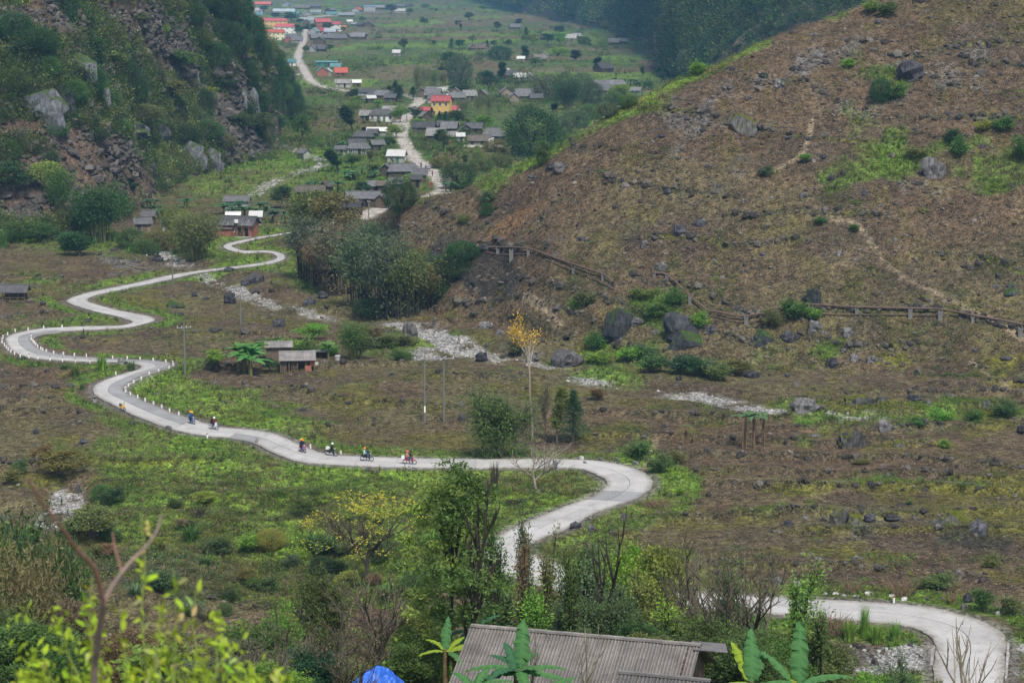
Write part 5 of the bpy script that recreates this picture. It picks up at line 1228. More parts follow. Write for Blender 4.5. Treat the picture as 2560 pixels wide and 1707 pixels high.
def house(px, py, wpx, roof='grey_tile', wall='mud_wall', look='', rz=0.0, ratio=0.62, hw=2.5, rise=None, floors=1, hip=0.0, wins=2, ov=.45, label=None, nm='house', cat='house', group='houses of the valley village', gable=False, z=None, parts=True, wpos=None, door_m=None):
    p = P(px, py) if wpos is None else wpos
    s = scale_at(p.x, p.y, p.z); w = wpx / s; d = w * ratio
    if gable: w, d = max(w * 1.15, 3.2), max(w * .8, 2.6); rz += 90 if px % 2 < 1 else -90
    d = min(max(d, 2.2), 9.0); w = max(w, 2.0)
    rise = rise or min(0.40 * d, 2.9); h = hw * floors
    p = Vector((p.x, p.y + d * .3, min(p.z, gz(p.x, p.y + d * .3)) - .1))
    lb = label or autolabel(look, px, py)
    e = empty(nm, p, math.radians(rz), lb, cat, group)
    b = MB(); b.box((0, 0, h / 2 - .3), (w, d, h + .6))
    gz0 = w if not gable else d
    for sg in (-1, 1):
        V = [(sg * w / 2, -d / 2, h), (sg * w / 2, d / 2, h), (sg * w / 2, 0, h + rise), (sg * (w / 2 - .15), -d / 2, h), (sg * (w / 2 - .15), d / 2, h), (sg * (w / 2 - .15), 0, h + rise)]
        if not hip: b.add(V, [(0, 1, 2), (5, 4, 3), (0, 2, 5, 3), (1, 4, 5, 2)])
    wl = b.build('wall', wall, e)
    if roof: gable_roof('roof', w, d, h, rise, roof, e, ov=ov, hip=hip, parts=wpx > 26)
    if wpx > 16 and parts:
        fr = 'frame_white' if wall in ('white_wall', 'cream_wall', 'yellow_wall', 'grey_wall') else 'post_wood'
        f = (0, -1)
        door(e, ((w * .12), -d / 2, 0.02), .95, min(2.0, hw * .82), f, door_m or R_.choice(['post_wood', 'dark_opening', 'dark_opening', 'green_door']))
        n = wins if wpx > 22 else 1
        for fl in range(floors):
            for k in range(n):
                u = -w / 2 + w * (k + .5) / n
                if fl == 0 and abs(u - w * .12) < 1.2: continue
                window(e, (u, -d / 2, fl * hw + hw * .55), min(1.1, w / n * .5), min(1.2, hw * .42), f, fr)
        if wpx > 30 and floors == 1: window(e, (w / 2, 0, hw * .55), .8, .9, (1, 0), fr)
    HOUSES.append(e)
    return e
G, Dk, Br, Pl, Wh = 'grey_tile', 'dark_tile', 'brown_tile', 'pale_tile', 'white_sheet'
TOWN = [(658,14,42,'orange_metal','brick_wall','red roofed town house',4),(715,16,30,'blue_metal','grey_wall','blue roofed town house',-6),(752,24,46,Br,'wood_wall','brown roofed long house',3),(785,21,36,Dk,'wood_wall','dark wooden house',-2),(710,33,54,'grey_metal','grey_wall','long grey roofed market hall',2),(648,31,20,Pl,'grey_wall','small pale house',10),
 (645,43,22,'teal_metal','grey_wall','small teal roofed shed',0),(826,31,24,Dk,'wood_wall','small dark gabled house',-15),(828,41,30,'teal_metal','grey_wall','pale green roofed house',12),(866,43,40,G,'wood_wall','weathered wooden house',2),(893,30,34,'orange_metal','grey_wall','red roofed grey house',2),
 (953,24,32,G,'wood_wall','grey roofed barn',-4),(997,20,32,Dk,'wood_wall','dark roofed barn',2),(1023,19,26,Dk,'wood_wall','dark low barn',0),(1000,33,26,Pl,'grey_wall','low pale shed',0),(735,42,30,'teal_metal','grey_wall','faded teal roofed house',-8),(766,40,30,G,'grey_wall','grey roofed town house',5),(790,36,26,'grey_metal','grey_wall','metal roofed house',0),
 (766,57,36,'grey_metal','grey_wall','blue grey roofed house',-5),(766,62,20,Dk,'wood_wall','small dark front shed',0),(859,75,14,'orange_metal','yellow_wall','small orange annex',0),(874,59,13,Wh,'grey_wall','tiny white roofed shed',0),(921,68,28,Dk,'wood_wall','dark hut',0),(901,68,16,Dk,'wood_wall','small dark hut',0),(885,66,16,G,'wood_wall','grey hut',8),
 (718,107,28,G,'brick_wall','brick walled house with grey roof',20),(742,108,28,G,'grey_wall','grey walled house',-8),(730,100,26,Dk,'wood_wall','dark back house',0),(792,84,36,'teal_metal','grey_wall','teal roofed shop',-10),(805,84,24,'red_metal','brick_wall','dark red roofed shop',5),(826,86,28,'grey_metal','grey_wall','grey metal roofed shop',0),
 (798,110,36,Dk,'wood_wall','dark gabled house',-12),(789,101,26,G,'wood_wall','small grey gabled house',15),(820,101,28,G,'wood_wall','grey roofed house',-3),(812,94,24,'grey_metal','wood_wall','metal roofed house',0),(780,93,20,G,'brick_wall','little brick house',0),(847,102,36,Dk,'wood_wall','long dark wooden house',0),(870,98,22,G,'wood_wall','grey wooden house',-6),(896,99,34,G,'wood_wall','long grey wooden barn',4),(912,93,14,Dk,'wood_wall','small dark wooden barn',0),
 (786,130,28,G,'grey_wall','grey gabled field house',-20),(803,130,22,Dk,'wood_wall','dark field house',5),(727,165,24,'teal_metal','white_wall','white walled workshop with teal roof',0),(806,190,36,'teal_metal','brick_wall','teal roofed workshop',15),(852,190,30,'orange_metal','brick_wall','red shed under banana leaves',-4),(839,176,26,'teal_metal','grey_wall','long teal shed',0),
 (874,250,26,G,'wood_wall','tumbled grey shed',10),(910,243,24,Dk,'wood_wall','dark gabled cottage',0),(914,257,34,G,'wood_wall','low dark house',-5),(935,247,26,Dk,'wood_wall','middle dark cottage',20),(959,250,50,G,'wood_wall','big grey hipped house',-3),(977,257,28,Dk,'wood_wall','small dark gable house',0),(890,247,20,G,'wood_wall','grey shed',0),
 (915,301,28,Pl,'mud_wall','pale tiled hut',0),(975,290,34,Pl,'mud_wall','pale roofed back house',-20),(1055,243,26,Dk,'wood_wall','dark steep roofed cottage',0),(1083,248,38,G,'wood_wall','grey roofed cottage',5),(1094,258,50,G,'grey_wall','wide grey house',-4),(1140,241,28,Pl,'mud_wall','pale gabled cottage',0),(1173,252,32,Pl,'mud_wall','pale steep roofed cottage',0),(1143,254,38,G,'wood_wall','long grey cottage',3),(1207,248,32,G,'wood_wall','grey roadside cottage',0),(1078,238,22,G,'wood_wall','little back cottage',-8),
 (1063,290,24,'red_metal','brick_wall','little red roofed shop',0),(1063,303,32,G,'wood_wall','patched grey shop',0),(1137,287,24,'red_metal','white_wall','red roofed white annex',-30),(1061,333,52,Dk,'wood_wall','black roofed longhouse',0),(1102,330,32,G,'wood_wall','grey gabled house',10),(1124,333,38,G,'wood_wall','broad grey roofed house',-5),(1186,334,38,G,'wood_wall','grey ridge roofed house',12),(1165,335,20,Dk,'wood_wall','small dark store',0),
 (1090,355,42,Pl,'wood_wall','pale roofed long house',0),(1125,354,34,Pl,'mud_wall','pale roofed side house',0),(1199,366,54,Br,'mud_wall','brown tiled longhouse',0),(1233,354,46,G,'wood_wall','grey roofed longhouse',0),(1151,357,18,Wh,'grey_wall','white roofed kiosk',0),(908,354,48,G,'wood_wall','weathered long farmhouse',0),(932,347,24,Dk,'wood_wall','small dark barn',-20),(943,377,30,G,'wood_wall','grey hipped hut',20),(896,388,52,G,'grey_wall','pale walled byre',0),(892,378,40,Dk,'wood_wall','dark back byre',0),(852,388,24,G,'grey_wall','blue doored hut',0),(760,399,19,G,'grey_wall','small stone hut by the stream',25),
 (1287,75,26,Dk,'wood_wall','remote dark hut',5),(1199,127,36,Br,'mud_wall','brown roofed farmhouse',-8),(1180,126,20,G,'wood_wall','small farm shed',0),(1429,103,26,Pl,'mud_wall','ruined pale house',-10),(1440,98,24,G,'mud_wall','roofless grey house',10),(1420,112,16,Dk,'mud_wall','small ruined shed',0),(1536,113,26,G,'wood_wall','grey farm house',0),(1556,111,24,G,'wood_wall','grey farm barn',5),(1360,148,26,Pl,'grey_wall','pale roofed farmhouse',0),(1342,150,16,Br,'mud_wall','brown shed',20),(1303,155,18,Wh,'mud_wall','white roofed hut',-15),
 (1268,190,24,Wh,'white_wall','bright white roofed house',0),(1275,199,30,Dk,'wood_wall','dark house under tall trees',0),(1300,202,30,Wh,'grey_wall','white sheet roofed house',5),(1322,200,24,Pl,'white_wall','pale house behind trees',0),(1509,181,38,Dk,'wood_wall','lone dark gabled cabin',30),(1515,238,44,G,'wood_wall','weathered barn',0),(1538,221,50,G,'wood_wall','long weathered barn',0),(1500,224,30,G,'mud_wall','grey barn end',0),(1590,238,24,G,'grey_wall','grey box house',0),(1265,244,38,Br,'mud_wall','brown roofed grove house',0),(1312,250,44,G,'wood_wall','grey grove house',3),(1340,256,30,Dk,'wood_wall','dark grove barn',-5),(1285,256,30,G,'mud_wall','low grove house',0),
 (992,141,18,Wh,'grey_wall','white roofed field hut',0),(1008,443,74,G,'wood_wall','big dark wooden farmhouse',-6),(965,440,36,G,'wood_wall','low side barn',0),(1048,455,34,G,'wood_wall','roadside grey house',-15),(1040,468,26,Dk,'wood_wall','dark roadside lean to',0),(815,482,24,Br,'wood_wall','patched shed',-15),(932,482,26,G,'wood_wall','small gabled barn',10),(956,482,24,Br,'wood_wall','brown small barn',5),(955,520,24,G,'wood_wall','short wooden barn',0),(990,475,30,G,'wood_wall','half hidden barn',0)]
for ti, a in enumerate(TOWN):
    big = a[2] >= 34
    house(*a[:3], roof=a[3], wall=a[4], look=a[5], rz=a[6] + ((ti * 37) % 23 - 11) * 1.4, gable=(ti % 3 == 1 and a[2] < 40), ratio=.5 if a[2] > 46 else .70 + .1 * (ti % 3), hw=2.1 + .15 * (ti % 4),  hip=(1.2 if (a[2] > 44 and a[3] in (G,)) else 0), wins=3 if big else 2)
# named ones
house(685,70,68,'red_metal','yellow_wall','',rz=-3,ratio=.2,hw=3.4,floors=2,wins=6,hip=2.5,label='yellow two storey school with red hipped roof above the white block',nm='school_building',cat='school',group=None)
house(712,86,54,'red_metal','white_wall','',rz=-3,ratio=.3,hw=3.3,floors=2,wins=4,hip=2.2,label='white two storey block with crimson roof between two school buildings',nm='school_building',cat='school',group=None)
house(686,101,52,'orange_metal','cream_wall','',rz=-3,ratio=.3,hw=3.2,floors=2,wins=5,hip=1.2,label='cream two storey block with bright red roof against the wooded cliff',nm='school_building',cat='school',group=None)
house(806,72,38,'red_metal','brick_wall','',rz=18,ratio=.7,hw=3.2,floors=2,wins=3,label='large red roofed house with reddish gable beside the white town house',group=None)
house(841,79,26,'red_metal','white_wall','',rz=-8,ratio=.6,hw=3.3,floors=2,wins=2,hip=1.5,label='narrow white two storey house with dark red hipped roof in town',group=None)
house(924,30,28,'blue_metal','grey_wall','',rz=4,ratio=.5,hw=3.4,floors=2,wins=2,rise=.6,label='two storey villa with pale blue roof at the town edge',group=None)
house(816,166,54,'teal_metal','teal_wall','',rz=-2,ratio=.2,hw=2.6,wins=3,rise=.5,label='long low hall with teal roof beside the upper gravel road',group=None)
house(819,190,24,Wh,'grey_wall','',rz=0,ratio=.7,label='white gabled hut in front of the teal roofed workshop',group=None,gable=True)
house(858,219,38,Pl,'grey_wall','',rz=-3,ratio=.5,label='pale gabled cottage alone above the lower gravel road',group=None)
house(892,218,20,Wh,'wood_wall','',rz=0,ratio=.7,label='tiny white roofed cottage right next to the pale gabled one',group=None)
house(1104,292,46,'red_metal','yellow_wall','',rz=-14,ratio=.6,hw=3.3,floors=2,wins=3,label='yellow two storey building with pink red roof in the village centre',nm='school_building',cat='school',group=None)
house(954,304,60,G,'white_wall','',rz=-2,ratio=.45,hw=3.0,wins=4,label='wide grey hipped roof house with pale block wall by the crossroads',group=None,hip=2)
house(928,258,20,Wh,'wood_wall','',rz=15,label='small house with white sheet roof among dark village roofs',group=None)
house(942,343,46,Wh,'grey_wall','',rz=0,ratio=.3,label='long white sheet roofed shed behind the weathered farmhouse',group=None)
house(992,407,42,Wh,'grey_wall','',rz=-12,ratio=.7,label='white sheet roofed house just above the big dark farmhouse',group=None)
house(776,496,68,'thatch','wood_wall','',rz=2,ratio=.4,hw=2.2,label='long low thatched hut on the meadow below the banana garden',group=None)
house(908,517,80,G,'wood_wall','',rz=0,ratio=.4,hw=2.6,wins=5,label='longest grey tiled wooden house at the foot of the brown hill',group=None)
house(872,540,62,Dk,'wood_wall','',rz=-12,ratio=.5,hw=2.6,wins=3,label='black roofed open house in front of the longest wooden house',group=None)
house(592,521,58,G,'grey_wall','',rz=0,ratio=.4,hw=2.2,label='long grey roof showing above the banana garden',group=None)
house(583,566,30,Wh,'grey_wall','',rz=0,ratio=.6,hw=2.5,label='white roofed house behind the brick farmhouse',group=None)
house(640,562,26,Wh,'grey_wall','',rz=0,ratio=.6,hw=2.4,label='smaller white roof between the banana stems and brick farmhouse',group=None)
house(356,582,38,G,'mud_wall','',rz=12,ratio=.7,label='grey thatched hut beneath banana trees beside the big bamboo',group=None)
house(372,562,28,G,'wood_wall','',rz=0,ratio=.6,label='grey hut roof half hidden in the banana garden',group=None)
house(452,592,38,Pl,'grey_wall','',rz=18,ratio=.7,hw=2.3,label='small hut with pale tin roof near the olive bamboo',group=None)
house(420,580,26,G,'grey_wall','',rz=0,ratio=.6,label='grey walled lean-to beside the pale tin roofed hut',group=None)
# boundary walls
def low_wall(p0, p1, h, mat, label, th=.25, nm='boundary_wall'):
    a, b_ = P(*p0), P(*p1); c = (a + b_) / 2; d = b_ - a
    b = MB(); b.box((0, 0, h / 2 - .15), (d.length, th, h)); b.box((0, 0, h - .1), (d.length + .1, th + .12, .12))
    o = b.build(nm, mat); o.location = c; o.rotation_euler = (0, 0, math.atan2(d.y, d.x)); return tag(o, label, 'wall')
low_wall((768,46),(828,41),1.9,'white_wall','long white compound wall in front of the town roofs')
low_wall((890,36),(1000,30),1.6,'grey_wall','pale yard wall below the blue roofed villa')
low_wall((1092,233),(1132,230),2.8,'white_wall','tall white wall behind the grey village roofs')
low_wall((1110,243),(1140,241),1.6,'white_wall','lower white wall between pale cottages')
low_wall((1160,369),(1260,368),.8,'white_wall','thin white wall before the brown tiled longhouse')
low_wall((920,90),(1010,86),1.0,'mud_wall','sandy yard strip beside the long grey wooden barn',nm='yard_wall')
low_wall((1125,370),(1128,366),2.0,'orange_metal','narrow orange banner post in the village field',nm='banner')
low_wall((1222,372),(1234,368),3.2,'white_wall','white stepped grave wall in the village field',nm='grave_wall')
# brick farmhouse by the switchback: two roofs, verandah, brick front, tiles laid in rows
def tiled_slope(par, w, dlen, rise, z0, y0, flip, mat, nx, ny):
    """individual tile strips from eave to ridge"""
    b = MB(); cw = w / nx; cl = dlen / ny; ang = math.atan2(rise, dlen); sh = None
    L_ = math.hypot(dlen, rise) / ny
    b.box((0, 0, 0), (cw * .94, L_ * 1.06, .05)); b.box((0, 0, .045), (cw * .30, L_ * 1.06, .05))
    me = bpy.data.meshes.new('roof_tile'); me.from_pydata(b.v, [], b.f); me.materials.append(MATS[mat])
    for i in range(nx):
        for j in range(ny):
            o = bpy.data.objects.new('roof_tile', me); link(o, par)
            t = (j + .5) / ny
            o.location = (-w / 2 + cw * (i + .5), y0 + (dlen * t) * (1 if not flip else -1), z0 + rise * t + .03 * ((i * 7 + j * 3) % 3) * .3)
            o.rotation_euler = (ang * (1 if not flip else -1) + .02, 0, 0)
p = P(598, 590); s = scale_at(p.x, p.y, p.z)
e = empty('brick_farmhouse', Vector((p.x, p.y + 2, p.z - .1)), math.radians(-14), 'red brick farmhouse with tiled roof and open porch beside the switchback', 'house')
b = MB(); b.box((0, 0, 1.2), (7.2, 4.6, 3.0)); b.add([(-3.6, -2.3, 2.7), (-3.6, 2.3, 2.7), (-3.6, 0, 4.3), (3.6, -2.3, 2.7), (3.6, 2.3, 2.7), (3.6, 0, 4.3)], [(0, 2, 1), (3, 4, 5)]); b.build('wall', 'brick_wall', e)
rf = gable_roof('roof', 7.6, 4.9, 2.72, 1.6, 'dark_tile', e)
tiled_slope(e, 8.3, 2.9, 1.78, 2.62, -2.85, False, 'grey_tile', 14, 3)
b = MB(); b.box((-2.6, -3.2, .85), (3.6, 1.8, 1.9)); b.build('outer_wall', 'brick_wall', e)
b = MB(); b.box((-2.6, -3.3, 1.95), (4.0, 2.3, .10), 0); b.build('porch_roof', 'grey_tile', e)
for k in (0.2, 1.6, 3.2): b = MB(); b.box((k, -3.0, 1.2), (.16, .16, 2.5)); b.build('porch_post', 'post_wood', e)
door(e, (1.0, -2.3, 0), 1.2, 2.0, (0, -1), 'dark_opening'); door(e, (2.4, -2.3, 0), .9, 2.0, (0, -1), 'dark_opening'); window(e, (-1.0, -2.3, 1.4), 1.0, .9, (0, -1))
b = MB(); b.tube([(0.2, -2.9, 3.2), (0.2, -2.9, 3.9)], .45, 10); b.build('water_tank', 'frame_white', e)
b = MB(); b.box((1.6, -3.4, .02), (4.2, 1.6, .2)); b.build('porch_floor', 'worn_concrete', e)
# stilted shed at the left edge
p = P(38, 752)
e = empty('stilted_shed', Vector((p.x, p.y, p.z)), 0, 'grey roofed shed on wooden stilts at the left field edge', 'shed')
gable_roof('roof', 4.4, 2.6, 2.0, .9, 'grey_tile', e)
for x in (-2.0, -.7, .7, 2.0):
    for y in (-1.1, 1.1): b = MB(); b.box((x, y, .95), (.14, .14, 2.2)); b.build('post', 'post_wood', e)
b = MB(); b.box((0, 0, .75), (4.2, 2.4, .12)); b.build('floor', 'post_wood', e)
b = MB(); b.box((0, 1.15, 1.4), (4.2, .08, 1.2)); b.build('back_wall', 'wood_wall', e)
# mid-field farmhouse: corrugated sheets, plank walls
def corr_mesh(w, l, pitch, amp, seg=4, th=.012, name='roof_sheet', mat='fibre_cement'):
    n = max(2, int(round(w / pitch))) * seg; V = []; Fc = []
    for i in range(n + 1):
        x = -w / 2 + w * i / n; z = amp * math.cos(2 * math.pi * i / seg)
        for y in (-l / 2, l / 2): V += [(x, y, z), (x, y, z - th)]
    for i in range(n):
        a = i * 4; c = a + 4
        Fc += [(a, c, c + 2, a + 2), (a + 1, a + 3, c + 3, c + 1), (a, a + 1, c + 1, c), (a + 2, c + 2, c + 3, a + 3)]
    me = bpy.data.meshes.new(name); me.from_pydata(V, [], Fc); me.materials.append(MATS[mat]); me.update(); return me
def fibre(name, col):
    m, nt, b = new_mat(name)
    ge = N(nt, 'ShaderNodeNewGeometry'); oi = N(nt, 'ShaderNodeObjectInfo'); tc = N(nt, 'ShaderNodeTexCoord')
    n1 = N(nt, 'ShaderNodeTexNoise'); n1.inputs['Scale'].default_value = 1.1; n1.inputs['Detail'].default_value = 7; n1.inputs['Roughness'].default_value = .72
    L(nt, ge.outputs['Position'], n1.inputs['Vector'])
    n2 = N(nt, 'ShaderNodeTexNoise'); n2.inputs['Scale'].default_value = 14; n2.inputs['Detail'].default_value = 3; L(nt, ge.outputs['Position'], n2.inputs['Vector'])
    sx = N(nt, 'ShaderNodeSeparateXYZ'); L(nt, tc.outputs['Object'], sx.inputs[0])
    c = mixc(nt, 1.0, col, ramp(nt, n1.outputs['Fac'], [(0.25, .55), (.5, 1.0), (0.75, 1.35)]), 'MULTIPLY')
    c = mixc(nt, 1.0, c, ramp(nt, n2.outputs['Fac'], [(0.3, .8), (0.7, 1.2)]), 'MULTIPLY')
    c = mixc(nt, 1.0, c, ramp(nt, sx.outputs['Z'], [(0.0, .62), (0.03, 1.1)]), 'MULTIPLY')     # colour darker towards the bottom of each corrugation
    c = mixc(nt, 1.0, c, ramp(nt, oi.outputs['Random'], [(0, .85), (1, 1.15)]), 'MULTIPLY')
    L(nt, c, b.inputs['Base Color']); b.inputs['Roughness'].default_value = .9; return m
fibre('fibre_cement', (0.21, 0.195, 0.185)); fibre('dark_fibre', (0.14, 0.135, 0.135)); fibre('pale_fibre', (0.30, 0.28, 0.27))
def sheet_roof(par, w, slope_len, pitch_ang, ridge_z, nx, ny, mat, sheet_pitch=.18, both=True, ridge=True, y0=0.0, skip=()):
    sw, sl_ = w / nx, slope_len / ny
    me = corr_mesh(sw + .05, sl_ + .14, sheet_pitch, .028, 4, mat=mat)
    for side in ((-1, 1) if both else (-1,)):
        for i in range(nx):
            for j in range(ny):
                if (i, j, side) in skip: continue
                o = bpy.data.objects.new('roof_sheet', me); link(o, par)
                dist = sl_ * (j + .5); u = -w / 2 + sw * (i + .5)
                o.location = (u, y0 + side * dist * math.cos(pitch_ang), ridge_z - dist * math.sin(pitch_ang) - .018 * j + .006 * (i % 2))
                o.rotation_euler = (-side * pitch_ang + R_.uniform(-.006, .006) - side * .010, R_.uniform(-.004, .004), R_.uniform(-.008, .008))
    if ridge:
        me2 = None
        for i in range(nx):
            b = MB(); L2 = sw + .06
            V = []; 
            for x in (-L2 / 2, L2 / 2):
                V += [(x, -.17, -.07), (x, -.05, .035), (x, .05, .035), (x, .17, -.07)]
            b.add(V, [(0, 4, 5, 1), (1, 5, 6, 2), (2, 6, 7, 3), (0, 1, 2, 3), (7, 6, 5, 4)])
            if me2 is None:
                me2 = bpy.data.meshes.new('ridge_cap'); me2.from_pydata(b.v, [], b.f); me2.materials.append(MATS[mat]); me2.update()
            o = bpy.data.objects.new('ridge_cap', me2); link(o, par); o.location = (-w / 2 + sw * (i + .5), y0, ridge_z + .05 + .008 * (i % 2)); o.rotation_euler = (0, R_.uniform(-.012, .012), 0)
p = P(742, 928); sc = scale_at(p.x, p.y, p.z)
e = empty('farmhouse', Vector((p.x, p.y + 1.2, p.z)), math.radians(6), 'small corrugated roof farmhouse with open plank front beside the tall banana clump', 'house')
sheet_roof(e, 5.6, 2.3, math.radians(27), 2.9, 6, 2, 'pale_fibre')
b = MB()
for x in (-2.6, -1.3, 0.0, 1.3, 2.6): b.box((x, -1.7, .9), (.14, .14, 2.0)); b.box((x, 1.7, .9), (.14, .14, 2.0))
b.build('post_row', 'post_wood', e)['kind'] = 'stuff'
b = MB(); b.box((0, 1.6, .9), (5.2, .1, 2.0)); b.build('back_wall', 'wood_wall', e)
for k in range(10): b = MB(); b.box((-2.6 + .0 + k * .28, -1.55, .8), (.22, .05, 1.7 + .1 * (k % 3))); (b.build('plank', 'wood_wall', e) if k not in (4, 5) else None)
b = MB(); b.box((1.6, -1.5, .45), (1.0, .6, .9)); b.build('crate_stack', 'brick_wall', e)
b = MB(); b.box((2.3, -1.5, 1.3), (.7, .06, .9)); b.build('red_cloth', 'orange_metal', e)
p = P(695, 905)
e = empty('farm_shed', Vector((p.x, p.y + 1.5, p.z)), math.radians(6), 'corrugated back shed half hidden behind the small farmhouse', 'shed')
sheet_roof(e, 4.4, 1.8, math.radians(20), 3.0, 5, 1, 'pale_fibre')
b = MB(); b.box((0, 0, 1.1), (4.0, 2.6, 2.6)); b.build('wall', 'wood_wall', e)
p = P(800, 905)
e = empty('lean_to', Vector((p.x, p.y + 1, p.z)), math.radians(4), 'dark low lean-to between the farmhouse and water tank', 'shed')
b = MB(); b.box((0, 0, 1.6), (2.4, 1.6, .08)); b.build('roof', 'dark_fibre', e)
for x in (-1.1, 1.1): b = MB(); b.box((x, -.7, .75), (.1, .1, 1.6)); b.build('post', 'post_wood', e)
b = MB(); b.box((0, .7, .75), (2.3, .08, 1.5)); b.build('wall', 'wood_wall', e)
p = P(844, 908)
b = MB(); b.tube([(0, 0, -.1), (0, 0, 1.15)], .42, 14); o = b.build('water_tank', 'grey_wall'); o.location = p; tag(o, 'grey concrete water tank with white lid beside the farm', 'water tank')
b = MB(); b.tube([(0, 0, 1.15), (0, 0, 1.26)], .47, 14); b.build('lid', 'frame_white', o)
p = P(790, 915); b = MB(); b.box((0, 0, .3), (1.3, .7, .6), top=.5); o = b.build('covered_heap', 'grey_wall'); o.location = p; tag(o, 'pale covered heap on the ground beside the farmhouse', 'heap')
p = P(643, 912); b = MB(); b.tube([(0, 0, 0), (0, 0, .9)], .3, 10); o = b.build('barrel', 'blue_metal'); o.location = p; tag(o, 'blue plastic barrel behind the tall banana stems', 'barrel')
b = MB(); b.tube([(0, 0, .9), (0, 0, .97)], .24, 10); b.build('lid', 'blue_metal', o)

# the roof close below the viewer
def near_point(px, py, Z):
    a, m = ray(px, py); return Vector((float(a * Z), Z, float(CH + m * Z)))
A = near_point(1180, 1563, 101.0); B = near_point(1752, 1612, 97.8)
rm_ = (A + B) / 2; dv = B - A; ang = math.atan2(dv.y, dv.x); wid = math.hypot(dv.x, dv.y)
e = empty('near_house', Vector((rm_.x, rm_.y, rm_.z - 3.9)), ang, 'plank house with large grey corrugated roof nearest the viewer', 'house')
rz_ = 3.9
roofp = empty('roof', (0, 0, 0)); roofp.parent = e
sheet_roof(roofp, wid, 4.6, math.radians(27), rz_, 12, 4, 'fibre_cement', .177)
roofp.rotation_euler = (0, -math.asin((B.z - A.z) / wid), 0); roofp.location = (0, 0, 0)
b = MB(); b.box((0, -3.2, .2), (wid - 1.0, .12, 3.4)); b.box((0, 3.2, .2), (wid - 1.0, .12, 3.4)); b.box((-wid / 2 + .5, 0, .2), (.12, 6.4, 3.4)); b.build('wall', 'wood_wall', e)
for k in range(16):
    y = -3.0 + k * .4; hh = 1.75 + (1 - abs(y) / 3.2) * 1.5
    b = MB(); b.box((wid / 2 - .5, y, hh / 2 + .1), (.04, .30 + .06 * (k % 2), hh + 1.4)); b.build('gable_plank', 'wood_wall', e)
b = MB(); b.tube([(wid / 2 - .35, -2.6, 1.2), (wid / 2 - .3, -2.0, 1.7), (wid / 2 - .3, -1.4, 1.2)], .14, 6); b.build('red_cloth', 'orange_metal', e)
b = MB(); b.box((wid / 2 - .3, -2.2, .9), (.1, .8, .7)); b.build('blue_cloth', 'blue_door', e)
# torn dark sheet sticking out at the far gable
b = MB(); b.box((0, 0, 0), (1.6, 1.1, .04), .2); o = b.build('loose_sheet', 'dark_fibre', e); o.location = (wid / 2 + .35, .3, rz_ - .12); o.rotation_euler = (.05, .1, .1)
A2_ = near_point(1548, 1668, 93.5); B2_ = near_point(1775, 1712, 92.3); m2 = (A2_ + B2_) / 2; d2 = B2_ - A2_; w2 = math.hypot(d2.x, d2.y)
e = empty('lower_shed', Vector((m2.x, m2.y, m2.z - 2.6)), math.atan2(d2.y, d2.x), 'darker corrugated shed roof in front of the plank house', 'shed')
r2 = empty('roof', (0, 0, 0)); r2.parent = e
sheet_roof(r2, w2, 2.8, math.radians(24), 2.6, 5, 2, 'dark_fibre', .177)
b = MB(); b.box((0, 0, .8), (w2 - .5, 4.2, 2.0)); b.build('wall', 'wood_wall', e)
print('houses', len(HOUSES))
# ------------------------------------------------------------------ rocks
def rock_mat(name, col, moss, mossc=(0.075, 0.085, 0.014)):
    m, nt, b = new_mat(name)
    ge = N(nt, 'ShaderNodeNewGeometry'); oi = N(nt, 'ShaderNodeObjectInfo')
    n1 = N(nt, 'ShaderNodeTexNoise'); n1.inputs['Scale'].default_value = 1.3; n1.inputs['Detail'].default_value = 7; n1.inputs['Roughness'].default_value = .75
    L(nt, ge.outputs['Position'], n1.inputs['Vector'])
    mp = N(nt, 'ShaderNodeMapping'); mp.inputs['Scale'].default_value = (2.4, 2.4, .35); mp.inputs['Rotation'].default_value = (.2, .3, 0); L(nt, ge.outputs['Position'], mp.inputs[0])
    n2 = N(nt, 'ShaderNodeTexNoise'); n2.inputs['Scale'].default_value = 1.2; n2.inputs['Detail'].default_value = 5; L(nt, mp.outputs[0], n2.inputs['Vector'])
    c = mixc(nt, 1.0, col, ramp(nt, n1.outputs['Fac'], [(0.3, .45), (0.7, 1.6)]), 'MULTIPLY')
    c = mixc(nt, 1.0, c, ramp(nt, n2.outputs['Fac'], [(0.35, .6), (0.65, 1.35)]), 'MULTIPLY')
    c = mixc(nt, 1.0, c, ramp(nt, oi.outputs['Random'], [(0, .75), (1, 1.3)]), 'MULTIPLY')
    if moss:
        sp = N(nt, 'ShaderNodeSeparateXYZ'); L(nt, ge.outputs['Normal'], sp.inputs[0])
        ad = nt.nodes.new('ShaderNodeMath'); ad.operation = 'ADD'; L(nt, sp.outputs['Z'], ad.inputs[0]); L(nt, n1.outputs['Fac'], ad.inputs[1])
        c = mixc(nt, ramp(nt, ad.outputs[0], [(min(.98, 1.25 - moss * .5), 0.0), (min(1.0, 1.45 - moss * .5), 1.0)]), c, mixc(nt, 1.0, mossc, ramp(nt, n2.outputs['Fac'], [(.3, .6), (.7, 1.4)]), 'MULTIPLY'))
    L(nt, c, b.inputs['Base Color']); b.inputs['Roughness'].default_value = .95; b.inputs['Specular IOR Level'].default_value = .1
    bp = N(nt, 'ShaderNodeBump'); bp.inputs['Distance'].default_value = .12; L(nt, n1.outputs['Fac'], bp.inputs['Height']); L(nt, bp.outputs[0], b.inputs['Normal'])
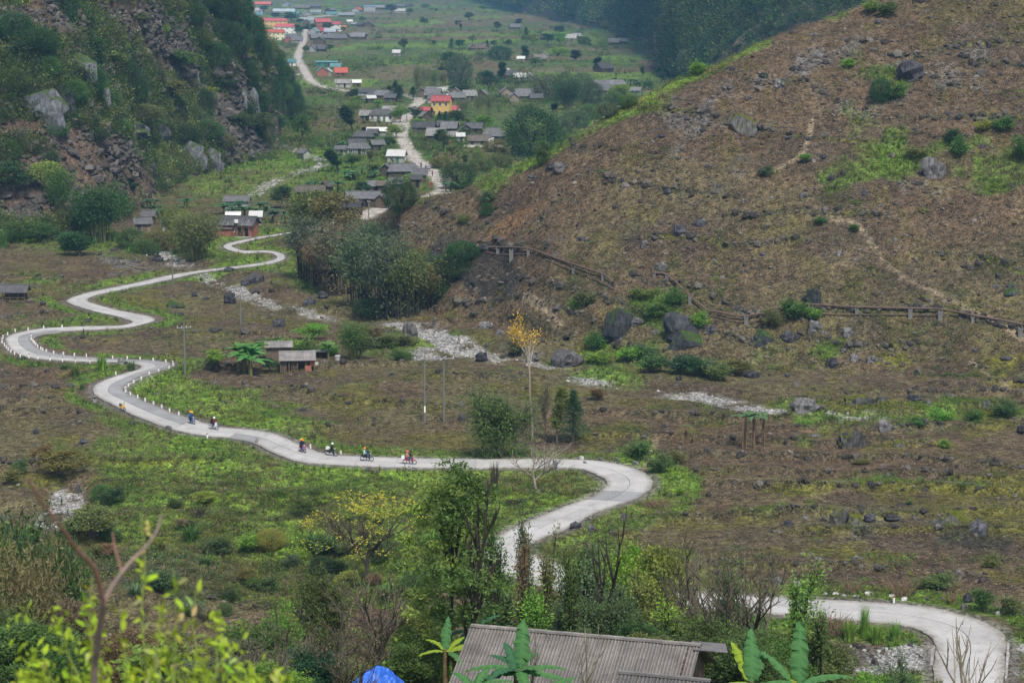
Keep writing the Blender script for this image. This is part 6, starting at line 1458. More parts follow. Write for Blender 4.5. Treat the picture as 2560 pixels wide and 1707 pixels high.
rock_mat('rock_grey', (0.115, 0.110, 0.110), 0); rock_mat('rock_dark', (0.055, 0.055, 0.062), 0); rock_mat('rock_moss', (0.085, 0.082, 0.078), .9); rock_mat('rock_pale', (0.34, 0.33, 0.32), 0); rock_mat('rock_ivy', (0.05, 0.052, 0.058), .8, (0.04, 0.065, 0.02)); rock_mat('rock_brown', (0.125, 0.100, 0.082), .4)
rock_mat('rock_limestone', (0.135, 0.14, 0.15), .5, (0.05, 0.075, 0.03))
def noise3(p, s):
    return fbm(p[:, 0] + 3.1 * s, p[:, 1] + 1.7 * p[:, 2], 300 + s, 3) + 0.7 * fbm(p[:, 2] * 1.1 + s, p[:, 0] * .8 - p[:, 1], 340 + s, 3)
def rock_mesh(seed, mat, sub=3, ang=.35, flatk=0.0, boxy=0.0, name='rock'):
    bm = bmesh.new(); bmesh.ops.create_icosphere(bm, subdivisions=sub, radius=1.0)
    co = np.array([v.co[:] for v in bm.verts]); rng = np.random.default_rng(seed)
    if boxy:
        k = np.abs(co).max(axis=1)[:, None]; co = co * (1 - boxy) + co / k * boxy * .8
    d = 1 + ang * noise3(co * 1.5, seed % 40) + 0.16 * noise3(co * 4.5, seed % 37 + 3)
    co = co * d[:, None]
    for _ in range(7):     # planar breaks
        nrm = rng.normal(0, 1, 3); nrm /= np.linalg.norm(nrm); off = rng.uniform(.55, .9)
        t = co @ nrm - off; co = co - np.where(t > 0, t * .85, 0)[:, None] * nrm
    if flatk: co[:, 2] = np.where(co[:, 2] > 1 - flatk, 1 - flatk, co[:, 2])
    co[:, 2] = np.maximum(co[:, 2], -.45)
    for v, c in zip(bm.verts, co): v.co = c
    me = bpy.data.meshes.new(name); bm.to_mesh(me); bm.free(); me.materials.append(MATS[mat]); return me
RK = {}
for key, mat in {'g': 'rock_grey', 'd': 'rock_dark', 'm': 'rock_moss', 'p': 'rock_pale', 'i': 'rock_ivy', 'b': 'rock_brown', 'l': 'rock_limestone'}.items():
    RK[key] = [rock_mesh(500 + 13 * j + ord(key), mat, 3, .55 if key != 'p' else .25, boxy=.5 if j % 2 else 0) for j in range(3)]
RDESC = {'g': 'grey', 'd': 'blackish', 'm': 'mossy', 'p': 'pale', 'i': 'weed covered dark', 'b': 'brown grey', 'l': 'pale limestone'}
def rock_px(px, py, w, h, key, desc=None, label=None, tilt=0.0, nm='boulder', ratio=.8, sub=None, group='boulders on the brown land', yaw=None):
    p = P(px, py); s = scale_at(p.x, p.y, p.z); W = w / s / 2; Hh = h / s * (.78 if label and py > 600 else 1)
    me = RK[key][R_.randrange(3)]
    o = bpy.data.objects.new(nm, me); COL.objects.link(o)
    o.location = (p.x, p.y + W * ratio * .5, p.z + Hh * .12); o.scale = (W * 1.02, W * ratio, Hh * .88)
    o.rotation_euler = (R_.uniform(-.1, .1), tilt, R_.uniform(-.5, .5) if yaw is None else yaw)
    sz = '' if desc else ('small ' if max(w, h) < 20 else 'mid sized ' if max(w, h) < 34 else 'large ')
    shp_ = '' if desc else ('upright ' if h > w * .9 else 'flat ' if h < w * .42 else '')
    tag(o, label or autolabel(desc or f"{sz}{shp_}{RDESC[key]} boulder", px, py), 'boulder', None if label else group)
    return o
ROCKS = """1330 905 40 24 g;1606 882 48 24 d;1548 855 24 14 d;1775 835 34 26 d;1640 835 26 16 g;1590 812 60 30 g;1915 858 75 46 i;1975 855 46 30 d;2037 830 50 36 g;2060 842 30 24 g;2118 842 46 26 g;2150 868 42 12 g;2239 605 15 18 g;2184 690 30 24 b
2320 755 60 40 b;2077 920 40 32 d;2138 905 32 22 g;2180 908 38 22 g;1880 945 44 24 d;2035 925 26 16 m;1966 943 18 11 d;2015 1035 106 44 g;2150 1018 102 46 m;2200 1010 38 24 d;2281 1005 46 24 d;2323 1018 24 20 g;2213 1080 56 34 g;2161 1066 30 22 g;2040 1097 30 20 g;2063 1068 34 18 g
2249 1118 42 26 m;2551 1085 30 30 d;2467 1022 34 24 g;1839 1218 24 16 d;2180 1306 42 26 d;2226 1302 66 22 d;2278 1290 46 16 d;2353 1330 46 42 d;2450 1338 60 50 d;2015 1302 24 14 g;1969 1318 40 22 d;2044 1350 32 12 m;2047 1407 38 24 g;2148 1407 38 20 g;2177 1392 34 16 m
1991 1465 40 26 p;1942 1462 36 24 g;2012 1485 24 14 p;2198 1478 32 18 b;2172 1486 28 10 p;2262 1501 28 14 p;2317 1500 26 12 g;2363 1504 38 22 b;2411 1523 32 18 g;2424 1508 32 30 d;2495 1536 22 14 p;2398 1440 28 18 g;2272 1440 38 20 b;2233 1430 30 20 b;2156 1423 26 12 g
2127 1620 18 12 p;2161 1630 16 11 p;2198 1632 22 13 p;2207 1624 20 11 p;2275 1617 22 13 g;2243 1591 16 12 b;2090 1486 22 10 p;2110 1490 18 9 p;2065 1487 20 10 p;2140 1492 20 9 p;2230 1492 22 10 p;2130 1478 24 12 g;2240 1484 18 9 g
976 832 38 20 m;700 820 42 26 d;672 835 24 14 d;1208 905 42 28 d;1214 822 46 30 g;1219 867 16 12 d;1250 838 30 22 g;641 707 50 30 d;700 712 50 22 m;616 715 32 20 d;775 770 38 36 d;803 748 36 26 d;578 760 42 32 d;436 770 54 24 i;515 750 18 12 d;488 742 20 13 d;384 658 28 22 d;573 680 32 16 d;222 806 20 12 d;400 655 24 16 d
304 910 30 16 g;389 989 24 12 g;718 1066 18 18 g;422 1075 24 14 g;258 1150 36 26 g;195 1235 20 28 g;20 1195 22 16 g;923 1178 38 14 g;943 1182 18 12 g;1209 1128 13 8 p;1462 1160 14 12 g;1500 1153 16 13 g;1453 1148 18 12 p;1590 1163 22 14 g;1540 1153 16 14 g;330 1062 22 12 d;205 1110 26 18 d;90 1085 20 14 d
1611 617 28 20 g;1603 600 22 18 b;1693 592 52 38 d;1751 567 44 24 d;1400 430 62 30 g;1375 425 40 24 d;1330 445 24 14 d;1666 487 32 20 d;1540 520 22 14 d;1455 600 22 13 d;1378 600 14 12 g;1218 628 36 22 d;1402 602 13 9 g;1318 545 12 8 g;1437 507 12 9 g;1330 580 34 12 b;1360 545 28 10 b
1949 219 42 24 g;1908 197 48 28 i;1992 180 38 20 d;1928 91 22 13 d;1980 84 15 11 d;2164 490 22 22 d;2080 451 26 22 d;2110 440 22 18 d;2056 399 26 20 d;2035 406 20 9 g;2230 395 30 24 b;2007 495 28 15 g;2113 205 18 13 g;2066 161 20 12 d;2036 91 48 14 g;2464 234 18 12 g;2369 256 22 15 b;1974 347 26 10 d;2022 351 28 12 d
1868 362 18 12 g;1879 345 20 12 d;2358 227 24 16 b;1795 470 24 12 d;1770 420 20 12 d;1840 475 16 10 b;1700 400 20 12 d;1735 515 20 10 g;1860 505 26 10 g;1650 345 30 14 d;1720 300 24 14 d;1780 260 28 16 g;1820 225 32 16 d;1870 250 24 14 g;1760 330 22 12 d;2120 105 20 10 d;2180 130 18 10 d;2200 60 30 14 d;2350 90 18 10 b
2440 120 18 10 b;2500 190 20 12 d;2400 330 22 12 b;2480 300 24 12 d;2290 330 22 12 d;2530 470 18 11 g;2380 510 26 12 b;2310 530 50 16 b;2200 520 24 12 g;2440 600 20 10 b;2540 560 30 10 b;2100 640 20 14 g;2140 655 20 14 g;1960 600 18 10 g;1920 565 18 12 g;1905 640 20 12 d;1860 680 16 10 g;2370 680 24 14 b;2490 720 24 14 g
2530 720 34 18 i;2470 660 26 14 b;2360 650 24 12 b;2290 650 18 10 b;2230 860 24 10 b;2110 880 18 10 g;2300 880 20 10 m;2440 880 20 12 d;2520 900 40 12 d;2450 920 16 9 d;2350 950 24 10 m;1700 950 22 12 d;1750 1130 20 14 d;1660 1070 20 14 g;1590 1090 24 12 d;1860 1160 18 10 d;1770 1240 18 12 d;1650 1290 24 16 g;1700 1300 20 12 g
1480 1330 30 22 g;1560 1300 24 20 g;1440 1320 34 20 d;1450 1030 18 10 d;1350 1020 20 10 d;1250 1010 18 10 d;870 1010 20 10 d;760 1030 24 12 d;690 1020 22 10 g;610 960 24 10 d;560 1010 20 10 d;900 960 16 8 m;980 940 18 10 d;850 970 24 10 m;1180 990 18 9 d;500 1010 20 10 g;60 900 20 12 d;120 930 20 8 d;450 790 20 12 d"""
for line in ROCKS.replace('\n', ';').split(';'):
    if not line.strip(): continue
    q = line.split(); k_ = .82 if float(q[1]) > 560 else .72; rock_px(float(q[0]), float(q[1]), float(q[2]) * k_, float(q[3]) * k_ * .9, q[4])
B_ = lambda *a, **k: rock_px(*a, **k)
B_(1418, 918, 92, 66, 'g', label='big square grey block boulder with grass on its flat top', ratio=.8, yaw=0)
B_(1546, 846, 80, 100, 'i', label='tall dark rock face hung with weeds under the pipeline gap', nm='rock_face')
B_(1702, 852, 82, 88, 'd', label='leaning dark slab tilted against the weedy rock', tilt=-.7, nm='rock_slab', ratio=.4)
B_(1722, 866, 110, 62, 'i', label='broad dark rock with bushes growing over it', nm='rock_face')
B_(2031, 762, 56, 66, 'i', label='ivy covered dark rock just above the pipeline')
B_(2128, 1120, 70, 66, 'm', label='upright mossy boulder with pale face and pointed top', ratio=.7)
B_(2098, 1314, 50, 60, 'm', label='dark left half of the split mossy rock pair')
B_(2141, 1318, 44, 48, 'm', label='square right half of the split mossy rock pair')
B_(2392, 1312, 58, 50, 'm', label='mossy topped boulder on the burnt black patch')
B_(1866, 330, 64, 46, 'm', label='big mossy boulder alone high on the brown hill')
B_(2338, 442, 56, 44, 'g', label='slanting grey slab below the green bushes', tilt=-.5, nm='rock_slab', ratio=.5)
B_(2268, 200, 80, 40, 'd', label='dark long outcrop near the top of the hill', tilt=-.35, nm='rock_face')
B_(1650, 678, 46, 34, 'g', label='thin grey slab lying up the slope above the pipes', tilt=-.8, nm='rock_slab', ratio=.3)
B_(1026, 845, 44, 46, 'g', label='rounded grey boulder with mossy cap at the white streambed')
B_(2530, 740, 40, 24, 'i', label='weedy rocks at the frame edge above the pipes')
B_(1090, 690, 70, 70, 'd', label='black hollow rock face beside the big bamboo grove', nm='rock_face')
B_(1150, 655, 90, 60, 'i', label='dark weedy rock face under the upper pipeline', nm='rock_face')
B_(1050, 745, 50, 60, 'd', label='black rock at the foot of the hill behind bamboo', nm='rock_face')
B_(108, 296, 128, 100, 'l', label='pale layered limestone slab on the wooded mountain', tilt=.55, nm='rock_slab', ratio=.4, yaw=.1)
B_(170, 296, 60, 60, 'd', label='dark cliff foot right beside the pale layered slab', nm='cliff', ratio=.5)
B_(200, 190, 90, 70, 'l', label='grey streaked cliff under the mountain trees', nm='cliff', ratio=.4)
B_(250, 250, 50, 60, 'l', label='grey cliff scar between the mountain thickets', nm='cliff', ratio=.4)
B_(330, 335, 110, 42, 'l', label='ledge cliff below the domed thicket', nm='cliff', ratio=.5)
B_(400, 360, 70, 46, 'd', label='dark end of the ledge cliff', nm='cliff', ratio=.5)
B_(480, 408, 76, 70, 'l', label='white scarred cliff at the mountain foot', nm='cliff', ratio=.4)
B_(530, 420, 60, 64, 'l', label='grey grooved cliff next to the white scarred one', nm='cliff', ratio=.5)
B_(628, 285, 50, 84, 'l', label='tall streaked cliff at the corner of the buttress', nm='cliff', ratio=.4)
B_(600, 260, 34, 60, 'l', label='narrow pale cliff strip left of the tall streaked one', nm='cliff', ratio=.4)
B_(492, 200, 16, 34, 'l', label='small white scar on the upper mountain side', nm='cliff', ratio=.4)
# loose stones in the streams, on the scree and over the hill
stone_p = [rock_mesh(700 + j, 'rock_pale', 1, .3, name='stone') for j in range(3)]
def inst_rock_mat(name):
    m, nt, b = new_mat(name); a = N(nt, 'ShaderNodeAttribute', attribute_type='INSTANCER', attribute_name='tint')
    ge = N(nt, 'ShaderNodeNewGeometry'); n1 = N(nt, 'ShaderNodeTexNoise'); n1.inputs['Scale'].default_value = 4; n1.inputs['Detail'].default_value = 4; L(nt, ge.outputs['Position'], n1.inputs['Vector'])
    L(nt, mixc(nt, 1.0, a.outputs['Color'], ramp(nt, n1.outputs['Fac'], [(.3, .6), (.7, 1.35)]), 'MULTIPLY'), b.inputs['Base Color']); b.inputs['Roughness'].default_value = .95
inst_rock_mat('stone_scatter')
for me in stone_p: me.materials[0] = MATS['stone_scatter']
def stones(name, weight, n, s0, s1, cols, flat_=.6):
    i, pt = pick(okroad, weight, n)
    s = (s0 + (s1 - s0) * RN.uniform(0, 1, n) ** 3) * np.clip(fy_[i] / 300, .8, 2.4)
    tl = RN.uniform(-.5, .5, (n, 2))
    scatter(name, stone_p, pt, np.stack([s, s * RN.uniform(.6, 1, n), s * flat_ * RN.uniform(.6, 1.3, n)], 1), tint_arr(n, cols) / 1.5, RN.uniform(0, 6.28, n), tilt=tl)
stones('gravel', strm.ravel() ** 1.5, 12000, .08, .36, [(.24, .235, .23), (.18, .175, .17), (.29, .28, .27), (.11, .11, .11)])
stones('rubble', np.clip(rm.ravel() * 1.2 + .10 * ishill.ravel() + .05, 0, 1) * (gmf < .8) * (~isbig.ravel()), 12000, .08, .50, [(.052, .046, .042), (.075, .067, .060), (.048, .038, .032), (.12, .105, .09), (.085, .065, .047)])
stones('scree', ismount.ravel() * np.clip(rm.ravel() + .03, 0, 1), 12000, .3, 1.2, [(.060, .052, .046), (.085, .075, .068), (.045, .038, .033)])

stones('outcrops', (sstep(.30, .6, fbm(GX / 9, GY / 8, 161, 4)).ravel() * np.where(ishill.ravel(), .35, .8) + 2.5 * lip.ravel() + .3 * rm.ravel()) * (gmf < .8) * (~isbig.ravel()) * (~ismount.ravel()) * (~isnear.ravel()) * (fy_ < 560), 3000, .15, .85, [(.034, .030, .028), (.046, .042, .039), (.065, .058, .052), (.030, .027, .024), (.085, .077, .068)], .8)
# ------------------------------------------------------------------ marker posts along the road
simple('post_white', (0.72, 0.72, 0.70), var=.08, scale=3); simple('post_red', (0.22, 0.035, 0.03), var=.1); simple('pole_concrete', (0.15, 0.147, 0.14), var=.15, scale=1.5); simple('steel', (0.22, 0.22, 0.23), rough=.5); simple('rust_pipe', (0.115, 0.080, 0.066), var=.4, scale=.8); simple('insulator', (.5, .5, .52), rough=.3)
mk_b = MB(); mk_b.box((0, 0, .26), (.17, .17, .60)); pm = bpy.data.meshes.new('marker_post'); pm.from_pydata(mk_b.v, [], mk_b.f); pm.materials.append(MATS['post_white'])
mk_b = MB(); mk_b.box((0, 0, .61), (.18, .18, .10), top=.9); cm_ = bpy.data.meshes.new('cap'); cm_.from_pydata(mk_b.v, [], mk_b.f); cm_.materials.append(MATS['post_red'])
POSTS = [(140,108),(258,95),(397,77),(567,70),(69,136),(28,162),(20,188),(18,210),(40,235),(58,256),(76,274),(98,294),(133,312),(185,332),(265,345),(346,356),(456,368),(570,378),(688,385),(821,392),
 (285,158),(284,182),(299,200),(312,214),(327,230),(344,250),(372,270),(389,280),(423,292),(489,308),(578,318),(678,328),(788,335),(1027,352),(1160,355),(1278,362),(1398,374),(1512,386),(1575,398),(1582,418),(1540,440),(1446,468),(1361,497),(1287,540),(1220,572),(1170,605),(1140,633),(1145,660),(1188,683),(1255,710),(1324,740),(1401,770),(1474,800),(1547,835),(1631,865),(1057,497)]
WH = ['on the far inner verge','at the outer verge']
def bend_of(px, py):
    return min([((50,830),'far left bend'),((20,880),'outer rim of the far left bend'),((90,850),'inner rim of the far left bend'),((150,895),'straight below the far left bend'),((250,895),'verge near the tall grass tufts'),((420,905),'rim of the middle hairpin'),((360,940),'concrete embankment top'),((310,975),'inner rim of the marker hairpin'),((380,1015),'verge toward the motorbikes'),((200,905),'lower verge by the dug field'),((120,822),'grassy upper verge')], key=lambda q: (q[0][0]-px)**2+(q[0][1]-py)**2)[1]
cnt = {}
ordn = ['first','second','third','fourth','fifth','sixth','seventh','eighth','ninth','tenth','eleventh','twelfth']
def marker(px, py, label=None):
    x, y = flat(px, py); dd = float(D_ROAD(np.array([x]), np.array([y]))[0])
    z = gz(x, y) if dd > 1.0 else -.02
    o = bpy.data.objects.new('marker_post', pm); COL.objects.link(o); o.location = (x, y, max(z, -.1)); o.rotation_euler = (R_.uniform(-.04, .04), R_.uniform(-.04, .04), R_.uniform(0, 1.5))
    c = bpy.data.objects.new('cap', cm_); link(c, o)
    if label is None:
        bd = bend_of(px, py); cnt[bd] = cnt.get(bd, 0) + 1
        label = f"white marker post, {ordn[cnt[bd]-1]} along the {bd}"
    tag(o, label, 'marker post', 'marker posts along the road')
for zx, zy in POSTS: marker(zx / 3.647, 800 + zy / 3.647)
marker(776, 1119, 'single white marker post behind the red motorbike'); marker(852, 1135, 'single white marker post near the lone dark rider'); marker(2234, 1506, 'white marker post with red top beside the roadside stones'); marker(518, 1095, 'pale marker post below the road in the weeds')
# kilometre stone
x, y = flat(237, 1004); b = MB(); b.box((0, 0, .35), (.45, .2, .8)); b.tube([(0, -.1, .72), (0, .1, .72)], .225, 10); o = b.build('kilometre_stone', 'worn_concrete'); o.location = (x, y, gz(x, y)); tag(o, 'weathered grey milestone on the grass outside the marker hairpin', 'milestone')
# ------------------------------------------------------------------ power poles
def pole(px, py, hpx, label, arm=1.6, ins=3, r=.15, armdz=.3, ry=0.2, group='power poles'):
    p = P(px, py); s = scale_at(p.x, p.y, p.z); h = hpx / s
    e = empty('power_pole', p, ry, label, 'power pole', group)
    b = MB(); b.tube([(0, 0, -.3), (0, 0, h * .5), (0, 0, h)], [r, r * .85, r * .65], 8); b.build('mast', 'pole_concrete', e)
    if arm:
        b = MB(); b.box((0, -.1, h - armdz), (arm, .09, .11)); c = b.build('crossarm', 'steel', e)
        for k in range(ins):
            u = -arm / 2 + .1 + (arm - .2) * k / max(1, ins - 1)
            b = MB(); b.tube([(u, -.1, h - armdz + .05), (u, -.1, h - armdz + .30)], [.07, .045], 6); b.build('insulator', 'insulator', c)
    return e, h
e, h = pole(463, 940, 137, 'concrete power pole with crossarm and insulators in the dug field', 2.2, 4, .17, .9)
pole(432, 713, 76, 'thin concrete pole beside the straight road stretch', .9, 2); pole(602, 812, 74, 'thin grey pole rising by the white stream boulders', 0); pole(745, 610, 64, 'grey pole standing in the grass beside the small switchback', .9, 2); pole(922, 545, 44, 'pole in front of the longest wooden farmhouse', .8, 2)
pole(851, 330, 62, 'tall pole on the slope above the village crossroads', .9, 2); pole(847, 280, 64, 'tall pole beside the gravel road below the pale cottage', .9, 2); pole(829, 222, 34, 'pole left of the pale gabled cottage', .8, 2); pole(889, 198, 20, 'short pole in the field behind the pale gabled cottage', .8, 2); pole(826, 368, 34, 'pole above the small stone hut', .8, 2); pole(1017, 308, 40, 'pole beside the crossroads tree', .8, 2); pole(1113, 375, 50, 'pole in the field below the village houses', .8, 2); pole(1040, 345, 26, 'short wooden pole beside the white gravel road', 0)
# twin pole pylon
p1 = P(1062, 1056); p2 = P(1110, 1056); s = scale_at(*p1); h = 165 / s; m_ = (p1 + p2) / 2
e = empty('power_pylon', m_, math.atan2(p2.y - p1.y, p2.x - p1.x), 'twin concrete poles joined by one long crossarm in the dug field', 'power pole')
gap = (p2 - p1).length
for q, dx in ((p1, -gap / 2), (p2, gap / 2)):
    b = MB(); b.tube([(dx, 0, -.3), (dx, 0, h * .5), (dx, 0, h)], [.17, .14, .11], 8); b.build('mast', 'pole_concrete', e)
b = MB(); b.box((0, -.14, h - .15), (gap + 2.9, .10, .13)); b.box((0, .14, h - .15), (gap + 2.9, .10, .13)); c = b.build('crossarm', 'steel', e)
for u in (-(gap + 2.6) / 2, 0, (gap + 2.6) / 2): b = MB(); b.tube([(u, -.14, h - .08), (u, -.14, h + .22)], [.08, .05], 6); b.build('insulator', 'insulator', c)
b = MB(); b.box((-gap / 2, -.18, 1.9), (.22, .02, .9)); b.build('warning_plate', 'post_white', e)
# ------------------------------------------------------------------ pipeline on concrete pillars across the hill
def pipe_run(pts, lift, rad, nm, label, pillars=(), mat='rust_pipe'):
    W = []
    for (x, y) in pts:
        q = P(x, y + 4); W.append(Vector((q.x, q.y - .15, q.z + lift)))
    e = empty(nm, W[0], 0, label, 'pipeline')
    C_ = catmull(np.array([w - W[0] for w in W]), 3)
    k = 0; n = len(C_)
    for i in range(n - 1):
        b = MB(); b.tube([C_[i], C_[i + 1]], rad, 8, cap=False); 
        if i: b.tube([Vector(C_[i]) - (Vector(C_[i + 1]) - Vector(C_[i])).normalized() * .06, Vector(C_[i]) + (Vector(C_[i + 1]) - Vector(C_[i])).normalized() * .06], rad * 1.35, 8)
        b.build('pipe_section', mat, e)
    return e, W
PA = [(1200,624),(1235,624),(1318,627),(1364,643),(1433,667),(1507,692),(1534,713)]
PB = [(1633,689),(1669,695),(1721,744),(1765,780),(1800,788),(1852,798),(1895,792),(1943,785)]
PC_ = [(1989,768),(2060,771),(2141,776),(2275,779),(2350,781),(2431,796),(2500,808),(2559,820),(2600,828)]
PD = [(1364,648),(1400,664),(1433,675),(1480,693),(1534,724)]
PE = [(2054,786),(2150,788),(2271,788),(2360,789)]
PF = [(1776,788),(1820,800),(1862,806),(1920,797)]
PG = [(1180,618),(1245,636),(1318,634)]
for pts, lf, r, lb in [(PA, .75, .17, 'upper rusty pipe from the dark rocks to the weedy hollow'), (PB, .75, .17, 'rusty pipe running down beside the leaning slab'), (PC_, .8, .18, 'rusty pipe carried on pillars along the foot of the hill'), (PD, .3, .10, 'thinner pipe below the upper rusty one'),
                       (PE, .35, .10, 'thin lower pipe beneath the pillar carried pipe'), (PF, .3, .10, 'thin pipe doubled under the valley bottom of the pipeline'), (PG, .25, .08, 'thin brown pipe at the very start of the pipeline')]:
    pipe_run(pts, lf, r, 'pipeline', lb)
def pillar(px, py, hpx, wpx, label):
    p = P(px, py); s = scale_at(*p); h = hpx / s; w = wpx / s
    b = MB(); b.box((0, 0, h / 2 - .3), (w, w * .8, h + .6)); b.box((0, 0, h + .08), (w * 1.1, w * .9, .16)); b.box((-w * .4, 0, h + .28), (w * .2, w * .8, .3)); b.box((w * .4, 0, h + .28), (w * .2, w * .8, .3))
    o = b.build('pipe_pillar', 'pole_concrete'); o.location = p; tag(o, label, 'pillar', 'concrete pillars under the pipeline')
for a in [(1245,634,9,9,'pillar nearest the start of the upper pipe'),(1278,649,20,10,'tall double pillar under the upper pipe'),(1321,639,11,8,'pillar where the upper pipe bends downhill'),(1433,682,8,7,'low pillar under the sloping upper pipe'),(1507,700,9,7,'pillar near the lower end of the upper pipe'),(1635,697,9,7,'pillar above the weedy hollow'),(1667,703,9,8,'pillar where the pipe turns steeply down'),
          (1724,764,18,7,'slender pillar beside the leaning slab'),(1765,791,10,7,'pillar at the foot of the steep run'),(1865,812,16,10,'pillar at the lowest point of the pipe'),(2026,780,9,12,'wide pillar block above the weedy rock'),(2141,790,14,8,'pillar behind the thin lower pipe'),(2229,790,8,6,'small low pillar of the lower pipe'),(2275,794,17,10,'tall pillar before the brown rocks'),(2350,800,17,11,'tallest pillar right of the brown rocks'),(2431,806,10,8,'pillar after the pipe starts descending'),(2550,840,17,11,'last pillar at the frame edge')]:
    pillar(*a)
# ------------------------------------------------------------------ stone water channel
CH_PTS = [(1850,1211),(1950,1210),(2060,1209),(2150,1207),(2240,1206),(2330,1207),(2430,1213),(2500,1220),(2580,1230)]
ce = empty('water_channel', (0, 0, 0), 0, 'narrow stone water channel crossing the terraced field', 'channel')
cw = np.array([P(*q)[:] for q in CH_PTS]); cw = catmull(cw, 4)
for i in range(len(cw) - 1):
    a, c = Vector(cw[i]), Vector(cw[i + 1]); d = (c - a); n_ = Vector((-d.y, d.x, 0)).normalized(); b = MB()
    for off, hh, wd in ((-.24, .22, .09), (.24, .22, .09), (0, .05, .4)):
        m_ = (a + c) / 2 + n_ * off; b.box((m_.x, m_.y, m_.z + hh / 2 - .05), (d.length - .03, wd, hh + .2), math.atan2(d.y, d.x))
    b.build('channel_segment', 'pole_concrete', ce)
# ------------------------------------------------------------------ sloping concrete embankment inside the bends
def embank(idx0, idx1, side, drop, out, label):
    e = empty('embankment', (0, 0, 0), 0, label, 'embankment'); n = 0
    for i in range(idx0, idx1, 3):
        V = []
        for k in (i, i + 3):
            Lp, Rp = ROADW[k, :2], ROADW[k, 2:]; d = (Rp - Lp); d = d / np.linalg.norm(d)
            q = Rp + d * .12 if side > 0 else Lp - d * .12; o_ = q + d * out * side
            V += [(q[0], q[1], .03), (q[0] + d[0] * .25 * side, q[1] + d[1] * .25 * side, .03), (o_[0], o_[1], -drop), (q[0], q[1], -drop)]
        Fs = [(0, 1, 5, 4), (1, 2, 6, 5), (0, 3, 2, 1), (4, 5, 6, 7)]
        mesh_obj('concrete_panel', V, Fs, 'worn_concrete', e); n += 1
def nearest_idx(px, py, side):
    q = np.array(flat(px, py)); A_ = ROADW[:, 2:] if side > 0 else ROADW[:, :2]; return int(np.argmin(np.linalg.norm(A_ - q, axis=1)))
embank(nearest_idx(345, 996, 1), nearest_idx(425, 915, 1), 1, 1.5, 1.6, 'sloping concrete embankment inside the marker hairpin')
embank(nearest_idx(90, 865, 1), nearest_idx(140, 829, 1), 1, .9, 1.0, 'low concrete embankment inside the far left bend')
# causeway wing walls and kerb beams at the lower right
simple('stained_concrete', (0.30, 0.29, 0.27), var=.4, scale=.9, bump=.02)
def wing(pts, z0, z1, label):
    W = [flat(*q) for q in pts]; c = Vector((W[0][0], W[0][1], 0)); V = []
    V = [(W[0][0], W[0][1], z1), (W[1][0], W[1][1], z1), (W[2][0], W[2][1], z0), (W[0][0], W[0][1], -1.0), (W[1][0], W[1][1], -1.0), (W[2][0], W[2][1], -1.0)]
    V = [(v[0] - c.x, v[1] - c.y, v[2]) for v in V]
    o = mesh_obj('wing_wall', V, [(0, 1, 2), (3, 5, 4), (0, 2, 5, 3), (1, 4, 5, 2), (0, 3, 4, 1)], 'stained_concrete'); o.location = c; tag(o, label, 'wing wall')
wing([(2338,1612),(2332,1662),(2292,1645)], -.45, .0, 'stained concrete wing wall on the stream side of the causeway')
wing([(2516,1622),(2508,1675),(2553,1655)], -.45, .0, 'concrete wing wall on the outer side of the causeway')
for k, (q0, q1) in enumerate([((2518,1610),(2512,1700)),]):
    a, c = flat(*q0), flat(*q1); d = np.array(c) - np.array(a); b = MB(); b.box(((a[0] + c[0]) / 2 + .1, (a[1] + c[1]) / 2, .05), (np.linalg.norm(d), .22, .26), math.atan2(d[1], d[0])); tag(b.build('kerb', 'stained_concrete'), 'raised concrete kerb along the outer edge of the causeway', 'kerb')
# ------------------------------------------------------------------ people and motorbikes
def skinned(name, joints, edges, root=0, sub=1):
    me = bpy.data.meshes.new(name); me.from_pydata([j[:3] for j in joints], edges, [])
    o = bpy.data.objects.new(name, me); COL.objects.link(o)
    md = o.modifiers.new('s', 'SKIN'); md.use_smooth_shade = True
    if not me.skin_vertices: me.skin_vertices.new()
    for i, j in enumerate(joints):
        r = j[3]; me.skin_vertices[0].data[i].radius = (r, r * (j[4] if len(j) > 4 else 1)); me.skin_vertices[0].data[i].use_root = (i == root)
    sb = o.modifiers.new('u', 'SUBSURF'); sb.levels = sub; sb.render_levels = sub
    dg = bpy.context.evaluated_depsgraph_get(); ev = o.evaluated_get(dg); out = bpy.data.meshes.new_from_object(ev)
    bpy.data.objects.remove(o); out.name = name; return out
# seated rider facing +x, hips at origin height .78; arms forward to the bar
def rider_mesh(pill=False):
    lean = .06 if pill else .10; hx = .42 if not pill else .34; hz = 1.02 if not pill else .98; J = [(0, 0, .80, .15, .9), (lean * .6, 0, 1.05, .145, .85), (lean, 0, 1.26, .15, .8), (lean + .02, 0, 1.38, .07), (lean + .05, 0, 1.50, .10), (lean + .06, 0, 1.60, .095)]; E = [(0, 1), (1, 2), (2, 3), (3, 4), (4, 5)]
    for sg in (-1, 1):
        b0 = len(J); J += [(lean, .19 * sg, 1.30, .065), (lean + (.16 if not pill else .10), .25 * sg, 1.10, .05), (hx + lean, .24 * sg if not pill else .14 * sg, hz, .035), (hx + lean + .08, .24 * sg if not pill else .12 * sg, hz + .01, .04, .6)]
        E += [(2, b0), (b0, b0 + 1), (b0 + 1, b0 + 2), (b0 + 2, b0 + 3)]
        b0 = len(J); J += [(.06, .11 * sg, .76, .10), (.42, .17 * sg, .70, .075), (.36, .16 * sg, .34, .05), (.34, .16 * sg, .26, .045), (.48, .17 * sg, .24, .04, .6)]
        E += [(0, b0), (b0, b0 + 1), (b0 + 1, b0 + 2), (b0 + 2, b0 + 3), (b0 + 3, b0 + 4)]
    return skinned('body', J, E)
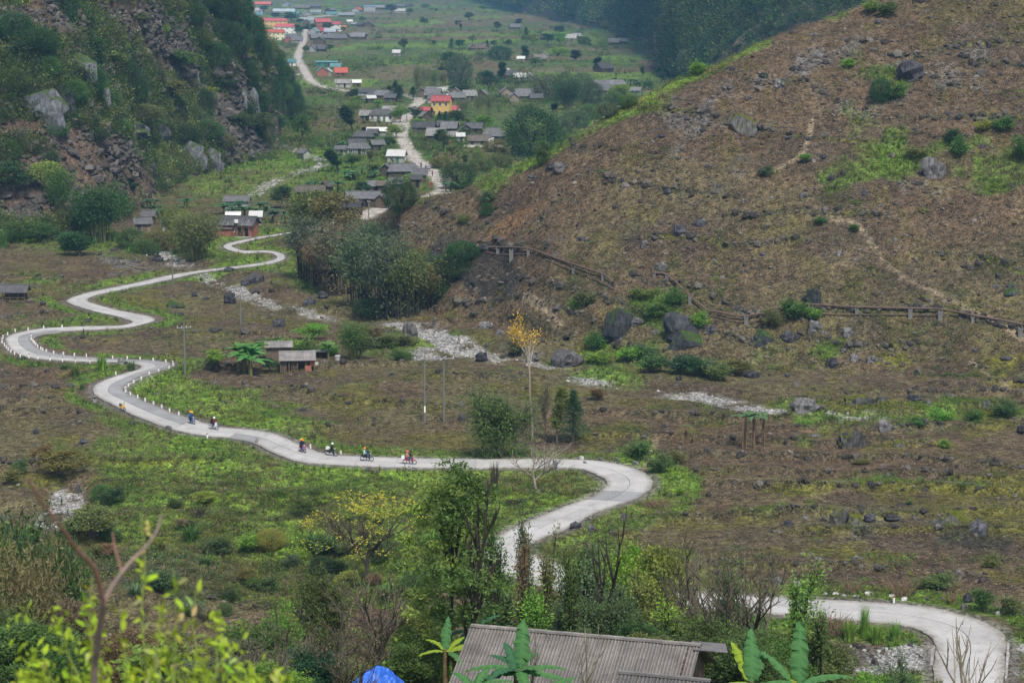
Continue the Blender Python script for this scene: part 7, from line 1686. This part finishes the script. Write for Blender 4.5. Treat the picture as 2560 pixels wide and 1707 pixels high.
def stand_mesh():
    J = [(0, 0, .92, .14, .75), (0, 0, 1.15, .13, .75), (0, 0, 1.36, .15, .65), (0, 0, 1.47, .06), (0, -.02, 1.58, .09), (0, -.02, 1.68, .085)]; E = [(0, 1), (1, 2), (2, 3), (3, 4), (4, 5)]
    for sg in (-1, 1):
        b0 = len(J); J += [(.18 * sg, 0, 1.40, .06), (.24 * sg, -.02, 1.14, .045), (.25 * sg, -.10, .90, .035), (.25 * sg, -.12, .80, .04, .6)]; E += [(2, b0), (b0, b0 + 1), (b0 + 1, b0 + 2), (b0 + 2, b0 + 3)]
        b0 = len(J); J += [(.09 * sg, 0, .88, .09), (.10 * sg, -.05 * sg, .50, .065), (.10 * sg, .08 * sg, .10, .045), (.10 * sg, .08 * sg - .12, .05, .04, .6)]; E += [(0, b0), (b0, b0 + 1), (b0 + 1, b0 + 2), (b0 + 2, b0 + 3)]
    return skinned('body', J, E)
RM = [rider_mesh(False), rider_mesh(True)]; SM_ = stand_mesh()
for nm, c in {'skin': (.42, .25, .17), 'navy': (.025, .05, .14), 'black_cloth': (.018, .018, .022), 'blue_cloth': (.04, .12, .35), 'maroon': (.16, .02, .03), 'mint': (.42, .62, .58), 'pink': (.60, .22, .26), 'red_cloth': (.50, .05, .06), 'jeans': (.05, .08, .15), 'tan_cloth': (.32, .25, .18),
              'orange_shell': (.75, .22, .02), 'yellow_shell': (.75, .48, .03), 'white_shell': (.75, .75, .76), 'dark_shell': (.03, .03, .035), 'pink_shell': (.75, .10, .14), 'bike_red': (.45, .03, .05), 'bike_black': (.02, .02, .022), 'bike_white': (.62, .64, .66), 'bike_blue': (.06, .13, .28), 'bike_yellow': (.72, .38, .02), 'tyre': (.018, .018, .018), 'chrome': (.45, .45, .46)}.items():
    simple(nm, c, rough=.45 if ('shell' in nm or 'bike' in nm or nm == 'chrome') else .85, spec=.4 if 'bike' in nm else .2, var=.12, scale=5)
def person(parent_loc, rz, pose, jacket, trousers, helmet, label, tilt=0):
    src = SM_ if pose == 'stand' else RM[1 if pose == 'pillion' else 0]
    me = src.copy(); me.materials.clear()
    for m in (jacket, trousers, 'skin', 'dark_shell'): me.materials.append(MATS[m])
    for pl in me.polygons:
        c = pl.center
        if c.z > 1.42: pl.material_index = 2
        elif pose != 'stand': pl.material_index = 1 if (c.z < .84) else (2 if c.x > .47 else 0)
        else: pl.material_index = 1 if c.z < .92 and abs(c.x) < .2 else (2 if c.z < .88 else 0)
        if c.z < .28 and pose != 'stand' or c.z < .08: pl.material_index = 3
    o = bpy.data.objects.new('person', me); COL.objects.link(o); o.location = parent_loc; o.rotation_euler = (0, 0, rz); tag(o, label, 'person')
    hx = {'driver': .15, 'pillion': .11}.get(pose, 0)
    if helmet:
        bm = bmesh.new(); bmesh.ops.create_uvsphere(bm, u_segments=12, v_segments=8, radius=.155)
        for v in bm.verts:
            if v.co.z < -.05: v.co.z = -.05 - (v.co.z + .05) * -.1
            v.co.x *= 1.12
        hm_ = bpy.data.meshes.new('helmet'); bm.to_mesh(hm_); bm.free(); hm_.materials.append(MATS[helmet]); h_ = bpy.data.objects.new('helmet', hm_); link(h_, o); h_.location = (hx + .01, -.02 if pose == 'stand' else 0, 1.60 if pose != 'stand' else 1.68)
    else:
        b = MB(); b.tube([(hx, 0 if pose != 'stand' else -.02, 1.60 if pose != 'stand' else 1.66), (hx - .01, 0, 1.72 if pose != 'stand' else 1.79)], [.115, .06], 8); b.build('hair', 'black_cloth', o)
    return o
def motorbike(loc, rz, body, label, seat='bike_black', lean=0.0, bag=None):
    e = empty('motorbike', loc, rz, label, 'motorbike')
    e.rotation_euler = (lean, 0, rz)
    def ring(c, R, r, mat, nm, par):
        V = []; Fc = []; n, m = 18, 6
        for i in range(n):
            t = 2 * math.pi * i / n
            for j in range(m):
                u = 2 * math.pi * j / m; rr = R + r * math.cos(u); V.append((c[0] + rr * math.cos(t), c[1] + r * math.sin(u), c[2] + rr * math.sin(t)))
        for i in range(n):
            for j in range(m): Fc.append((i * m + j, ((i + 1) % n) * m + j, ((i + 1) % n) * m + (j + 1) % m, i * m + (j + 1) % m))
        return mesh_obj(nm, V, Fc, mat, par)
    for cx in (.62, -.60):
        w = ring((cx, 0, .29), .25, .042, 'tyre', 'wheel', e)
        ring((cx, 0, .29), .205, .012, 'chrome', 'rim', w)
        b = MB()
        for k in range(5): t = k * 2 * math.pi / 5; b.tube([(cx, 0, .29), (cx + .2 * math.cos(t), 0, .29 + .2 * math.sin(t))], .012, 4)
        b.tube([(cx, -.05, .29), (cx, .05, .29)], .04, 8); b.build('spokes', 'chrome', w)
    b = MB(); b.tube([(.62, .06, .29), (.50, .07, .62), (.40, .0, .95)], [.022, .025, .03], 6); b.tube([(.62, -.06, .29), (.50, -.07, .62), (.40, 0, .95)], [.022, .025, .03], 6); b.build('fork', 'chrome', e)
    b = MB(); b.box((.56, 0, .58), (.34, .10, .05)); b.box((-.58, 0, .60), (.34, .12, .05)); b.build('mudguard', body, e)
    b = MB(); b.tube([(.42, 0, .88), (.36, 0, .60), (.22, 0, .38)], [.14, .15, .10], 8); b.tube([(.16, 0, .42), (-.2, 0, .52), (-.62, 0, .72)], [.08, .12, .08], 8); b.build('body', body, e)
    b = MB(); b.box((.42, .16, .58), (.06, .16, .46), top=.8); b.box((.42, -.16, .58), (.06, .16, .46), top=.8); b.build('leg_shield', body, e)
    b = MB(); b.tube([(.12, 0, .70), (-.1, 0, .75), (-.35, 0, .77), (-.62, 0, .82)], [.08, .115, .12, .07], 8); b.build('seat', seat, e)
    b = MB(); b.tube([(.30, .34, .98), (.40, .12, 1.0), (.40, -.12, 1.0), (.30, -.34, .98)], .018, 6); b.build('handlebar', 'bike_black', e)
    b = MB(); b.tube([(.46, 0, .94), (.54, 0, .93)], [.10, .085], 10); b.build('headlight', 'chrome' if body != 'bike_white' else 'bike_white', e)
    b = MB(); b.box((.1, 0, .33), (.32, .20, .20)); b.tube([(.0, -.12, .25), (-.45, -.14, .30), (-.72, -.14, .40)], [.025, .04, .045], 6); b.build('engine', 'chrome', e)
    for sg in (-1, 1): b = MB(); b.tube([(.36, .2 * sg, 1.0), (.34, .26 * sg, 1.16)], .008, 4); b.box((.34, .27 * sg, 1.19), (.02, .12, .07)); b.build('mirror', 'bike_black', e)
    return e
def on_road(px, py):
    x, y = flat(px, py); return Vector((x, y, .055))
def bike_set(px, py, body, lb, drv, pil, extra=None):
    p = on_road(px, py); i = int(np.argmin(np.linalg.norm(mid - np.array(p[:2]), axis=1)))
    d = mid[max(i - 6, 0)] - mid[min(i + 6, len(mid) - 1)]; rz = math.atan2(d[1], d[0])
    motorbike(p, rz, body, lb)
    f = Vector((math.cos(rz), math.sin(rz), 0))
    if drv: person(p + f * -.02 - Vector((0, 0, 0)), rz, 'driver', *drv)
    if pil: person(p - f * .38 + Vector((0, 0, .03)), rz, 'pillion', *pil)
    if extra:
        b = MB(); b.box((0, 0, 0), (.45, .4, .35), top=.85); o = b.build('luggage_bag', extra[0]); o.location = p + f * extra[2] + Vector((0, 0, extra[3])); o.rotation_euler = (0, 0, rz); tag(o, extra[1], 'bag')
bike_set(479, 1060, 'bike_blue', 'blue and white motorbike at the head of the group', ('navy', 'jeans', 'yellow_shell', 'driver in dark jacket and yellowish helmet on the rearmost motorbike'), ('blue_cloth', 'black_cloth', 'orange_shell', 'pillion in bright blue jacket and orange helmet'), None)
bike_set(534, 1074, 'bike_white', 'white fronted motorbike behind the pale roadside block', ('maroon', 'black_cloth', 'white_shell', 'driver in maroon jacket and white helmet'), ('black_cloth', 'jeans', 'dark_shell', 'pillion in black jacket behind the maroon driver'), None)
bike_set(756, 1131, 'bike_red', 'red motorbike coming round the curve with two in dark jackets', ('black_cloth', 'jeans', 'orange_shell', 'driver in black jacket on the red motorbike in the curve'), ('navy', 'black_cloth', 'yellow_shell', 'pillion with tall yellow helmet on the red motorbike'), ('blue_cloth', 'small blue bag hanging at the front of the red motorbike', .30, .62))
bike_set(829, 1140, 'bike_black', 'black motorbike ridden by a lone rider', ('black_cloth', 'black_cloth', 'white_shell', 'lone rider in black suit with white helmet'), None, ('bike_white', 'white bag strapped behind the lone rider', -.55, .98))
bike_set(917, 1153, 'bike_black', 'dark motorbike carrying a pillion in mint shirt', ('navy', 'jeans', 'dark_shell', 'driver in navy jacket in front of the mint shirted pillion'), ('mint', 'black_cloth', 'orange_shell', 'pillion in mint shirt and orange helmet'), None)
bike_set(1024, 1161, 'bike_red', 'red motorbike leading on the straight road', ('black_cloth', 'jeans', 'dark_shell', 'driver in dark jacket on the leading red motorbike'), ('pink', 'jeans', 'pink_shell', 'pillion in pink jacket and red helmet'), ('bike_white', 'white sack tied behind the leading red motorbike', -.82, .90))
motorbike(on_road(306, 1026) , math.radians(-50), 'bike_yellow', 'yellow motorbike parked on the grass edge of the hairpin', lean=.12)
motorbike(on_road(1388, 1170), math.radians(-75), 'bike_blue', 'grey blue motorbike parked behind the grass on the straight', lean=.10)
for px, py, j, t_, lb in [(1066,436,'red_cloth','tan_cloth','walker in red clothes just below the grey box truck'),(1081,441,'maroon','black_cloth','walker in dark red beside the lower gravel road'),(1078,468,'red_cloth','red_cloth','walker in red near the bottom of the gravel road'),(785,199,'black_cloth','black_cloth','person in black beside the dark truck'),(752,162,'navy','black_cloth','dark figure walking on the upper gravel road'),
                          (803,214,'blue_cloth','black_cloth','figure in blue on the lower gravel road end')]:
    p = P(px, py); person(p, R_.uniform(-1, 1), 'stand', j, t_, None, lb)
p = P(1053, 420); motorbike(p + Vector((0, 0, .02)), math.radians(-100), 'bike_black', 'small dark motorbike on the gravel road above the box truck'); person(p + Vector((0, 0, .02)), math.radians(-100), 'driver', 'black_cloth', 'jeans', 'dark_shell', 'rider in dark clothes on the gravel road')
# trucks
def truck(px, py, rz, cab, box, label, s=1.0):
    p = P(px, py); e = empty('truck', p, rz, label, 'truck'); e.scale = (s, s, s)
    b = MB(); b.box((0, -1.9, 1.15), (1.9, 1.5, 1.5), top=.92); c = b.build('cab', cab, e)
    b = MB(); b.box((0, -2.62, 1.45), (1.6, .06, .6)); b.build('windscreen', 'window_glass', c)
    b = MB(); b.box((0, .8, 1.55), (2.1, 3.7, 2.0)); b.build('cargo_box', box, e)
    b = MB(); b.box((0, .2, .5), (1.5, 5.4, .2)); b.build('chassis', 'tyre', e)
    for x in (-.85, .85):
        for y in (-1.8, 1.6): b = MB(); b.tube([(x - .14, y, .40), (x + .14, y, .40)], .40, 12); b.build('wheel', 'tyre', e)
        b = MB(); b.tube([(x * .75, -2.66, .85), (x * .75, -2.70, .85)], .13, 8); b.build('headlight', 'chrome', e)
    return e
truck(719, 202, math.radians(10), 'navy', 'dark_shell', 'dark truck parked beside the upper gravel road', .95)
truck(1070, 428, math.radians(12), 'grey_wall', 'grey_metal', 'small grey box truck on the lower gravel road', .62)
truck(703, 184, math.radians(80), 'white_wall', 'white_wall', 'white pickup at the roadside below the workshop', .5)
# ------------------------------------------------------------------ dead stumps, stalk heaps, dry bananas
def stalk_heap(px, py, wpx, hpx, n, mat, label, nm='stalk_bundle', lean=.6, fan=1.0):
    p = P(px, py); s = scale_at(*p); w, h = wpx / s, hpx / s; e = empty(nm, p, 0, label, 'dry stalks'); b = MB()
    for k in range(n):
        x = R_.uniform(-w / 2, w / 2); t = R_.uniform(-lean, lean) * fan; l = h * R_.uniform(.6, 1.1); y = R_.uniform(-.3, .3) * w
        b.tube([(x, y, -.05), (x + t * l * .5, y + R_.uniform(-.1, .1), l * .55), (x + t * l, y, l)], [.035, .028, .008], 3)
    o = b.build('stalks', mat, e); o['kind'] = 'stuff'; return e
stalk_heap(1236, 1227, 18, 72, 60, 'dark_bark', 'dead black stump standing on the near grass beside the road', 'dead_stump', .12); stalk_heap(498, 1296, 26, 34, 50, 'dark_bark', 'charred stump with fallen fronds on the green slope', 'dead_stump', .9); stalk_heap(2085, 1588, 40, 60, 90, 'dry_stalk', 'leaning bundle of dry brown stalks beside the bright grass', lean=.9)
stalk_heap(2260, 1490, 40, 50, 80, 'dry_stalk', 'fan of dry stalks on the roadside bank', lean=.9); stalk_heap(2130, 1480, 30, 34, 50, 'dry_stalk', 'small sheaf of dry stalks on the roadside bank', lean=.7); stalk_heap(2380, 1510, 16, 40, 30, 'dry_stalk', 'slim sheaf of dry stalks near the bend', lean=.4); stalk_heap(1640, 1268, 60, 24, 70, 'dry_stalk', 'heap of pale cut stalks outside the rounded bend', lean=1.4)
stalk_heap(143, 750, 34, 26, 60, 'dry_stalk', 'brown straw heap above the upper left bend', lean=.8); stalk_heap(93, 968, 34, 20, 50, 'dry_stalk', 'dry stalk heap in the left dug field', lean=1.0); stalk_heap(752, 772, 12, 26, 40, 'dry_stalk', 'straw stook by the stream boulders', 'straw_stook', .15); stalk_heap(860, 1000, 40, 24, 50, 'dry_stalk', 'tangle of pale twigs in the middle field', lean=1.3); stalk_heap(1285, 1265, 40, 20, 60, 'dark_bark', 'low tangle of dark twigs on the grass island', lean=1.6)
stalk_heap(935, 1060, 8, 22, 8, 'dark_bark', 'short dark broken stem in the dug field', 'broken_stem', .2); stalk_heap(640, 1110, 8, 20, 6, 'dry_stalk', 'little dry stem at the road edge', 'broken_stem', .3); stalk_heap(745, 1070, 14, 18, 16, 'dry_stalk', 'reddish dry fern tuft above the road', 'fern_tuft', .5); stalk_heap(780, 1098, 16, 22, 24, 'dark_bark', 'dark dead fern above the single marker post', 'fern_tuft', .3)
for px, py, h, lb in [(1713,1120,80,'cluster of dry banana stems with one curved frond'),(1690,1112,50,'short dry banana stems beside the curved frond'),(1858,1126,120,'first dry banana stem group with ragged green top'),(1880,1126,125,'second dry banana stem group with broad leaves'),(1910,1113,105,'third dry banana stem group leaning slightly'),(1735,1112,46,'low dry banana stubs near the footpath')]:
    p = P(px, py); s = scale_at(*p); hh = h / s; e = empty('dry_banana_plant', p, R_.uniform(0, 6), lb, 'banana plant', 'dry banana plants below the gravel bar')
    b = MB()
    for k in range(3):
        x, y = R_.uniform(-.4, .4), R_.uniform(-.4, .4); b.tube([(x, y, -.1), (x + .05, y, hh * .35), (x, y, hh * .72)], [.10, .08, .05], 5)
        for j in range(9): z = R_.uniform(.2, .7) * hh; t = R_.uniform(0, 6.28); b.tube([(x, y, z), (x + .22 * math.cos(t), y + .22 * math.sin(t), z - .3), (x + .24 * math.cos(t), y + .24 * math.sin(t), z - .9)], [.02, .05, .015], 3)
    b.build('stem', 'dry_stalk', e)
    if h > 70:
        lb_ = MB()
        for j in range(7 if h > 90 else 2): banana_leaf_geom(lb_, (R_.uniform(-.3, .3), R_.uniform(-.3, .3), hh * .7), R_.uniform(0, 6.28), hh * .34, hh * .12, R_.uniform(.3, 1.2), R_, 1.1, nseg=6)
        mm = bpy.data.meshes.new('leaves'); mm.from_pydata([tuple(v) for v in lb_.v], [], lb_.f); mm.materials.append(MATS['leaf']); mm.update(); add_leafcol(mm); o = bpy.data.objects.new('leaves', mm); link(o, e); o.color = (.09, .17, .07, 1)
# ------------------------------------------------------------------ near banana plants with single leaves
simple('midrib', (0.25, 0.30, 0.08)); simple('banana_trunk', (0.14, 0.10, 0.05), var=.5, scale=5)
def blade(L_, W_, rise, arch, seed, tint):
    rg = random.Random(seed); b = MB(); banana_leaf_geom(b, (0, 0, 0), 0, L_, W_, rise, rg, arch, True, 16)
    me = bpy.data.meshes.new('leaf'); me.from_pydata([tuple(v) for v in b.v], [], b.f); me.materials.append(MATS['leaf']); me.update()
    ca = me.color_attributes.new('leaf', 'FLOAT_COLOR', 'POINT')
    for i, dd in enumerate(ca.data):
        q = .75 if i % 3 == 2 else .35 + .25 * ((i // 3) % 2); dd.color = (q, q, q, 1)
    return me
def near_banana(px, pytop, Z, label, leaves, tint, stems=2):
    a, m = ray(px, pytop); x = float(a * Z); zt = float(CH + m * Z); g = gz(x, Z); h = zt - g
    e = empty('banana_plant', (x, Z, g), 0, label, 'banana plant'); hb = h * .62
    for k in range(stems): b = MB(); b.tube([(k * .5, k * .3, -.2), (k * .45, k * .3, hb * .6), (k * .4, k * .3, hb)], [.17, .13, .08], 8); b.build('stem', 'banana_trunk', e)
    for k, (azd, rise, L_, arch, tn) in enumerate(leaves):
        rise = rise * .92; arch = arch * 1.3 + .12
        o = bpy.data.objects.new('leaf', blade(L_, L_ * .30, math.radians(rise), arch * 1.25, 900 + k + int(px), tn)); link(o, e); o.location = (R_.uniform(-.05, .2), R_.uniform(-.05, .1), hb - .1); o.rotation_euler = (0, 0, math.radians(azd)); o.color = (*tn, 1)
    return e
bg = (0.065, 0.165, 0.055); by = (0.20, 0.28, 0.03); bd = (0.04, 0.115, 0.055)
near_banana(1290, 1578, 88, 'lush banana plant overlapping the left side of the corrugated roof', [(80,82,2.6,.12,bg),(178,35,2.4,.5,bg),(200,20,2.5,.5,bd),(150,55,2.0,.5,bd),(20,30,2.2,.5,bg),(350,15,2.3,.4,bg),(50,60,1.9,.5,bg),(120,70,1.9,.3,bd),(280,30,2.0,.6,bg),(230,45,2.1,.6,bd),(320,50,1.8,.5,bg)], bg)
near_banana(1180, 1640, 86, 'lower banana plant at the bottom edge beside the plank house', [(170,20,2.2,.4,bg),(190,5,2.3,.3,bd),(10,40,1.8,.5,bg),(60,60,1.7,.5,bg),(130,50,1.7,.5,bg),(250,30,1.8,.6,bd)], bg, 1)
near_banana(1112, 1500, 100, 'banana plant with yellow green leaves left of the corrugated roof', [(10,28,2.3,.25,by),(160,60,1.5,.5,by),(80,80,1.9,.1,bg),(200,30,1.4,.5,by),(300,20,1.7,.6,bg),(40,55,1.5,.4,by),(340,-10,1.7,.7,by)], by, 3)
near_banana(1165, 1420, 108, 'ragged dark banana leaves hanging among the tall tree trunks', [(190,20,1.8,.8,bd),(10,50,2.0,.3,bd),(260,30,1.7,.8,bd),(100,70,1.5,.5,bd)], bd, 2)
near_banana(1990, 1608, 84, 'banana plant with tall upright leaf at the bottom right', [(85,84,2.9,.06,bg),(150,62,2.4,.3,bg),(20,30,2.6,.4,bg),(130,50,1.9,.4,by),(0,5,2.2,.4,bg),(200,40,2.0,.5,bg)], bg, 1)
near_banana(1880, 1618, 84, 'banana plant with yellowing leaf beside the upright one', [(88,80,2.5,.08,bg),(130,72,2.3,.2,by),(60,62,2.0,.3,bg),(185,20,1.8,.5,by),(350,20,1.8,.5,bg)], bg, 1)
near_banana(1345, 1660, 84, 'banana fronds low in front of the corrugated roof', [(20,20,2.4,.3,bg),(35,40,2.0,.4,bg),(160,30,1.8,.5,bg),(340,0,2.2,.4,bd)], bg, 1)
# blue tarpaulin draped over a frame
pz = near_point(945, 1668, 101); gz_ = gz(pz.x, pz.y); V = []; Fc = []; n = 22
for i in range(n):
    for j in range(n):
        u, v = i / (n - 1) * 2 - 1, j / (n - 1) * 2 - 1; r2_ = math.sqrt(u * u + v * v); zz = 1.15 * (1 - abs(u) ** 1.6 * .75) * (1 - max(0, abs(v) - .2) * .9)
        V.append((u * 1.25, v * 1.0, zz + .34 * float(fbm(np.array([u * 5.]), np.array([v * 5.]), 88, 4)[0])))
for i in range(n - 1):
    for j in range(n - 1): Fc.append((i * n + j, (i + 1) * n + j, (i + 1) * n + j + 1, i * n + j + 1))
simple('blue_tarp', (0.025, 0.12, 0.55), rough=.35, spec=.4, var=.2, scale=3, bump=.03)
te = empty('tarpaulin', (pz.x, pz.y, pz.z - 1.15), .15, 'crumpled bright blue tarpaulin draped over a low frame among the bushes', 'tarpaulin'); mesh_obj('sheet', V, Fc, 'blue_tarp', te)
for x, y in ((-1, -.8), (1, -.8), (-1, .8), (1, .8)): b = MB(); b.tube([(x, y, .1), (x, y, -(pz.z - 1.15 - gz_) - .1)], .04, 5); b.build('post', 'post_wood', te)
# right-hand leafless sapling and the two thin ones before the roof
def bare_near(px, pytop, Z, h, label, seed, rad=.010, mat='pale_bark', **kw):
    a, m = ray(px, pytop); x = float(a * Z); zt = float(CH + m * Z); e = empty('bare_sapling', (x, Z, zt - h), R_.uniform(0, 6), label, 'tree')
    mb, tips = skeleton(seed, h, .45, 3, 3, .55, .55, rad, .62, wig=.12, first=.35, **kw); r_ = mb.build('trunk', mat, e)
    Pt, Dr = spread_leaves(tips, 1, .02, RN); me = leaf_mesh('twig_leaves', Pt[::4], Dr[::4], .07, .5); o = bpy.data.objects.new('twig_leaves', me); link(o, e); o.color = (.12, .14, .05, 1)
    return e
gx = gz(float(ray(2478, 1600)[0]) * 74, 74)
for px, pt_, Z, lb, sd, rd in [(2478, 1535, 74, 'bare sapling with upright trunk in front of the causeway', 31, .020), (2400, 1560, 72, 'spreading leafless sapling before the lower right road', 32, .018), (1470, 1560, 88, 'thin bare sapling before the middle of the roof', 33, .016), (1345, 1548, 89, 'thin bare sapling before the left part of the roof', 34, .016), (1425, 1258, 112, 'dark leaning leafless tree in front of the hairpin', 35, .020)]:
    a, m = ray(px, pt_); g = gz(float(a) * Z, Z); bare_near(px, pt_, Z, float(CH + m * Z) - g + .1, lb, sd, rd, 'pale_bark' if sd < 35 else 'dark_bark', lean=.25 if sd == 35 else 0)
# ------------------------------------------------------------------ out of focus sapling right before the camera
def fg(px, py, d): a, m = ray(px, py); return Vector((float(a * d), d, float(CH + m * d)))
simple('red_bark', (0.24, 0.13, 0.10), var=.2, scale=20); simple('grey_bark', (0.20, 0.15, 0.13), var=.2, scale=20)
base = fg(240, 2100, 5.6); e = empty('foreground_sapling', base, 0, 'blurred forked sapling with reddish bare branches close to the viewer', 'sapling')
def br(nm, pts, r0, r1, mat, d0, d1, par):
    W = [fg(x, y, d0 + (d1 - d0) * i / (len(pts) - 1)) - base for i, (x, y) in enumerate(pts)]; C_ = catmull(np.array(W), 4); b = MB(); b.tube(C_, [r0 + (r1 - r0) * i / (len(C_) - 1) for i in range(len(C_))], 7); return b.build(nm, mat, par)
br('trunk', [(240,2100),(236,1707),(243,1620),(250,1560),(259,1505)], .010, .008, 'grey_bark', 5.6, 5.4, e)
br('branch', [(259,1505),(235,1420),(190,1370),(155,1320),(110,1262),(68,1195)], .0065, .003, 'red_bark', 5.4, 5.0, e)
br('branch', [(259,1505),(290,1450),(330,1400),(370,1360),(395,1320),(402,1290)], .0065, .0025, 'grey_bark', 5.4, 5.6, e)
br('branch', [(290,1452),(303,1425),(290,1380),(281,1330)], .0045, .0018, 'red_bark', 5.45, 5.5, e)
base = fg(400, 2150, 6.2); e2 = empty('foreground_shrub', base, 0, 'blurred bright green leafy shrub close to the viewer', 'shrub')
lfm = []
for k in range(3):
    V = []; 
    for i in range(6):
        t = i / 5; w = .010 * math.sin(math.pi * min(.98, .08 + t)) ** .8; V += [(t * .048 - .002, -w, .004 * math.sin(t * 3) - .002), (t * .048, 0, .001), (t * .048 - .002, w, .004 * math.sin(t * 3))]
    Fc = []
    for i in range(5): a = i * 3; Fc += [(a, a + 3, a + 4, a + 1), (a + 1, a + 4, a + 5, a + 2)]
    me = bpy.data.meshes.new('leaf'); me.from_pydata(V, [], Fc); me.materials.append(MATS['leaf']); me.update(); add_leafcol(me); lfm.append(me)
SH = [((380,1800),(346,1285)),((400,1800),(395,1500)),((330,1800),(300,1500)),((480,1800),(492,1460)),((540,1800),(545,1530)),((280,1800),(215,1550)),((220,1800),(160,1590)),((440,1800),(440,1420)),((250,1800),(225,1440)),((600,1820),(600,1640)),((160,1820),(110,1620)),((660,1820),(690,1690)),((350,1800),(420,1560)),((500,1820),(560,1600)),((300,1820),(330,1600)),((420,1820),(350,1650)),((560,1820),(500,1660)),((200,1820),(180,1660)),((120,1840),(40,1680))]
nl = 0
for k, (q0, q1) in enumerate(SH):
    dd = R_.uniform(5.4, 6.6); pts = [(q0[0] + (q1[0] - q0[0]) * t + R_.uniform(-10, 10), q0[1] + (q1[1] - q0[1]) * t) for t in (0, .25, .5, .75, 1)]
    W = [fg(x, y, dd) - base for x, y in pts]; C_ = catmull(np.array(W), 3); b = MB(); b.tube(C_, [.004 - .003 * i / len(C_) for i in range(len(C_))], 4); st_ = b.build('stem', 'midrib', e2)
    nlf = max(8, int((q0[1] - q1[1]) / 22))
    for j in range(nlf):
        t = .12 + .88 * (j + R_.random()) / nlf; i = min(int(t * (len(C_) - 1)), len(C_) - 2); q = Vector(C_[i])
        for w in range(1 if R_.random() < .5 else 2):
            o = bpy.data.objects.new('leaf', lfm[nl % 3]); link(o, e2); o.location = q + Vector((R_.uniform(-.015, .015), R_.uniform(-.02, .02), R_.uniform(-.015, .015))); s_ = R_.uniform(.55, .95)
            o.scale = (s_,) * 3; o.rotation_euler = (R_.uniform(-.9, .9), R_.uniform(-1.2, .8), R_.uniform(0, 6.28)); o.color = (*jit((0.29, 0.40, 0.03) if R_.random() < .7 else (0.34, 0.37, 0.12), .2), 1); nl += 1
print('foreground leaves', nl)
Pt = []; Dr = []; rg = random.Random(77)      # the denser lower mass of the same shrub
for k in range(46):
    q0 = (rg.uniform(60, 720), 1900); tip = (q0[0] + rg.uniform(-60, 60), rg.uniform(1500, 1700) if q0[0] < 600 else rg.uniform(1640, 1720)); dd = rg.uniform(5.6, 7.2)
    A_, B2 = fg(*q0, dd) - base, fg(*tip, dd) - base
    for j in range(44): t = rg.random(); v = A_.lerp(B2, t); Pt.append((v.x + rg.gauss(0, .02), v.y + rg.gauss(0, .03), v.z + rg.gauss(0, .01))); Dr.append((rg.uniform(-1, 1), rg.uniform(-1, 1), rg.uniform(-.6, 1)))
me = leaf_mesh('leaves', Pt, Dr, .030, .36); o = bpy.data.objects.new('leaves', me); link(o, e2); o.color = (.26, .36, .03, 1); o['kind'] = 'stuff'
# ------------------------------------------------------------------ haze over the valley
hm = bpy.data.materials.new('valley_haze'); hm.use_nodes = True
hnt = hm.node_tree
for n in list(hnt.nodes): hnt.nodes.remove(n)
ho = hnt.nodes.new('ShaderNodeOutputMaterial'); hv = hnt.nodes.new('ShaderNodeVolumePrincipled')
hv.inputs['Color'].default_value = (0.28, 0.62, 1.0, 1)
hv.inputs['Density'].default_value = 0.000095
hv.inputs['Anisotropy'].default_value = 0.0
hnt.links.new(hv.outputs[0], ho.inputs['Volume'])
MATS['valley_haze'] = hm
hz_top = float(GZ.max()) + 15; print('haze top', hz_top)
zlo = float(GZ.min()) - 1.5
b = MB(); b.box((0, 4600, (hz_top + zlo) / 2), (9600, 9500, hz_top - zlo))
hz = b.build('haze', 'valley_haze')
tag(hz, kind='stuff')
